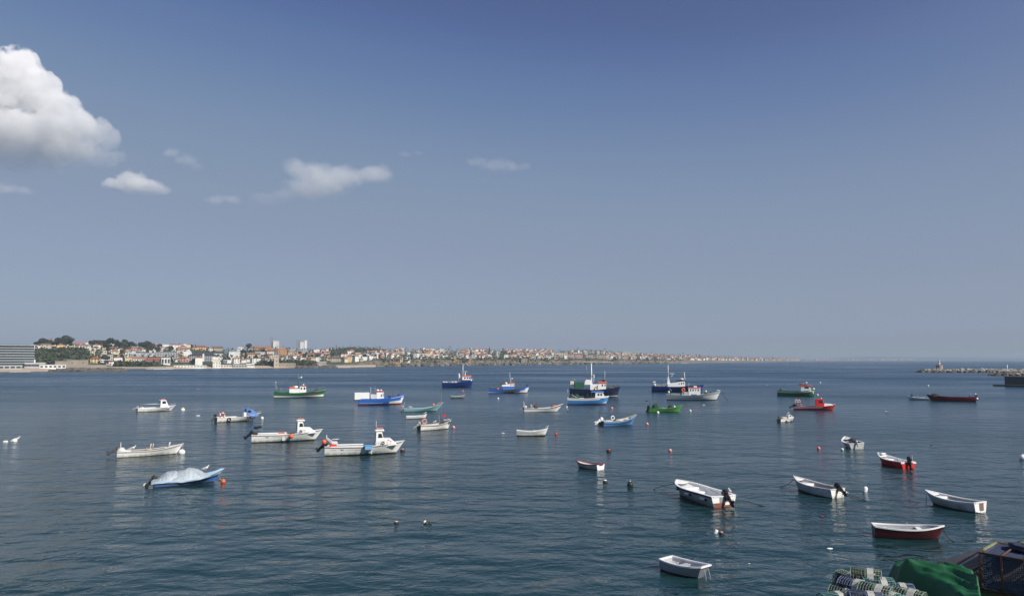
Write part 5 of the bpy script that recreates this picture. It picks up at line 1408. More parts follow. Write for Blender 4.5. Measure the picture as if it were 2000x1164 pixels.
J_.mast(0.175 * L, 3.9, 8.1, 0.14, WHITE2, arms=[(6.0, 0.7, 0.05), (7.2, 0.4, 0.04)], stays=[(7.6, -0.45 * L, 0.5, 2.1), (7.6, -0.45 * L, -0.5, 2.1)])
J_.part('radar_arch', MB().box((0.25 * L, 0, 5.0), (0.25, 0.3, 1.4)).box((0.27 * L, 0, 5.75), (1.2, 0.9, 0.12)), WHITE2)
J_.part('net_drum', MB().box((0.06 * L, 0.3, 3.5), (0.55, 0.5, 2.2), bev=0.1).box((0.05 * L, 0.3, 4.7), (0.4, 0.4, 0.7), bev=0.1).tube([(0.0, 0.3, 1.8), (0.06 * L, 0.3, 3.2)], 0.1, 6), WHITE2)
J_.part('guard_rail', MB().tube([(-0.45 * L, -1.4, 2.25), (0.08 * L, -1.5, 2.1)], 0.035, 5).tube([(-0.45 * L, 1.4, 2.25), (0.08 * L, 1.5, 2.1)], 0.035, 5), GALV)
for (x, y, c) in ((-0.44, -0.6, WHITE2), (-0.35, 0.2, OFFWHITE), (-0.26, -0.4, GREY), (-0.16, 0.3, OFFWHITE), (-0.06, -0.3, OFFWHITE)):
    J_.part('fish_box', MB().box((x * L, y, 1.95), (0.9, 1.1, 0.55), bev=0.05), c)
J_.rail(0.9, 0.99, 0.8, WHITE2, 3)
J_.part('bow_fender', MB().ball((0.44 * L, -0.5, 2.55), 0.3, 8, 0, (0.35, 0.3, 0.3)), WHITE2)

# ---- K: blue boat with orange roof
def k_fn(t, v):
    if t > 0.66 and 0.10 < v <= 0.10 + (t - 0.62) * 2.3: return 1
    if 0.40 < t <= 0.68 and v > 0.3: return 3
    if 0.40 < t <= 0.68 and v > 0.10: return 2 if t < 0.5 else 3
K_ = Boat('fishing_trawler', 'low blue trawler with a white bow, grey patched midships and an orange roofed cabin', 'boat', 954, 1035, 768, 2, r=0.28, fa=1.75, fm=1.05, fb=2.25, tw=0.7, rake=0.9, n=2.8,
          bands=[(0.10, 0), (0.22, 1), (1.0, 2)], mats=[BOOTRED, WHITE2, BLUE, BROWNG], rim=BROWNG, inner=BROWNG, deck=0.4, matfn=k_fn)
L = K_.L
K_.house([(-0.16 * L, 0.8), (0.12 * L, 0.8), (0.12 * L, 2.0), (-0.16 * L, 1.95)], 2.0, BLUE, name='deckhouse')
K_.house([(-0.18 * L, 2.0), (0.12 * L, 2.03), (0.125 * L, 2.9), (-0.18 * L, 2.45)], 1.9, WHITE2, windows=[(0.03 * L, 0.05 * L, 2.25, 2.7), (0.085 * L, 0.105 * L, 2.25, 2.7)], front=((0.121 * L, 2.2), (0.124 * L, 2.7), 3), roof=(-0.02 * L, 0.145 * L, 2.9, 0.25, 0.15), rm=REDORANGE)
K_.part('roof_gear', MB().box((-0.13 * L, 0.1, 2.75), (1.3, 1.4, 0.5), bev=0.1).box((-0.19 * L, 0, 2.7), (0.6, 1.5, 0.45), bev=0.1), RUSTM)
K_.part('life_raft', MB().box((-0.075 * L, 0, 2.95), (0.7, 0.6, 0.6), bev=0.15), WHITE2)
K_.mast(0.03 * L, 3.1, 6.3, 0.06, WHITE2, lean=-0.07, arms=[(4.6, 0.4, 0.04)], stays=[(6.0, 0.46 * L, 0, 2.3)])
K_.part('mast_bracing', MB().tube([(0.055 * L, -0.4, 3.1), (0.02 * L, 0, 4.4)], 0.04, 5).tube([(0.055 * L, 0.4, 3.1), (0.02 * L, 0, 4.4)], 0.04, 5).box((0.07 * L, 0, 4.3), (0.5, 0.3, 0.3), bev=0.1), WHITE2)
K_.part('deck_boxes', MB().box((-0.25 * L, 0.3, 1.2), (1.2, 1.0, 0.6), bev=0.05), PINK)
K_.part('stern_gear', MB().box((-0.44 * L, 0, 1.75), (0.9, 1.7, 0.5), bev=0.1).tube([(-0.32 * L, 0.5, 1.2), (-0.32 * L, 0.5, 2.4)], 0.04, 5), BROWNG)
K_.part('anchor_gear', MB().box((0.44 * L, 0, 2.3), (0.8, 0.3, 0.35), bev=0.08).tube([(0.40 * L, 0, 2.2), (0.5 * L, 0, 2.6)], 0.06, 6), NAVY)

# ---- L: little grey dinghy
L_ = Boat('rowing_boat', 'little grey-green rowing boat on the water below the navy trawler with the red roof', 'boat', 880, 908, 778, 3, r=0.36, fa=0.72, fm=0.55, fb=0.85, tw=0.7, rake=0.35,
          bands=[(0.25, 0), (1.0, 1)], mats=[BLACK, DULLG], rim=OFFWHITE, inner=DGREY)
L_.thwart(0.4, DULLG); L_.thwart(0.68, DULLG)

# ---- M: big dark navy trawler behind the blue and white boat
M_ = Boat('fishing_trawler', 'large dark navy trawler with a green stern screen, half hidden behind a blue boat', 'boat', 1112, 1212, 776, 4, r=0.30, fa=2.2, fm=1.95, fb=2.75, tw=0.85, rake=0.9, n=3.0,
          bands=[(0.08, 0), (0.16, 1), (1.0, 2)], mats=[BOOT, OFFWHITE, NAVYD], rim=BLACK, inner=NAVYD, deck=0.5)
L = M_.L
M_.house([(-0.41 * L, 2.35), (-0.22 * L, 2.35), (-0.22 * L, 3.9), (-0.41 * L, 3.9)], 3.0, paint('green_canvas', (0.02, 0.10, 0.06), 0.8, 0.4, None, 1), name='stern_screen', wtop=0.99)
M_.part('stern_box', MB().box((-0.46 * L, -0.6, 3.75), (1.1, 1.6, 1.0), bev=0.15), paint('cream_plastic', (0.66, 0.62, 0.50), 0.5, 0.3))
M_.part('stern_frame', MB().tube([(-0.485 * L, -1.4, 1.8), (-0.485 * L, -1.4, 4.4)], 0.09, 6).tube([(-0.485 * L, 1.4, 1.8), (-0.485 * L, 1.4, 4.4)], 0.09, 6).tube([(-0.485 * L, -1.4, 4.3), (-0.485 * L, 1.4, 4.3)], 0.09, 6).tube([(-0.47 * L, -1, 5.3), (-0.36 * L, -1, 4.2)], 0.05, 5), GALV)
M_.house([(-0.10 * L, 1.5), (0.21 * L, 1.5), (0.215 * L, 3.7), (-0.10 * L, 3.3)], 2.7, WHITE2, windows=[(0.03 * L, 0.055 * L, 2.5, 3.1), (0.13 * L, 0.155 * L, 2.9, 3.45), (0.185 * L, 0.205 * L, 2.9, 3.45)], front=((0.212 * L, 2.9), (0.214 * L, 3.5), 4), roof=(0.05 * L, 0.235 * L, 3.65, 0.5, 0.15), rm=REDORANGE)
M_.house([(-0.21 * L, 3.3), (-0.05 * L, 3.35), (-0.06 * L, 4.5), (-0.17 * L, 4.7), (-0.20 * L, 4.2)], 1.7, WHITE2, name='funnel_casing')
M_.mast(-0.065 * L, 3.3, 9.0, 0.2, WHITE2, arms=[(6.2, 0.6, 0.05)], stays=[(8.4, 0.46 * L, 0, 2.9)])
M_.mast(-0.16 * L, 4.4, 9.0, 0.035, GALV, name='aerial'); M_.mast(-0.13 * L, 4.4, 6.8, 0.12, RUSTM, lean=-0.35, name='derrick')
M_.mast(0.20 * L, 4.1, 7.0, 0.06, WHITE2, name='foremast')
M_.part('radar', MB().box((-0.02 * L, 0, 5.9), (0.5, 1.0, 0.14)).tube([(-0.02 * L, 0, 4.0), (-0.02 * L, 0, 5.9)], 0.07, 6).ball((-0.02 * L, 0, 5.4), 0.25, 8), WHITE2)
M_.part('roof_gear', MB().box((0.17 * L, 0, 4.4), (0.8, 1.2, 0.45), bev=0.1), BLACK)
M_.rail(0.76, 0.98, 0.55, DGREY, 6)
M_.part('bow_gear', MB().box((0.33 * L, 0, 2.5), (1.8, 1.6, 0.5), bev=0.15).tube([(0.40 * L, -0.5, 2.9), (0.40 * L, 0.5, 2.9)], 0.3, 10), BROWNG)
lifebuoy(M_, (0.02 * L, -1.42, 2.35), 'orange lifebuoy on the cabin side of the large dark navy trawler', [ORANGE, OFFWHITE], 0.42, 0.1)

# ---- N: blue and white boat in front of it
N_ = Boat('fishing_trawler', 'sky blue boat with a broad white top band, in front of the large navy trawler', 'boat', 1108, 1190, 791, 2, r=0.32, fa=1.5, fm=1.42, fb=2.0, tw=0.85, rake=0.7, n=2.9,
          bands=[(0.14, 0), (0.70, 1), (1.0, 2)], mats=[BOOTRED, SKYB, WHITE2], rim=WHITE2, inner=OFFWHITE, deck=0.45,
          matfn=lambda t, v: 1 if (t > 0.80 and v > 0.14 and v < 0.88) else None)
L = N_.L
N_.house([(0.16 * L, 1.3), (0.39 * L, 1.5), (0.385 * L, 2.0), (0.34 * L, 2.75), (0.17 * L, 2.75)], 1.9, WHITE2, windows=[(0.22 * L, 0.265 * L, 2.05, 2.5), (0.285 * L, 0.33 * L, 2.05, 2.5)], front=((0.378 * L, 2.1), (0.352 * L, 2.55), 3), roof=(0.06 * L, 0.385 * L, 2.75, 0.22, 0.15), rm=SKYB, door=(0.163 * L, 1.4, 2.6, 0.7))
N_.part('roof_posts', MB().tube([(0.075 * L, -0.9, 1.2), (0.075 * L, -0.9, 2.75)], 0.04, 6).tube([(0.075 * L, 0.9, 1.2), (0.075 * L, 0.9, 2.75)], 0.04, 6), DGREY)
N_.part('engine_casing', MB().box((0.0, 0.2, 1.5), (1.8, 1.1, 0.9), bev=0.1), BLACK)
N_.part('net_hauler', MB().tube([(-0.03 * L, -0.9, 1.3), (-0.03 * L, -0.9, 2.3)], 0.06, 6).tube([(-0.03 * L, -1.0, 2.2), (-0.03 * L, -0.5, 2.2)], 0.22, 10).tube([(0.12 * L, -0.9, 1.3), (0.12 * L, -0.9, 2.5)], 0.05, 6), BLACK)
N_.mast(-0.49 * L, 1.4, 3.6, 0.06, GALV, name='stern_post')
N_.part('stern_boom', MB().tube([(-0.40 * L, -0.8, 2.35), (-0.28 * L, -0.9, 1.6)], 0.04, 6), WHITE2)
N_.part('bow_flash', MB().add([(N_.X(t, z), -(N_.yat(t, z) + 0.015), z) for t, z in ((0.88, 0.42), (0.975, 0.42), (0.985, 0.85), (0.95, 0.62))] + [(N_.X(t, z), -(N_.yat(t, z) - 0.03), z) for t, z in ((0.88, 0.42), (0.975, 0.42), (0.985, 0.85), (0.95, 0.62))], [(0, 1, 2, 3), (7, 6, 5, 4)]), WHITE2)
net_heap(N_, (-0.40 * L, 0, 1.05), 'green net heap at the very stern of the sky blue and white boat', NETG, 0.65, 0.9, 1.0, 5)
net_heap(N_, (-0.28 * L, 0.1, 1.05), 'taller green net heap just forward of the stern heap on the sky blue boat', NETG, 0.7, 0.9, 1.25, 8)

# ---- O: sky blue open boat with white outboard
O_ = Boat('open_fishing_boat', 'sky blue open boat showing its dark transom, with a white outboard and a white lifebuoy', 'boat', 1168, 1250, 833, 30, r=0.36, fa=0.78, fm=0.72, fb=1.55, tw=0.9, rake=0.9,
          bands=[(0.06, 0), (1.0, 1)], mats=[BOOTRED, SKYB, NAVYD], transom=2, rim=TANWOOD, inner=OFFWHITE)  # shade on the blue stern is painted as a near-black transom
L = O_.L
O_.strake(0.48, BLACK, 0.0, 0.9, 0.05); O_.strake(0.86, PALEB, 0.0, 0.97, 0.04)
O_.outboard(WHITE2, WHITE2, tilt=52, k=1.1)
O_.bench(0.5, 0.64, OFFWHITE, 0.02); O_.thwart(0.25, OFFWHITE, 0.3, 0.1); O_.thwart(0.74, DKBLUE, 0.5, 0.2); O_.foredeck(0.84, TANWOOD)
O_.part('stern_frame', MB().tube([(-0.46 * L, -0.9, 0.8), (-0.46 * L, -0.9, 1.95), (-0.46 * L, 0.9, 1.95), (-0.46 * L, 0.9, 0.8)], 0.03, 6).tube([(-0.3 * L, -0.9, 0.75), (-0.3 * L, -0.9, 2.0), (-0.46 * L, -0.9, 1.95)], 0.03, 6).tube([(-0.46 * L, 0.9, 1.95), (-0.46 * L, 0.9, 2.5)], 0.02, 5), DGREY)
O_.part('helm_seat', MB().box((-0.12 * L, 0.1, 0.85), (0.45, 0.5, 0.6), bev=0.1), DGREY)
lifebuoy(O_, (-0.26 * L, -0.95, 1.25), 'white lifebuoy standing on the side of the sky blue open boat', [WHITE2], 0.27, 0.075)
O_.rail(0.75, 0.97, 0.14, GALV, 5, mid=False)

# ---- P: blue and white trawler behind the white one
P_ = Boat('fishing_trawler', 'blue trawler with two white masts, overlapped by the grey-white trawler', 'boat', 1273, 1374, 766, 3, r=0.28, fa=1.7, fm=1.65, fb=2.3, tw=0.85, rake=0.8, n=3.0,
          bands=[(0.08, 0), (1.0, 1)], mats=[BOOT, NAVY], rim=NAVY, inner=NAVYD, deck=0.5)
L = P_.L
P_.house([(-0.19 * L, 1.4), (0.14 * L, 1.4), (0.14 * L, 3.35), (0.11 * L, 3.4), (-0.19 * L, 2.5)], 2.6, WHITE2, windows=[(0.02 * L, 0.035 * L, 2.35, 2.8), (0.065 * L, 0.085 * L, 2.4, 2.95), (0.105 * L, 0.12 * L, 2.5, 3.05)], front=((0.14 * L, 2.5), (0.14 * L, 3.1), 4), roof=(-0.03 * L, 0.165 * L, 3.35, 0.3, 0.1), rm=BLACK)
P_.part('funnel', MB().prism([(-0.20 * L, 2.3), (-0.135 * L, 2.3), (-0.165 * L, 4.6), (-0.185 * L, 4.6)], -0.45, 0.45), WHITE2)
P_.mast(-0.175 * L, 4.5, 8.4, 0.13, WHITE2, arms=[(6.4, 0.5, 0.05), (4.8, 0.8, 0.05)], stays=[(7.2, 0.45 * L, 0, 2.4), (7.2, -0.46 * L, 0.6, 1.9)])
P_.part('radar_arm', MB().tube([(-0.13 * L, 0, 4.7), (-0.10 * L, 0, 4.9), (-0.10 * L, 0, 5.6)], 0.09, 6).box((-0.10 * L, 0, 5.65), (1.3, 0.3, 0.16)), WHITE2)
P_.mast(0.145 * L, 3.3, 6.2, 0.12, WHITE2, arms=[(3.9, 0.7, 0.06)], name='foremast', lean=-0.06)
P_.part('life_raft', MB().lathe([(0.0, -0.6), (0.3, -0.58), (0.34, 0), (0.3, 0.58), (0, 0.6)], (0.08 * L, 0, 3.95), 12, 0, True, Matrix.Rotation(PI / 2, 3, 'Y')), OFFWHITE)
P_.part('net_drum', MB().tube([(-0.44 * L, -0.9, 2.1), (-0.44 * L, 0.9, 2.1)], 0.5, 12).box((-0.45 * L, 0, 3.0), (0.9, 0.8, 0.5), bev=0.1).tube([(-0.45 * L, 0, 2.1), (-0.45 * L, 0, 3.0)], 0.1, 6), OFFWHITE)
P_.part('fish_boxes', MB().box((-0.36 * L, 0, 1.9), (1.5, 1.6, 0.6), bev=0.1).box((-0.28 * L, 0.2, 1.85), (0.9, 1.4, 0.5), bev=0.1), DULLG)
P_.rail(0.04, 0.28, 0.9, GALV, 4)

# ---- Q: white-grey trawler
Q_ = Boat('fishing_trawler', 'grey-white wooden trawler with a white cabin, red trimmed roof and a chain off its bow', 'boat', 1303, 1407, 782, 1, r=0.29, fa=1.35, fm=1.22, fb=2.45, tw=0.7, rake=1.25, n=2.6,
          bands=[(0.09, 0), (0.42, 1), (0.50, 3), (1.0, 2)], mats=[BLACK, WHITE, GREYW, DGREY], rim=GREYW, inner=DULLG, deck=0.4, matfn=lambda t, v: 1 if (t > 0.72 and v > 0.1 and v < 0.72) else None)
L = Q_.L
Q_.house([(-0.095 * L, 0.9), (0.12 * L, 0.9), (0.125 * L, 2.95), (-0.095 * L, 2.95)], 1.95, WHITE2, windows=[(-0.065 * L, -0.045 * L, 2.25, 2.75), (-0.02 * L, 0.0 * L, 2.25, 2.75), (0.03 * L, 0.045 * L, 2.3, 2.7), (0.075 * L, 0.095 * L, 2.25, 2.75)], front=((0.122 * L, 2.2), (0.124 * L, 2.75), 3), roof=(-0.11 * L, 0.14 * L, 2.95, 0.2, 0.12), rm=paint('pale_red_paint', (0.62, 0.20, 0.17), 0.5, 0.4, (0.7, 0.6, 0.55), 2))
Q_.part('cabin_panel', MB().box((0.005 * L, -0.99, 1.32), (1.4, 0.03, 0.32)), NAVY)
Q_.house([(-0.215 * L, 0.9), (-0.097 * L, 0.9), (-0.097 * L, 2.05), (-0.215 * L, 2.0)], 1.8, GREYW, name='deckhouse', windows=[(-0.195 * L, -0.175 * L, 1.5, 1.8)])
Q_.part('roof_gear', MB().box((-0.04 * L, 0, 3.35), (1.0, 1.2, 0.4), bev=0.1).box((0.08 * L, 0.2, 3.3), (0.6, 1.0, 0.35), bev=0.1), NAVYD)
Q_.part('life_raft', MB().box((0.03 * L, 0, 3.3), (0.9, 0.8, 0.35), bev=0.12), WHITE2)
Q_.mast(-0.085 * L, 3.1, 4.3, 0.04, WHITE2); Q_.mast(0.11 * L, 3.1, 4.0, 0.03, REDORANGE, name='aerial')
Q_.part('stern_davit', MB().tube([(-0.48 * L, -0.8, 1.3), (-0.44 * L, -0.8, 2.9), (-0.40 * L, -0.8, 2.2)], 0.05, 6).box((-0.46 * L, 0, 1.9), (0.5, 0.8, 0.6), bev=0.1), OFFWHITE)
Q_.part('deck_gear', MB().box((-0.34 * L, 0, 1.35), (2.2, 1.6, 0.5), bev=0.1).tube([(-0.25 * L, -0.6, 1.2), (-0.28 * L, -0.6, 1.75)], 0.06, 6), DULLG)
Q_.part('anchor_winch', MB().box((0.22 * L, 0, 1.75), (0.8, 0.9, 0.45), bev=0.1).tube([(0.32 * L, -0.5, 2.0), (0.32 * L, 0.5, 2.0)], 0.25, 10).box((0.38 * L, 0, 2.2), (0.5, 0.6, 0.3), bev=0.08), DGREY)
Q_.part('bow_fairlead', MB().box((0.45 * L, 0, 2.5), (0.7, 0.35, 0.14), bev=0.04), WHITE2)
fender_ball(Q_, (0.225 * L, -0.2, 2.2), 'round white float on the foredeck of the grey-white trawler', WHITE2, 0.24)
fender_ball(Q_, (-0.455 * L, -0.9, 1.9), 'white float hung at the stern of the grey-white trawler', WHITE2, 0.22)
lifebuoy(Q_, (-0.19 * L, -0.95, 2.55), 'large orange lifebuoy ring aft of the cabin on the grey-white trawler', [ORANGE], 0.34, 0.16)
rope_thing([Q_.world((0.5 * L, 0, 2.4)), Q_.world((0.535 * L, -0.1, 1.4)), Q_.world((0.575 * L, -0.2, 0.6)), Q_.world((0.63 * L, -0.3, -0.1))], 'dark anchor chain sagging from the bow of the grey-white trawler', r=0.05)

# ---- R: bright green open boat
R_ = Boat('open_fishing_boat', 'bright green open boat with a green net heap amidships', 'boat', 1267, 1335, 805, 7, r=0.28, fa=0.68, fm=0.66, fb=1.42, tw=0.85, rake=1.0,
          bands=[(0.05, 0), (1.0, 1)], mats=[BOOT, LIME, NAVYD], transom=2, rim=LIME, inner=DULLG)  # green stern is coloured dark to stand for its shade
L = R_.L
R_.strake(0.72, GREEN, 0.0, 0.97, 0.04)
R_.outboard(ENGINE, ENGINE, tilt=8, k=1.0, y=-0.45); R_.outboard(OFFWHITE, DGREY, tilt=10, k=0.9, y=0.35)
R_.part('stern_frame', MB().tube([(-0.47 * L, -0.75, 0.7), (-0.47 * L, -0.75, 2.0), (-0.62 * L, -0.7, 2.05)], 0.03, 6).tube([(-0.47 * L, 0.75, 0.7), (-0.47 * L, 0.75, 2.0), (-0.62 * L, 0.7, 2.05)], 0.03, 6).tube([(-0.47 * L, -0.75, 2.0), (-0.47 * L, 0.75, 2.0)], 0.03, 6).box((-0.56 * L, 0, 2.1), (0.7, 0.3, 0.16), bev=0.05), DGREY)
net_heap(R_, (-0.29 * L, 0, 0.35), 'rounded green net heap in the bright green open boat', NETG, 0.85, 0.62, 1.15, 14)
net_heap(R_, (0.12 * L, 0, 0.4), 'dark heap of ropes and floats forward in the bright green boat', NETD, 0.55, 0.5, 0.9, 16)
net_heap(R_, (0.245 * L, 0.05, 0.55), 'small pale bundle in the bow of the bright green boat', OFFWHITE, 0.3, 0.3, 0.65, 18, 'bundle')
R_.thwart(0.45, OFFWHITE, 0.4, 0.05); R_.thwart(0.3, OFFWHITE, 0.3, 0.02); R_.foredeck(0.86, LIME)

# ---- S: green trawler on the right
def s_fn(t, v): return None
S_ = Boat('fishing_trawler', 'dark green trawler with a white wheelhouse under an orange roof, behind the bright red boat', 'boat', 1520, 1591, 774, -3, r=0.32, fa=1.5, fm=1.3, fb=1.95, tw=0.85, rake=0.6, n=3.0,
          bands=[(0.08, 0), (1.0, 1)], mats=[BOOT, GREEN], rim=GREEN, inner=GREEN, deck=0.5)
L = S_.L
S_.strake(0.80, paint('pale_green_paint', (0.55, 0.66, 0.5), 0.5, 0.3), 0.0, 0.985, 0.17, 0.05)
S_.house([(0.12 * L, 1.0), (0.39 * L, 1.3), (0.385 * L, 2.0), (0.36 * L, 2.75), (0.13 * L, 2.75)], 2.0, WHITE2, windows=[(0.22 * L, 0.33 * L, 2.15, 2.6)], front=((0.382 * L, 2.1), (0.366 * L, 2.6), 3), roof=(0.08 * L, 0.42 * L, 2.78, 0.22, 0.15), rm=REDORANGE, door=(0.123 * L, 1.1, 2.6, 0.9))
S_.part('roof_rack', MB().box((0.12 * L, 0, 3.2), (0.9, 1.2, 0.3), bev=0.08).box((0.24 * L, 0, 3.15), (1.0, 0.9, 0.25), bev=0.06), RUSTM)
S_.part('radar', MB().tube([(0.27 * L, 0, 3.0), (0.27 * L, 0, 3.6)], 0.06, 6).ball((0.27 * L, 0, 3.72), 0.26, 10, 0, (0.3, 0.3, 0.18)).box((0.2 * L, 0, 3.5), (0.6, 0.1, 0.1)), WHITE2)
S_.mast(0.18 * L, 3.0, 5.4, 0.04, DGREY)
S_.part('stern_gear', MB().box((-0.41 * L, 0.2, 1.55), (0.5, 0.5, 1.1), bev=0.1).tube([(-0.46 * L, -0.9, 1.4), (-0.30 * L, -0.9, 1.85)], 0.04, 5).tube([(-0.46 * L, 0.9, 1.4), (-0.30 * L, 0.9, 1.85)], 0.04, 5), DGREY)
S_.rail(0.86, 0.99, 0.3, GREEN, 3, mid=False)
fender_ball(S_, (0.455 * L, -0.35, 2.05), 'white float on the foredeck of the dark green trawler', WHITE2, 0.28)
fender_ball(S_, (0.435 * L, -0.80, 1.0), 'white float hung against the bow of the dark green trawler', WHITE2, 0.22)

# ---- T: red boat
T_ = Boat('fishing_boat', 'bright red motorboat with a red cabin and white side band', 'boat', 1552, 1630, 801, 6, r=0.30, fa=0.64, fm=0.62, fb=1.1, tw=0.85, rake=0.6, n=2.7,
          bands=[(0.08, 0), (0.50, 1), (1.0, 2)], mats=[BOOT, RED, WHITE2, NAVYD], transom=3, rim=RED, inner=OFFWHITE, matfn=lambda t, v: 1 if (t > 0.70 and v > 0.1) else None)  # dark transom colour holds the shade at the red boat's stern
L = T_.L
T_.house([(0.03 * L, 0.45), (0.22 * L, 0.6), (0.225 * L, 1.25), (0.19 * L, 2.1), (0.03 * L, 2.1)], 1.6, RED, windows=[(0.095 * L, 0.19 * L, 1.4, 1.85)], front=((0.22 * L, 1.35), (0.197 * L, 1.9), 2), roof=(0.02 * L, 0.205 * L, 2.1, 0.08, 0.06), rm=RED, door=(0.033 * L, 0.7, 1.9, 0.6))
T_.house([(0.20 * L, 0.7), (0.43 * L, 0.95), (0.40 * L, 1.22), (0.235 * L, 1.28)], 1.45, WHITE2, name='cuddy', wtop=0.85)
T_.part('searchlight', MB().ball((0.17 * L, 0, 2.3), 0.12, 8), WHITE2)
T_.outboard(ENGINE, DGREY, tilt=55, k=0.9); T_.part('splash_well', MB().box((-0.43 * L, 0, 0.75), (0.5, 1.3, 0.6), bev=0.15), DGREY)
T_.part('stern_post', MB().tube([(-0.41 * L, -0.4, 0.6), (-0.41 * L, -0.4, 2.0)], 0.03, 6).box((-0.33 * L, 0, 0.85), (0.4, 0.5, 0.6), bev=0.08), GALV)
lifebuoy(T_, (-0.44 * L, -0.45, 1.72), 'orange lifebuoy on the bright red motorboat, the one nearer its stern', [ORANGE, WHITE2], 0.25, 0.09)
lifebuoy(T_, (-0.375 * L, -0.45, 1.70), 'orange lifebuoy on the bright red motorboat, the one nearer its bow', [ORANGE, WHITE2], 0.25, 0.09)
T_.rail(0.88, 0.985, 0.1, WHITE2, 2, mid=False)

# ---- U: tiny white motorboat
U_ = Boat('motorboat', 'tiny white motorboat with a cuddy, showing its dark stern, below the bright red boat', 'boat', 1518, 1554, 825, 38, r=0.42, fa=0.55, fm=0.55, fb=0.75, tw=0.9, rake=0.4,
          bands=[(0.10, 0), (1.0, 1)], mats=[BOOT, WHITE2, DGREY], transom=2, rim=OFFWHITE, inner=TANWOOD)  # dark grey stern colour paints the shade on a white transom
L = U_.L
U_.house([(0.02 * L, 0.45), (0.38 * L, 0.6), (0.33 * L, 0.85), (0.15 * L, 1.25), (0.02 * L, 1.0)], 1.0, OFFWHITE, name='cuddy', windows=[((0.10 * L, 0.85), (0.24 * L, 0.85), (0.16 * L, 1.1), (0.10 * L, 1.0))], wtop=0.8)
U_.part('tan_cover', MB().box((-0.2 * L, 0, 0.65), (1.0, 1.0, 0.35), bev=0.12), TANWOOD)
U_.outboard(ENGINE, DGREY, tilt=25, k=0.6)
gull(U_.world((0.14 * L, 0, 1.25)), U_.heading, 'gull standing on the cuddy roof of the tiny white motorboat', 0.9)
tyre(U_, 0.4, 0.12, 'small black fender at the waterline of the tiny white motorboat, aft one', R1=0.13, r=0.06); tyre(U_, 0.85, 0.15, 'small black fender at the waterline of the tiny white motorboat, forward one', R1=0.13, r=0.06)

# ---- V: dinghy seen from astern with covers
V_ = Boat('rowing_boat', 'grey-white dinghy seen end-on with a dark cover over one side', 'boat', 1644, 1682, 876, 108, L=3.9, r=0.47, fa=0.62, fm=0.6, fb=1.0, tw=0.88, rake=0.4,
          bands=[(0.10, 0), (1.0, 1)], mats=[BOOT, GREYW, OFFWHITE], transom=2, rim=WHITE2, inner=GREY, roll=-4)
L = V_.L
V_.outboard(OFFWHITE, GREY, tilt=20, k=0.55)
V_.thwart(0.3, DGREY, 0.45, 0.06); V_.thwart(0.62, OFFWHITE, 0.4, 0.1); V_.foredeck(0.8, OFFWHITE)
V_.part('dark_cover', MB().add([(0.3 * L, -0.35, 0.90), (-0.25 * L, -0.05, 0.78), (-0.42 * L, -0.5, 0.72), (-0.44 * L, -0.92, 0.35), (0.1 * L, -1.02, 0.35), (0.30 * L, -0.85, 0.85)] + [(0.3 * L, -0.35, 0.85), (-0.25 * L, -0.05, 0.73), (-0.42 * L, -0.5, 0.67), (-0.44 * L, -0.87, 0.3), (0.1 * L, -0.97, 0.3), (0.30 * L, -0.8, 0.8)], [(0, 1, 2, 3, 4, 5), (11, 10, 9, 8, 7, 6)] + [((i + 1) % 6, i, 6 + i, 6 + (i + 1) % 6) for i in range(6)]), NETD)

# ---- W: red outboard boat
W_ = Boat('motorboat', 'dark red open motorboat with white inside and a black outboard on its bright red transom', 'boat', 1706, 1783, 914, 127, r=0.38, fa=0.60, fm=0.58, fb=0.95, tw=0.9, rake=0.5,
          bands=[(1.0, 1)], mats=[BOOT, RED], rim=WHITE2, inner=WHITE2)
L = W_.L
W_.outboard(ENGINE, ENGINE, tilt=6, k=0.95); W_.bench(0.62, 0.8, WHITE2, 0.12); W_.thwart(0.32, OFFWHITE, 0.4, 0.15); W_.foredeck(0.80, WHITE2)
W_.part('bow_hatch', MB().box((0.34 * L, 0, 0.95), (0.5, 0.5, 0.12), bev=0.05), WHITE2)
W_.mast(-0.30 * L, 0.5, 1.25, 0.02, DGREY, y=0.5, name='rod_holder'); W_.mast(-0.47 * L, 0.6, 1.2, 0.015, WHITE2, y=-0.55, name='aerial', lean=0.1)
W_.part('transom_pad', MB().box((-0.5 * L - 0.012, 0.62, 0.52), (0.03, 0.35, 0.1)).box((-0.5 * L - 0.012, -0.62, 0.52), (0.03, 0.35, 0.1)), WHITE2)

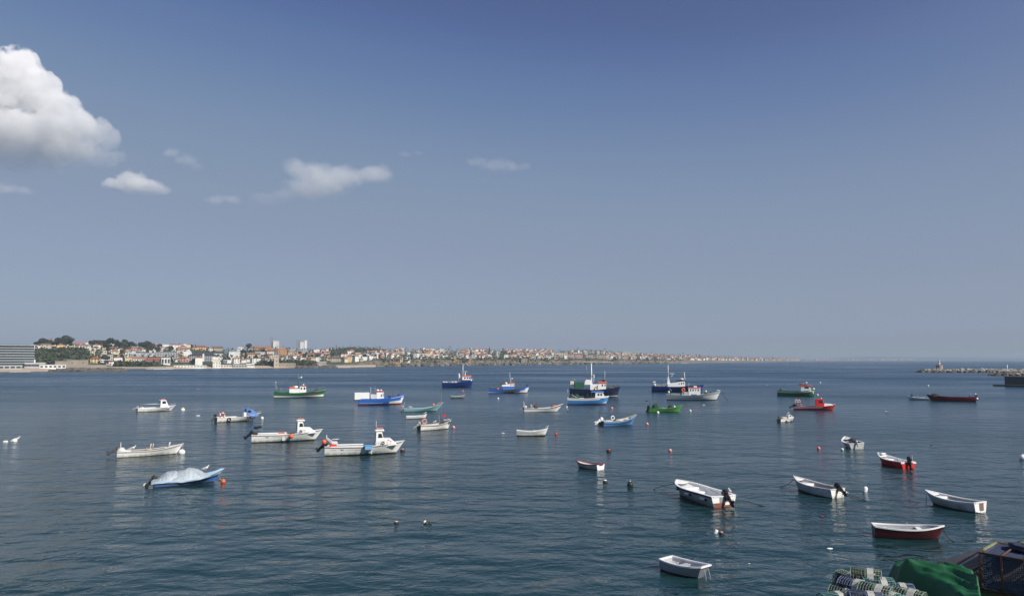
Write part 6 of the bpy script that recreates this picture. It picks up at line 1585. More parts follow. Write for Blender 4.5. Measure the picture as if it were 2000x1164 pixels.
# ---- X: big open white boat in front
X_ = Boat('open_motorboat', 'largest near open motorboat, white with a red-brown lower transom and white fenders', 'boat', 1300, 1433, 989, 126, r=0.40, fa=0.72, fm=0.76, fb=1.02, tw=0.92, rake=0.35, n=3.4,
          bands=[(0.34, 0), (1.0, 1)], mats=[paint('shaded_grey_gelcoat', (0.36, 0.39, 0.43), 0.4, 0.3, None, 1.2, wl=0.5), paint('grey_white_gelcoat', (0.42, 0.45, 0.48), 0.4, 0.3, None, 1.2), WHITE2, paint('faded_red_brown', (0.24, 0.075, 0.05), 0.6, 0.5, (0.15, 0.07, 0.05), 1.5)], transom=2, rim=WHITE2, inner=WHITE2, floor=0.3, rimw=0.16)  # white hull sides are greyed in colour for shade; sunlit transom stays white
L = X_.L; Bm = X_.B
X_.strake(0.93, BLACK, 0.0, 0.99, 0.06, 0.04)
X_.part('lower_transom', MB().add([(-0.5 * L - 0.012, y * X_.yat(0, z) * 0.985, z) for y, z in ((-1, -0.05), (1, -0.05), (1, 0.30), (-0.1, 0.30), (-0.12, 0.13), (-1, 0.13))] + [(-0.5 * L + 0.01, y * X_.yat(0, z) * 0.985, z) for y, z in ((-1, -0.05), (1, -0.05), (1, 0.30), (-0.1, 0.30), (-0.12, 0.13), (-1, 0.13))], [(5, 4, 3, 2, 1, 0), (6, 7, 8, 9, 10, 11)]), X_.hull.data.materials[3])
X_.part('transom_well', MB().box((-0.5 * L - 0.016, -0.02 * Bm, 0.55), (0.03, 0.36 * Bm, 0.42)), GREY)
X_.outboard(ENGINE, ENGINE, tilt=50, k=1.0, y=-0.06 * Bm, z=0.68)
X_.bench(0.70, 0.86, WHITE2, 0.16); X_.bench(0.56, 0.705, WHITE2, 0.30, 'side_locker'); X_.bench(0.02, 0.12, WHITE2, 0.04, 'stern_locker'); X_.foredeck(0.86, WHITE2, 0.02, 0.03)
X_.part('floor_hatch', MB().box((-0.02 * L, 0.1, 0.312), (0.5, 0.35, 0.02)), GREY)
X_.part('steering_tiller', MB().tube([(-0.46 * L, 0.2, 0.85), (-0.30 * L, 0.25, 0.98)], 0.03, 6), GALV)
for i, (t, z) in enumerate(((0.80, 0.62), (0.50, 0.50), (0.17, 0.46))):
    f = MB().tube([(-0.30, 0, 0), (-0.24, 0, 0), (0.24, 0, 0), (0.30, 0, 0)], [0.05, 0.10, 0.10, 0.05], 10, 0).tube([(-0.42, 0, 0), (-0.30, 0, 0)], [0.03, 0.09], 8, 1).build('fender', [OFFWHITE, BLACK])
    X_.put(f, (X_.X(t, z), X_.yat(t, z) + 0.10, z), math.atan2(X_.yat(t + .05, z) - X_.yat(t - .05, z), X_.X(t + .05, z) - X_.X(t - .05, z)))
    tag(f, 'white tube fender on the side of the largest near motorboat, ' + ('nearest its bow', 'the middle one of three', 'nearest its stern')[i], 'fender')
gull(X_.world((-0.47 * L, -0.62, 0.78)), X_.heading + 2.2, 'gull standing on the stern corner of the largest near motorboat', 1.25)
rope_thing([X_.world((0.48 * L, 0.05, 0.8)), sea(1290, 950, 0.25), sea(1280, 954, 0.04), sea(1272, 957, -0.05)], 'mooring rope slanting into the water off the bow of the largest near motorboat')
rope_thing([X_.world((-0.5 * L, -0.8, 0.45)), sea(1455, 978, 0.12), sea(1480, 985, 0.03), sea(1512, 993, -0.04)], 'dark rope trailing from the stern of the largest near motorboat')

# ---- Y: white boat with black outboard
Y_ = Boat('open_motorboat', 'white open boat with peeling side paint, a tilted black outboard and trailing ropes', 'boat', 1540, 1646, 971, 137, r=0.40, fa=0.64, fm=0.62, fb=1.0, tw=0.86, rake=0.4, n=2.5,
          bands=[(0.08, 0), (1.0, 1)], mats=[BOOT, paint('peeling_white_paint', (0.60, 0.64, 0.68), 0.5, 0.75, (0.16, 0.18, 0.24), 1.4), WHITE], transom=2, rim=OFFWHITE, inner=GREY)
L = Y_.L
Y_.outboard(ENGINE, ENGINE, tilt=52, k=0.85, prop=WHITE2); Y_.bench(0.66, 0.84, WHITE2, 0.10); Y_.thwart(0.3, GREY, 0.25, 0.3); Y_.foredeck(0.84, WHITE2, 0.02)
for k, (dx, dy) in enumerate(((18, 16), (12, 8))):
    rope_thing([Y_.world((-0.5 * L, -0.45 + 0.3 * k, 0.35)), sea(1662 - 4 * k, 969 + 2 - 5 * k, 0.1), sea(1685, 977 - 3 * k, 0.03), sea(1711 - 12 * k, 983 - 3 * k, -0.05)], ('lower', 'upper')[k] + ' of two dark ropes running from the stern of the peeling white boat')
rope_thing([Y_.world((0.49 * L, 0.05, 0.75)), sea(1538, 947, 0.2), sea(1520, 951, -0.05)], 'short mooring rope at the bow of the peeling white boat')

# ---- Z: white boat with notched transom
Z_ = Boat('rowing_boat', 'white rowing boat with a brown notch in its transom, above the red rowing boat', 'boat', 1804, 1918, 998, 146, r=0.40, fa=0.66, fm=0.58, fb=0.86, tw=0.85, rake=0.5, n=2.4,
          bands=[(0.10, 0), (0.86, 1), (1.0, 2)], mats=[BLACK, GREYW, WHITE2], transom=2, rim=WHITE2, inner=GREY)  # grey side colour includes painted shade, white transom is the sunlit end
L = Z_.L
Z_.bench(0.68, 0.80, WHITE2, 0.06); Z_.foredeck(0.80, WHITE2, 0.02); Z_.thwart(0.42, GREY, 0.25, 0.3)
Z_.part('transom_notch', MB().box((-0.5 * L - 0.012, -0.08, 0.40), (0.03, 0.42, 0.56)), paint('bare_wood_brown', (0.20, 0.13, 0.10), 0.7, 0.5))
Z_.part('skeg', MB().box((-0.5 * L - 0.05, 0.25, 0.08), (0.12, 0.5, 0.05)), WHITE2)
rope_thing([Z_.world((0.49 * L, 0, 0.6)), Z_.world((0.5 * L, 0.02, -0.05))], 'thin rope hanging straight down from the bow of the notched white rowing boat', r=0.015)

# ---- AA: dark red rowing boat
AA = Boat('rowing_boat', 'dark red rowing boat with a white rim and grey inside, nearest to the green tarpaulin', 'boat', 1709, 1841, 1057, 12, r=0.40, fa=0.62, fm=0.56, fb=0.78, tw=0.70, rake=0.32, n=2.6,
          bands=[(0.14, 0), (1.0, 1)], mats=[paint('wet_black_paint', (0.02, 0.012, 0.012), 0.4, 0.4), DKRED2], rim=WHITE2, inner=paint('grey_inside', (0.34, 0.35, 0.37), 0.6, 0.5, None, 1.5), rimw=0.09, floor=0.12)
L = AA.L
AA.strake(0.90, BLACK, 0.0, 0.99, 0.05)
AA.bench(0.03, 0.2, WHITE2, 0.14, 'stern_seat'); AA.thwart(0.66, WHITE2, 0.27, 0.10, 0.04); AA.foredeck(0.93, WHITE2, 0.02, 0.02)
AA.part('rowlock', MB().tube([(0.02 * L, AA.hb(0.52) - 0.05, 0.5), (0.02 * L, AA.hb(0.52) - 0.05, 0.72)], 0.018, 6), GALV)
rope_thing([AA.world((0.49 * L, 0, 0.6)), AA.world((0.515 * L, -0.1, 0.32)), AA.world((0.56 * L, -0.2, 0.1)), AA.world((0.64 * L, -0.3, -0.04))], 'mooring rope drooping from the bow of the dark red rowing boat')

# ---- BB: grey-white pram
BB = Boat('pram_dinghy', 'pale grey blunt-ended pram dinghy with two seats, alone at the bottom of the water', 'boat', 1287, 1391, 1132, -38, r=0.50, fa=0.50, fm=0.46, fb=0.58, tw=0.86, rake=0.32, n=2.6, bw=0.62,
          bands=[(0.10, 0), (1.0, 1)], mats=[BOOT, paint('pale_grey_gelcoat', (0.30, 0.32, 0.37), 0.35, 0.2, None, 1.2), GREYW], rim=WHITE2, inner=paint('pale_grey_gelcoat_inside', (0.46, 0.47, 0.50), 0.4, 0.2, None, 1.2), rimw=0.07, floor=0.1)  # outside gelcoat is darkened in colour for the shaded side; inside is lighter
L = BB.L
gel = MATS['pale_grey_gelcoat_inside']
BB.bench(0.02, 0.2, gel, 0.16, 'stern_seat'); BB.bench(0.36, 0.5, gel, 0.10); BB.bench(0.72, 0.84, gel, 0.12)
BB.part('rope_eye', MB().ring((-0.25 * L, 0.3, 0.42), 0.05, 0.012, None, 10, 5), GALV)
f = MB().tube([(-0.34, 0, 0), (-0.28, 0, 0), (0.24, 0, 0), (0.34, 0, 0)], [0.05, 0.11, 0.11, 0.04], 10, 0).build('fender', OFFWHITE)
BB.put(f, (-0.56 * L, 0.28, 0.22), 0.5); f.rotation_euler = (0, R(12), BB.heading - 0.2)
tag(f, 'white cylinder fender off the stern of the pale grey pram', 'fender')
for k, y in enumerate((0.18, -0.12)):
    rope_thing([BB.world((0.5 * L, y, 0.45)), BB.world((0.55 * L, y - 0.05, 0.15)), BB.world((0.57 * L, y - 0.1, -0.05))], ('pale rope hanging at the blunt bow of the pram, seaward one', 'pale rope hanging at the blunt bow of the pram, nearer one')[k], ROPEL, 0.012)

# ---- CC: dinghy with red rim
CC = Boat('rowing_boat', 'white rowing boat with a dark red rim and a bright white transom', 'boat', 1117, 1181, 918, 140, r=0.44, fa=0.52, fm=0.40, fb=0.58, tw=0.86, rake=0.35,
          bands=[(0.08, 0), (1.0, 1)], mats=[BOOT, GREYW, WHITE2], transom=2, rim=DKRED, inner=OFFWHITE)  # side of the white hull is greyed for shade, transom left bright
CC.thwart(0.35, OFFWHITE); CC.thwart(0.65, OFFWHITE); CC.foredeck(0.84, OFFWHITE)
CC.part('transom_pad', MB().box((-0.5 * CC.L - 0.012, -0.05, 0.45), (0.03, 0.5, 0.14)), DKRED)

# ---- DD: white open boat on the left
DD = Boat('open_fishing_boat', 'white open boat with a rising bow and grey outboard, above the tarpaulin-covered boat', 'boat', 235, 353, 891, 3, r=0.27, fa=0.60, fm=0.58, fb=1.08, tw=0.85, rake=0.7,
          bands=[(0.07, 0), (1.0, 1)], mats=[BOOT, WHITE], rim=OFFWHITE, inner=DGREY)
L = DD.L
DD.strake(0.86, TANWOOD, 0.0, 0.98, 0.04)
DD.outboard(DGREY, DGREY, tilt=62, k=1.0)
DD.part('engine_hood', MB().ball((-0.44 * L, 0, 0.62), 0.4, 12, 0, (0.42, 0.42, 0.38)), OFFWHITE)
DD.mast(-0.45 * L, 0.7, 1.5, 0.06, OFFWHITE, name='post'); DD.mast(-0.435 * L, 0.7, 1.8, 0.015, DGREY, name='aerial')
DD.part('stern_cushion', MB().box((-0.36 * L, 0, 0.62), (0.8, 1.1, 0.12), bev=0.05), WHITE2)
DD.thwart(0.45, DGREY); DD.bench(0.46, 0.53, TANWOOD, -0.02); DD.foredeck(0.72, WHITE2, 0.03)
DD.part('pot_hauler', MB().tube([(-0.02 * L, -0.3, 0.6), (0.0 * L, -0.3, 1.25)], 0.08, 6).tube([(0.025 * L, 0.2, 0.6), (0.04 * L, 0.2, 1.2)], 0.06, 6).box((-0.03 * L, 0, 0.68), (0.6, 0.9, 0.14), bev=0.04), TANWOOD)
DD.part('bow_bitts', MB().tube([(0.27 * L, -0.1, 0.85), (0.29 * L, -0.1, 1.3)], 0.08, 6).tube([(0.25 * L, 0.15, 0.85), (0.29 * L, 0.15, 1.1)], 0.05, 6), OFFWHITE)
gull(DD.world((-0.275 * L, -0.3, 0.62)), DD.heading, 'gull standing in the stern of the white open boat left of the harbour', 1.5)
rope_thing([DD.world((0.495 * L, 0, 1.05)), DD.world((0.485 * L, -0.1, 0.1))], 'thin line hanging from the bow of the white open boat above the covered boat', ROPEL, 0.02)

# ---- EE: covered boat
EE = Boat('open_motorboat', 'blue boat with a crumpled silver tarpaulin over it, nearest boat on the left side', 'boat', 305, 434, 948, 6, r=0.37, fa=0.42, fm=0.40, fb=1.02, tw=0.9, rake=0.75,
          bands=[(0.08, 0), (0.45, 2), (0.62, 1), (1.0, 2)], mats=[BOOT, NAVYD, BLUE, PALEB], rim=PALEB, inner=PALEB, matfn=lambda t, v: 3 if (t > 0.66 and v > 0.62) else None)
L = EE.L
EE.foredeck(0.62, PALEB, 0.0, 0.10)
EE.outboard(BLACK, BLACK, tilt=40, k=0.8, z=0.45, prop=WHITE2)
TARPS = paint('silver_tarpaulin', (0.40, 0.46, 0.51), 0.42, 0.8, (0.15, 0.16, 0.19), 1.5, bump=0.05)
tb = MB(); nx, ny = 90, 40; tv = []
for i in range(nx + 1):
    u = i / nx; t = 0.0 + 0.80 * u; x = EE.X(t)
    ridge = np.interp(u, [0, 0.10, 0.22, 0.5, 0.62, 0.78, 0.92, 1.0], [0.42, 0.72, 1.06, 1.12, 1.33, 1.10, 0.80, 0.66])
    yw = EE.hb(t) + 0.05
    zs = EE.sh(t) - 0.10
    for j in range(ny + 1):
        v = j / ny * 2 - 1
        prof = (1 - abs(v) ** 2.2)
        q_ = mnoise.noise(Vector((x * 1.4, v * 1.6, 5))); fold = 0.03 * mnoise.noise(Vector((x * 1.5, v * 1.5, 1.3))) - 0.07 * (1 - abs(math.sin(x * 2.6 + 1.3 * v + 2.2 * q_))) ** 4 - 0.03 * (1 - abs(math.sin(x * 5.1 - 2.4 * v + 3.0 * q_))) ** 3 + 0.012 * mnoise.noise(Vector((x * 5, v * 5, 9)))
        tv.append((x - (0.25 if u < 0.06 else 0), yw * v * (1.0 + 0.02 * math.sin(17 * u)), zs + (ridge - zs) * prof + fold * (0.4 + prof)))
tf = [(i * (ny + 1) + j, (i + 1) * (ny + 1) + j, (i + 1) * (ny + 1) + j + 1, i * (ny + 1) + j + 1) for i in range(nx) for j in range(ny)]
tp = tb.add(tv, tf, 0, True).build('boat_cover', TARPS, EE.o)
sm = tp.modifiers.new('cloth', 'SOLIDIFY'); sm.thickness = 0.01
gull(EE.world((0.235 * L, 0.05, 0.95)), EE.heading, 'gull standing on the foredeck of the tarpaulin-covered boat', 1.2)
rope_thing([EE.world((0.42 * L, -0.1, 0.5)), sea(430, 935, 0.1), sea(436, 940, 0.05)], 'pale mooring rope between the covered boat and its orange buoy', ROPEL, 0.03)

# ---- FF, GG: twin white cabin fishing boats
def cabin_boat(label, xl, xr, wy, phi, wave):
    b = Boat('fishing_boat', label, 'boat', xl, xr, wy, phi, r=0.30, fa=0.92, fm=0.88, fb=1.32, tw=0.9, rake=0.95, n=2.5,
             bands=[(0.10, 0), (1.0, 1)], mats=[BOOT, WHITE, NAVYD], transom=1, rim=OFFWHITE, inner=OFFWHITE, floor=0.3)
    L = b.L
    b.strake(0.93, BROWNG, 0.0, 0.97, 0.05)
    b.house([(0.125 * L, 0.7), (0.40 * L, 0.95), (0.375 * L, 1.15), (0.315 * L, 1.60), (0.225 * L, 1.62), (0.205 * L, 2.40), (0.13 * L, 2.40)], 1.75, WHITE2,
            windows=[((0.155 * L, 1.75), (0.215 * L, 1.75), (0.20 * L, 2.18), (0.16 * L, 2.18))], front=((0.223 * L, 1.72), (0.209 * L, 2.25), 3), roof=(0.115 * L, 0.235 * L, 2.40, 0.20, 0.12), rm=WHITE2, door=(0.126 * L, 0.95, 2.2, 0.7), wtop=0.86, bevel=0.06)
    b.part('roof_pad', MB().box((0.175 * L, 0, 2.65), (0.75, 1.1, 0.11), bev=0.05), paint('faded_red_pad', (0.48, 0.17, 0.13), 0.7, 0.5, (0.6, 0.4, 0.35), 3))
    b.mast(0.185 * L, 2.6, 3.3, 0.018, DGREY, name='aerial')
    b.foredeck(0.60, WHITE2, 0.02, 0.08)
    b.rail(0.62, 0.74, 0.42, GALV, 3, 0.016)
    b.outboard(ENGINE, ENGINE, tilt=46, k=1.0, y=-0.2)
    for t in (0.12, 0.24, 0.36): b.bench(t, t + 0.06, WHITE2, 0.10, 'fish_locker')
    b.part('side_coaming', MB().box((-0.22 * L, b.hb(0.3) - 0.28, 0.93), (0.42 * L, 0.3, 0.1), bev=0.03).box((-0.22 * L, -b.hb(0.3) + 0.28, 0.93), (0.42 * L, 0.3, 0.1), bev=0.03), WHITE2)
    # painted bird and wave line along the side
    y = lambda t, z: -(b.yat(t, z) + 0.006)
    mk = MB()
    for (a, c, z, h) in wave:
        pts = [(a + (c - a) * i / 8, z + h * math.sin(i / 8 * PI * 2.2)) for i in range(9)]
        q = [(b.X(t, zz), y(t, zz), zz) for t, zz in pts] + [(b.X(t, zz + 0.035), y(t, zz + 0.035), zz + 0.035) for t, zz in pts]
        mk.add(q, [(i, i + 1, 9 + i + 1, 9 + i) for i in range(8)])
    tri = [(0.17, 0.70), (0.255, 0.66), (0.21, 0.50), (0.205, 0.62)]
    mk.add([(b.X(t, z), y(t, z), z) for t, z in tri], [(0, 3, 2, 1)])
    b.part('painted_wave', mk, paint('grey_blue_marking', (0.16, 0.22, 0.36), 0.5, 0.3))
    return b
FF = cabin_boat('white cabin fishing boat with an orange ball fender, farther of the two alike', 494, 629, 863, 3, [(0.28, 0.50, 0.60, 0.02)])
L = FF.L
FF.part('spare_engine', MB().box((-0.44 * L, 0.35, 1.7), (0.55, 0.32, 0.32), bev=0.1).box((-0.39 * L, 0.35, 1.78), (0.5, 0.26, 0.26), bev=0.08).tube([(-0.42 * L, 0.35, 0.9), (-0.42 * L, 0.35, 1.6)], 0.03, 6), ENGINE)
FF.part('stern_ropes', MB().box((-0.45 * L, 0, 1.02), (0.6, 1.2, 0.18), bev=0.06), NETD)
FF.part('orange_tray', MB().box((-0.09 * L, -0.2, 1.02), (0.7, 0.5, 0.18), bev=0.05), ORANGE)
FF.part('side_cloth', MB().box((-0.065 * L, -FF.yat(0.435, 0.6) - 0.012, 0.55), (0.35, 0.03, 0.72)), OFFWHITE)
fender_ball(FF, (0.04 * L, -FF.yat(0.54, 0.8) - 0.27, 0.70), 'orange ball fender hung on the side of the farther twin cabin boat', ORANGE, 0.26)
tyre(FF, 0.66, 1.22, 'small dark fender on the rail of the farther twin cabin boat', R1=0.12, r=0.05)
GG = cabin_boat('white cabin fishing boat with a blue crate, nearer of the two alike', 636, 790, 889, 2, [(0.27, 0.50, 0.58, 0.02), (0.07, 0.15, 0.60, 0.02)])
L = GG.L
GG.mast(0.135 * L, 2.6, 3.45, 0.025, WHITE2, name='pole')
GG.part('stern_davit', MB().tube([(-0.38 * L, -0.5, 1.0), (-0.48 * L, -0.75, 1.75), (-0.48 * L, -0.75, 2.15)], 0.04, 6).tube([(-0.36 * L, -0.4, 1.05), (-0.47 * L, -0.72, 1.85)], 0.04, 6), WHITE2)
GG.part('stern_console', MB().box((-0.39 * L, 0.1, 1.15), (0.75, 0.8, 0.5), bev=0.12).tube([(-0.43 * L, 0.1, 1.3), (-0.41 * L, 0.1, 1.62), (-0.33 * L, 0.1, 1.62)], 0.05, 6), OFFWHITE)
GG.part('red_locker', MB().box((-0.40 * L, -0.75, 1.03), (0.75, 0.4, 0.26), bev=0.04), RED)
fender_ball(GG, (-0.51 * L, -0.8, 1.45), 'orange ball buoy hung over the stern of the nearer twin cabin boat', ORANGE, 0.25)
cr = MB().box((0, 0, 0), (0.78, 0.4, 0.46), bev=0.05).box((0, 0, 0.25), (0.84, 0.46, 0.05)).build('crate', LTBLUE); GG.put(cr, (0.035 * L, -GG.yat(0.535, 0.9) - 0.18, 0.82)); tag(cr, 'light blue plastic crate hung on the side of the nearer twin cabin boat', 'crate')
for k, (t, z, w) in enumerate(((0.565, 0.62, 0.13), (0.60, 0.50, 0.14))):
    f = MB().tube([(0, 0, -0.42), (0, 0, -0.34), (0, 0, 0.34), (0, 0, 0.42)], [0.05, w, w, 0.05], 10).build('fender', OFFWHITE)
    GG.put(f, (GG.X(t, z), -GG.yat(t, z) - w, z)); tag(f, 'white upright fender on the nearer twin cabin boat, ' + ('next to the blue crate', 'further from the blue crate')[k], 'fender')
lifebuoy(GG, (0.295 * L, -0.80, 1.28), 'orange lifebuoy on the foredeck cabin side of the nearer twin cabin boat', [ORANGE, WHITE2], 0.22, 0.06)
tyre(GG, 0.70, 1.22, 'small dark fender on the rail of the nearer twin cabin boat', R1=0.12, r=0.05)

# ---- HH: long dark red boat and the dinghy with a person beside it
HH = Boat('open_fishing_boat', 'long dark maroon boat with canvas heaped at its bow, touched by a white dinghy', 'boat', 1815, 1899, 784, 181, r=0.25, fa=1.15, fm=1.02, fb=1.55, tw=0.8, rake=1.1,
          bands=[(0.05, 0), (1.0, 1)], mats=[BOOT, DKRED], rim=DKRED, inner=DKRED)
L = HH.L
HH.strake(0.8, RED, 0.0, 0.95, 0.05)
HH.outboard(DGREY, DGREY, tilt=5, k=1.0)
HH.part('side_fender', MB().tube([(-0.52 * L, 0.6, 0.55), (-0.52 * L, 0.6, 1.0)], [0.28, 0.22], 10), WHITE2)
HH.mast(-0.38 * L, 0.9, 2.3, 0.12, TARPB, lean=-0.1, name='helm_post'); HH.mast(-0.15 * L, 0.8, 1.7, 0.08, DGREY, name='post')
net_heap(HH, (0.31 * L, 0.1, 1.0), 'dark canvas heaped in the bow of the long maroon boat', NETD, 1.1, 0.8, 0.75, 23, 'canvas')
for k, t in enumerate((0.80, 0.68)):
    HH.part('painted_number', MB().add([(HH.X(t, 1.15), (HH.yat(t, 1.15) + 0.012), 1.22), (HH.X(t + .07, 1.3), (HH.yat(t + .07, 1.3) + 0.012), 1.36), (HH.X(t + .06, 1.1), (HH.yat(t + .06, 1.1) + 0.012), 1.16), (HH.X(t - .01, 0.98), (HH.yat(t - .01, 0.98) + 0.012), 1.02)], [(0, 1, 2, 3), (3, 2, 1, 0)]), OFFWHITE)
II = Boat('rowing_boat', 'white dinghy carrying a seated person, against the bow of the long maroon boat', 'boat', 1773, 1817, 781, 176, r=0.33, fa=0.5, fm=0.48, fb=0.95, tw=0.75, rake=0.6,
          bands=[(0.12, 0), (1.0, 1)], mats=[BOOT, WHITE2], rim=WHITE2, inner=OFFWHITE)
II.thwart(0.3, OFFWHITE); II.thwart(0.76, OFFWHITE, dz=0.0); II.outboard(ENGINE, ENGINE, tilt=5, k=1.0)
II.part('oar', MB().tube([(0.15 * II.L, 0.5, 0.5), (-0.25 * II.L, 0.9, 0.75)], 0.03, 6).tube([(0.05 * II.L, 0.4, 1.0), (0.02 * II.L, 0.3, 0.4)], 0.03, 6), WHITE2)

def seated_person(b, t):
    """one skinned body sitting on a thwart, arms forward on the oars"""
    sk = {}
    J = [('pelvis', (0, 0, 0.10), .15), ('waist', (0.02, 0, 0.30), .135), ('chest', (0.06, 0, 0.50), .16), ('neck', (0.08, 0, 0.64), .06), ('head', (0.10, 0, 0.76), .10), ('crown', (0.10, 0, 0.86), .07)]
    E = [(0, 1), (1, 2), (2, 3), (3, 4), (4, 5)]
    for sd in (1, -1):
        n = len(J)
        J += [('sh', (0.06, sd * .19, 0.55), .065), ('el', (0.20, sd * .25, 0.32), .05), ('wr', (0.42, sd * .20, 0.36), .035), ('ha', (0.50, sd * .19, 0.37), .04)]
        E += [(2, n), (n, n + 1), (n + 1, n + 2), (n + 2, n + 3)]
        n = len(J)
        J += [('hip', (0.05, sd * .10, 0.08), .10), ('kn', (0.43, sd * .13, 0.12), .075), ('an', (0.50, sd * .12, -0.28), .05), ('toe', (0.64, sd * .13, -0.31), .04)]
        E += [(0, n), (n, n + 1), (n + 1, n + 2), (n + 2, n + 3)]
    me = bpy.data.meshes.new('person'); me.from_pydata([j[1] for j in J], E, [])
    o = bpy.data.objects.new('person', me); COL.objects.link(o)
    m = o.modifiers.new('skin', 'SKIN'); sv = me.skin_vertices[0].data
    for i, j in enumerate(J): sv[i].radius = (j[2], j[2]); sv[i].use_root = (i == 0)
    s2 = o.modifiers.new('sub', 'SUBSURF'); s2.levels = 1; s2.render_levels = 2
    me.materials.append(paint('dark_clothing', (0.02, 0.022, 0.035), 0.85, 0.4, None, 4))
    z = b.sh(t) + 0.02
    b.put(o, (b.X(t), 0, z), 0)
    SKIN = paint('skin', (0.40, 0.22, 0.15), 0.6, 0.2)
    MB().ball((0.115, 0, 0.80), 0.1, 12, 0, (0.098, 0.085, 0.125)).ball((0.215, 0, 0.79), 0.02, 6).build('face', SKIN, o)
    MB().ball((0.095, 0, 0.85), 0.1, 12, 0, (0.108, 0.096, 0.10)).build('hair', BLACK, o)
    return tag(o, 'person in dark clothes sitting in the white dinghy beside the maroon boat', 'person')
seated_person(II, 0.76)
# ------------------------------------------------------------------ buoys and floats
def buoy(px, py, kind, r, mats, label, name='buoy', lean=(0, 0)):
    p = sea(px, py)
    mb = MB()
    if kind == 'ball':
        mb.ball((0, 0, r * .45), r, 16, 0); mb.tube([(0, 0, r * 1.35), (0, 0, r * 1.75)], r * .16, 6, min(1, len(mats) - 1))
    elif kind == 'two':       # weed-dark lower half
        mb.lathe([(0.02, -r * .6), (r * .8, -r * .45), (r, 0), (r * 1.0, r * .35), (r * .93, r * .62), (r * .75, r * .95), (r * .4, r * 1.2), (0.02, r * 1.3)], n=16, mi=[1, 1, 1, 1, 1, 0, 0, 0])
        mb.tube([(0, 0, r * 1.25), (0, 0, r * 1.55)], r * .14, 6, 1)
    elif kind == 'cyl':
        M = Matrix.Rotation(R(lean[0]), 3, 'Y') @ Matrix.Rotation(R(lean[1]), 3, 'X')
        mb.lathe([(0.02, -r * .8), (r * .8, -r * .75), (r * .95, -r * .4), (r * .95, r * 1.6), (r * .8, r * 1.95), (r * .3, r * 2.05), (0.02, r * 2.08)], n=14, M=M)
    elif kind == 'flat':
        mb.ball((0, 0, 0.03), r, 12, 0, (r, r * .5, r * .28)); mb.ball((r * .7, r * .1, 0.03), r, 10, 0, (r * .5, r * .4, r * .2))
    o = mb.build(name, mats); o.location = p
    return tag(o, label, 'buoy' if name == 'buoy' else 'float')
WEED = paint('weedy_black', (0.018, 0.02, 0.015), 0.6, 0.6, (0.05, 0.05, 0.03), 6)
YEL = paint('yellow_plastic', (0.62, 0.48, 0.08), 0.45, 0.3, None, 5)
RB = paint('red_buoy_plastic', (0.60, 0.045, 0.04), 0.4, 0.3, (0.5, 0.15, 0.13), 6)
PW = paint('pinkish_white_plastic', (0.72, 0.52, 0.50), 0.45, 0.45, (0.6, 0.2, 0.2), 8)
BRN = paint('faded_salmon_plastic', (0.55, 0.30, 0.23), 0.5, 0.4, (0.3, 0.15, 0.1), 6)
GRW = paint('greenish_white_plastic', (0.58, 0.68, 0.55), 0.5, 0.4, None, 6)
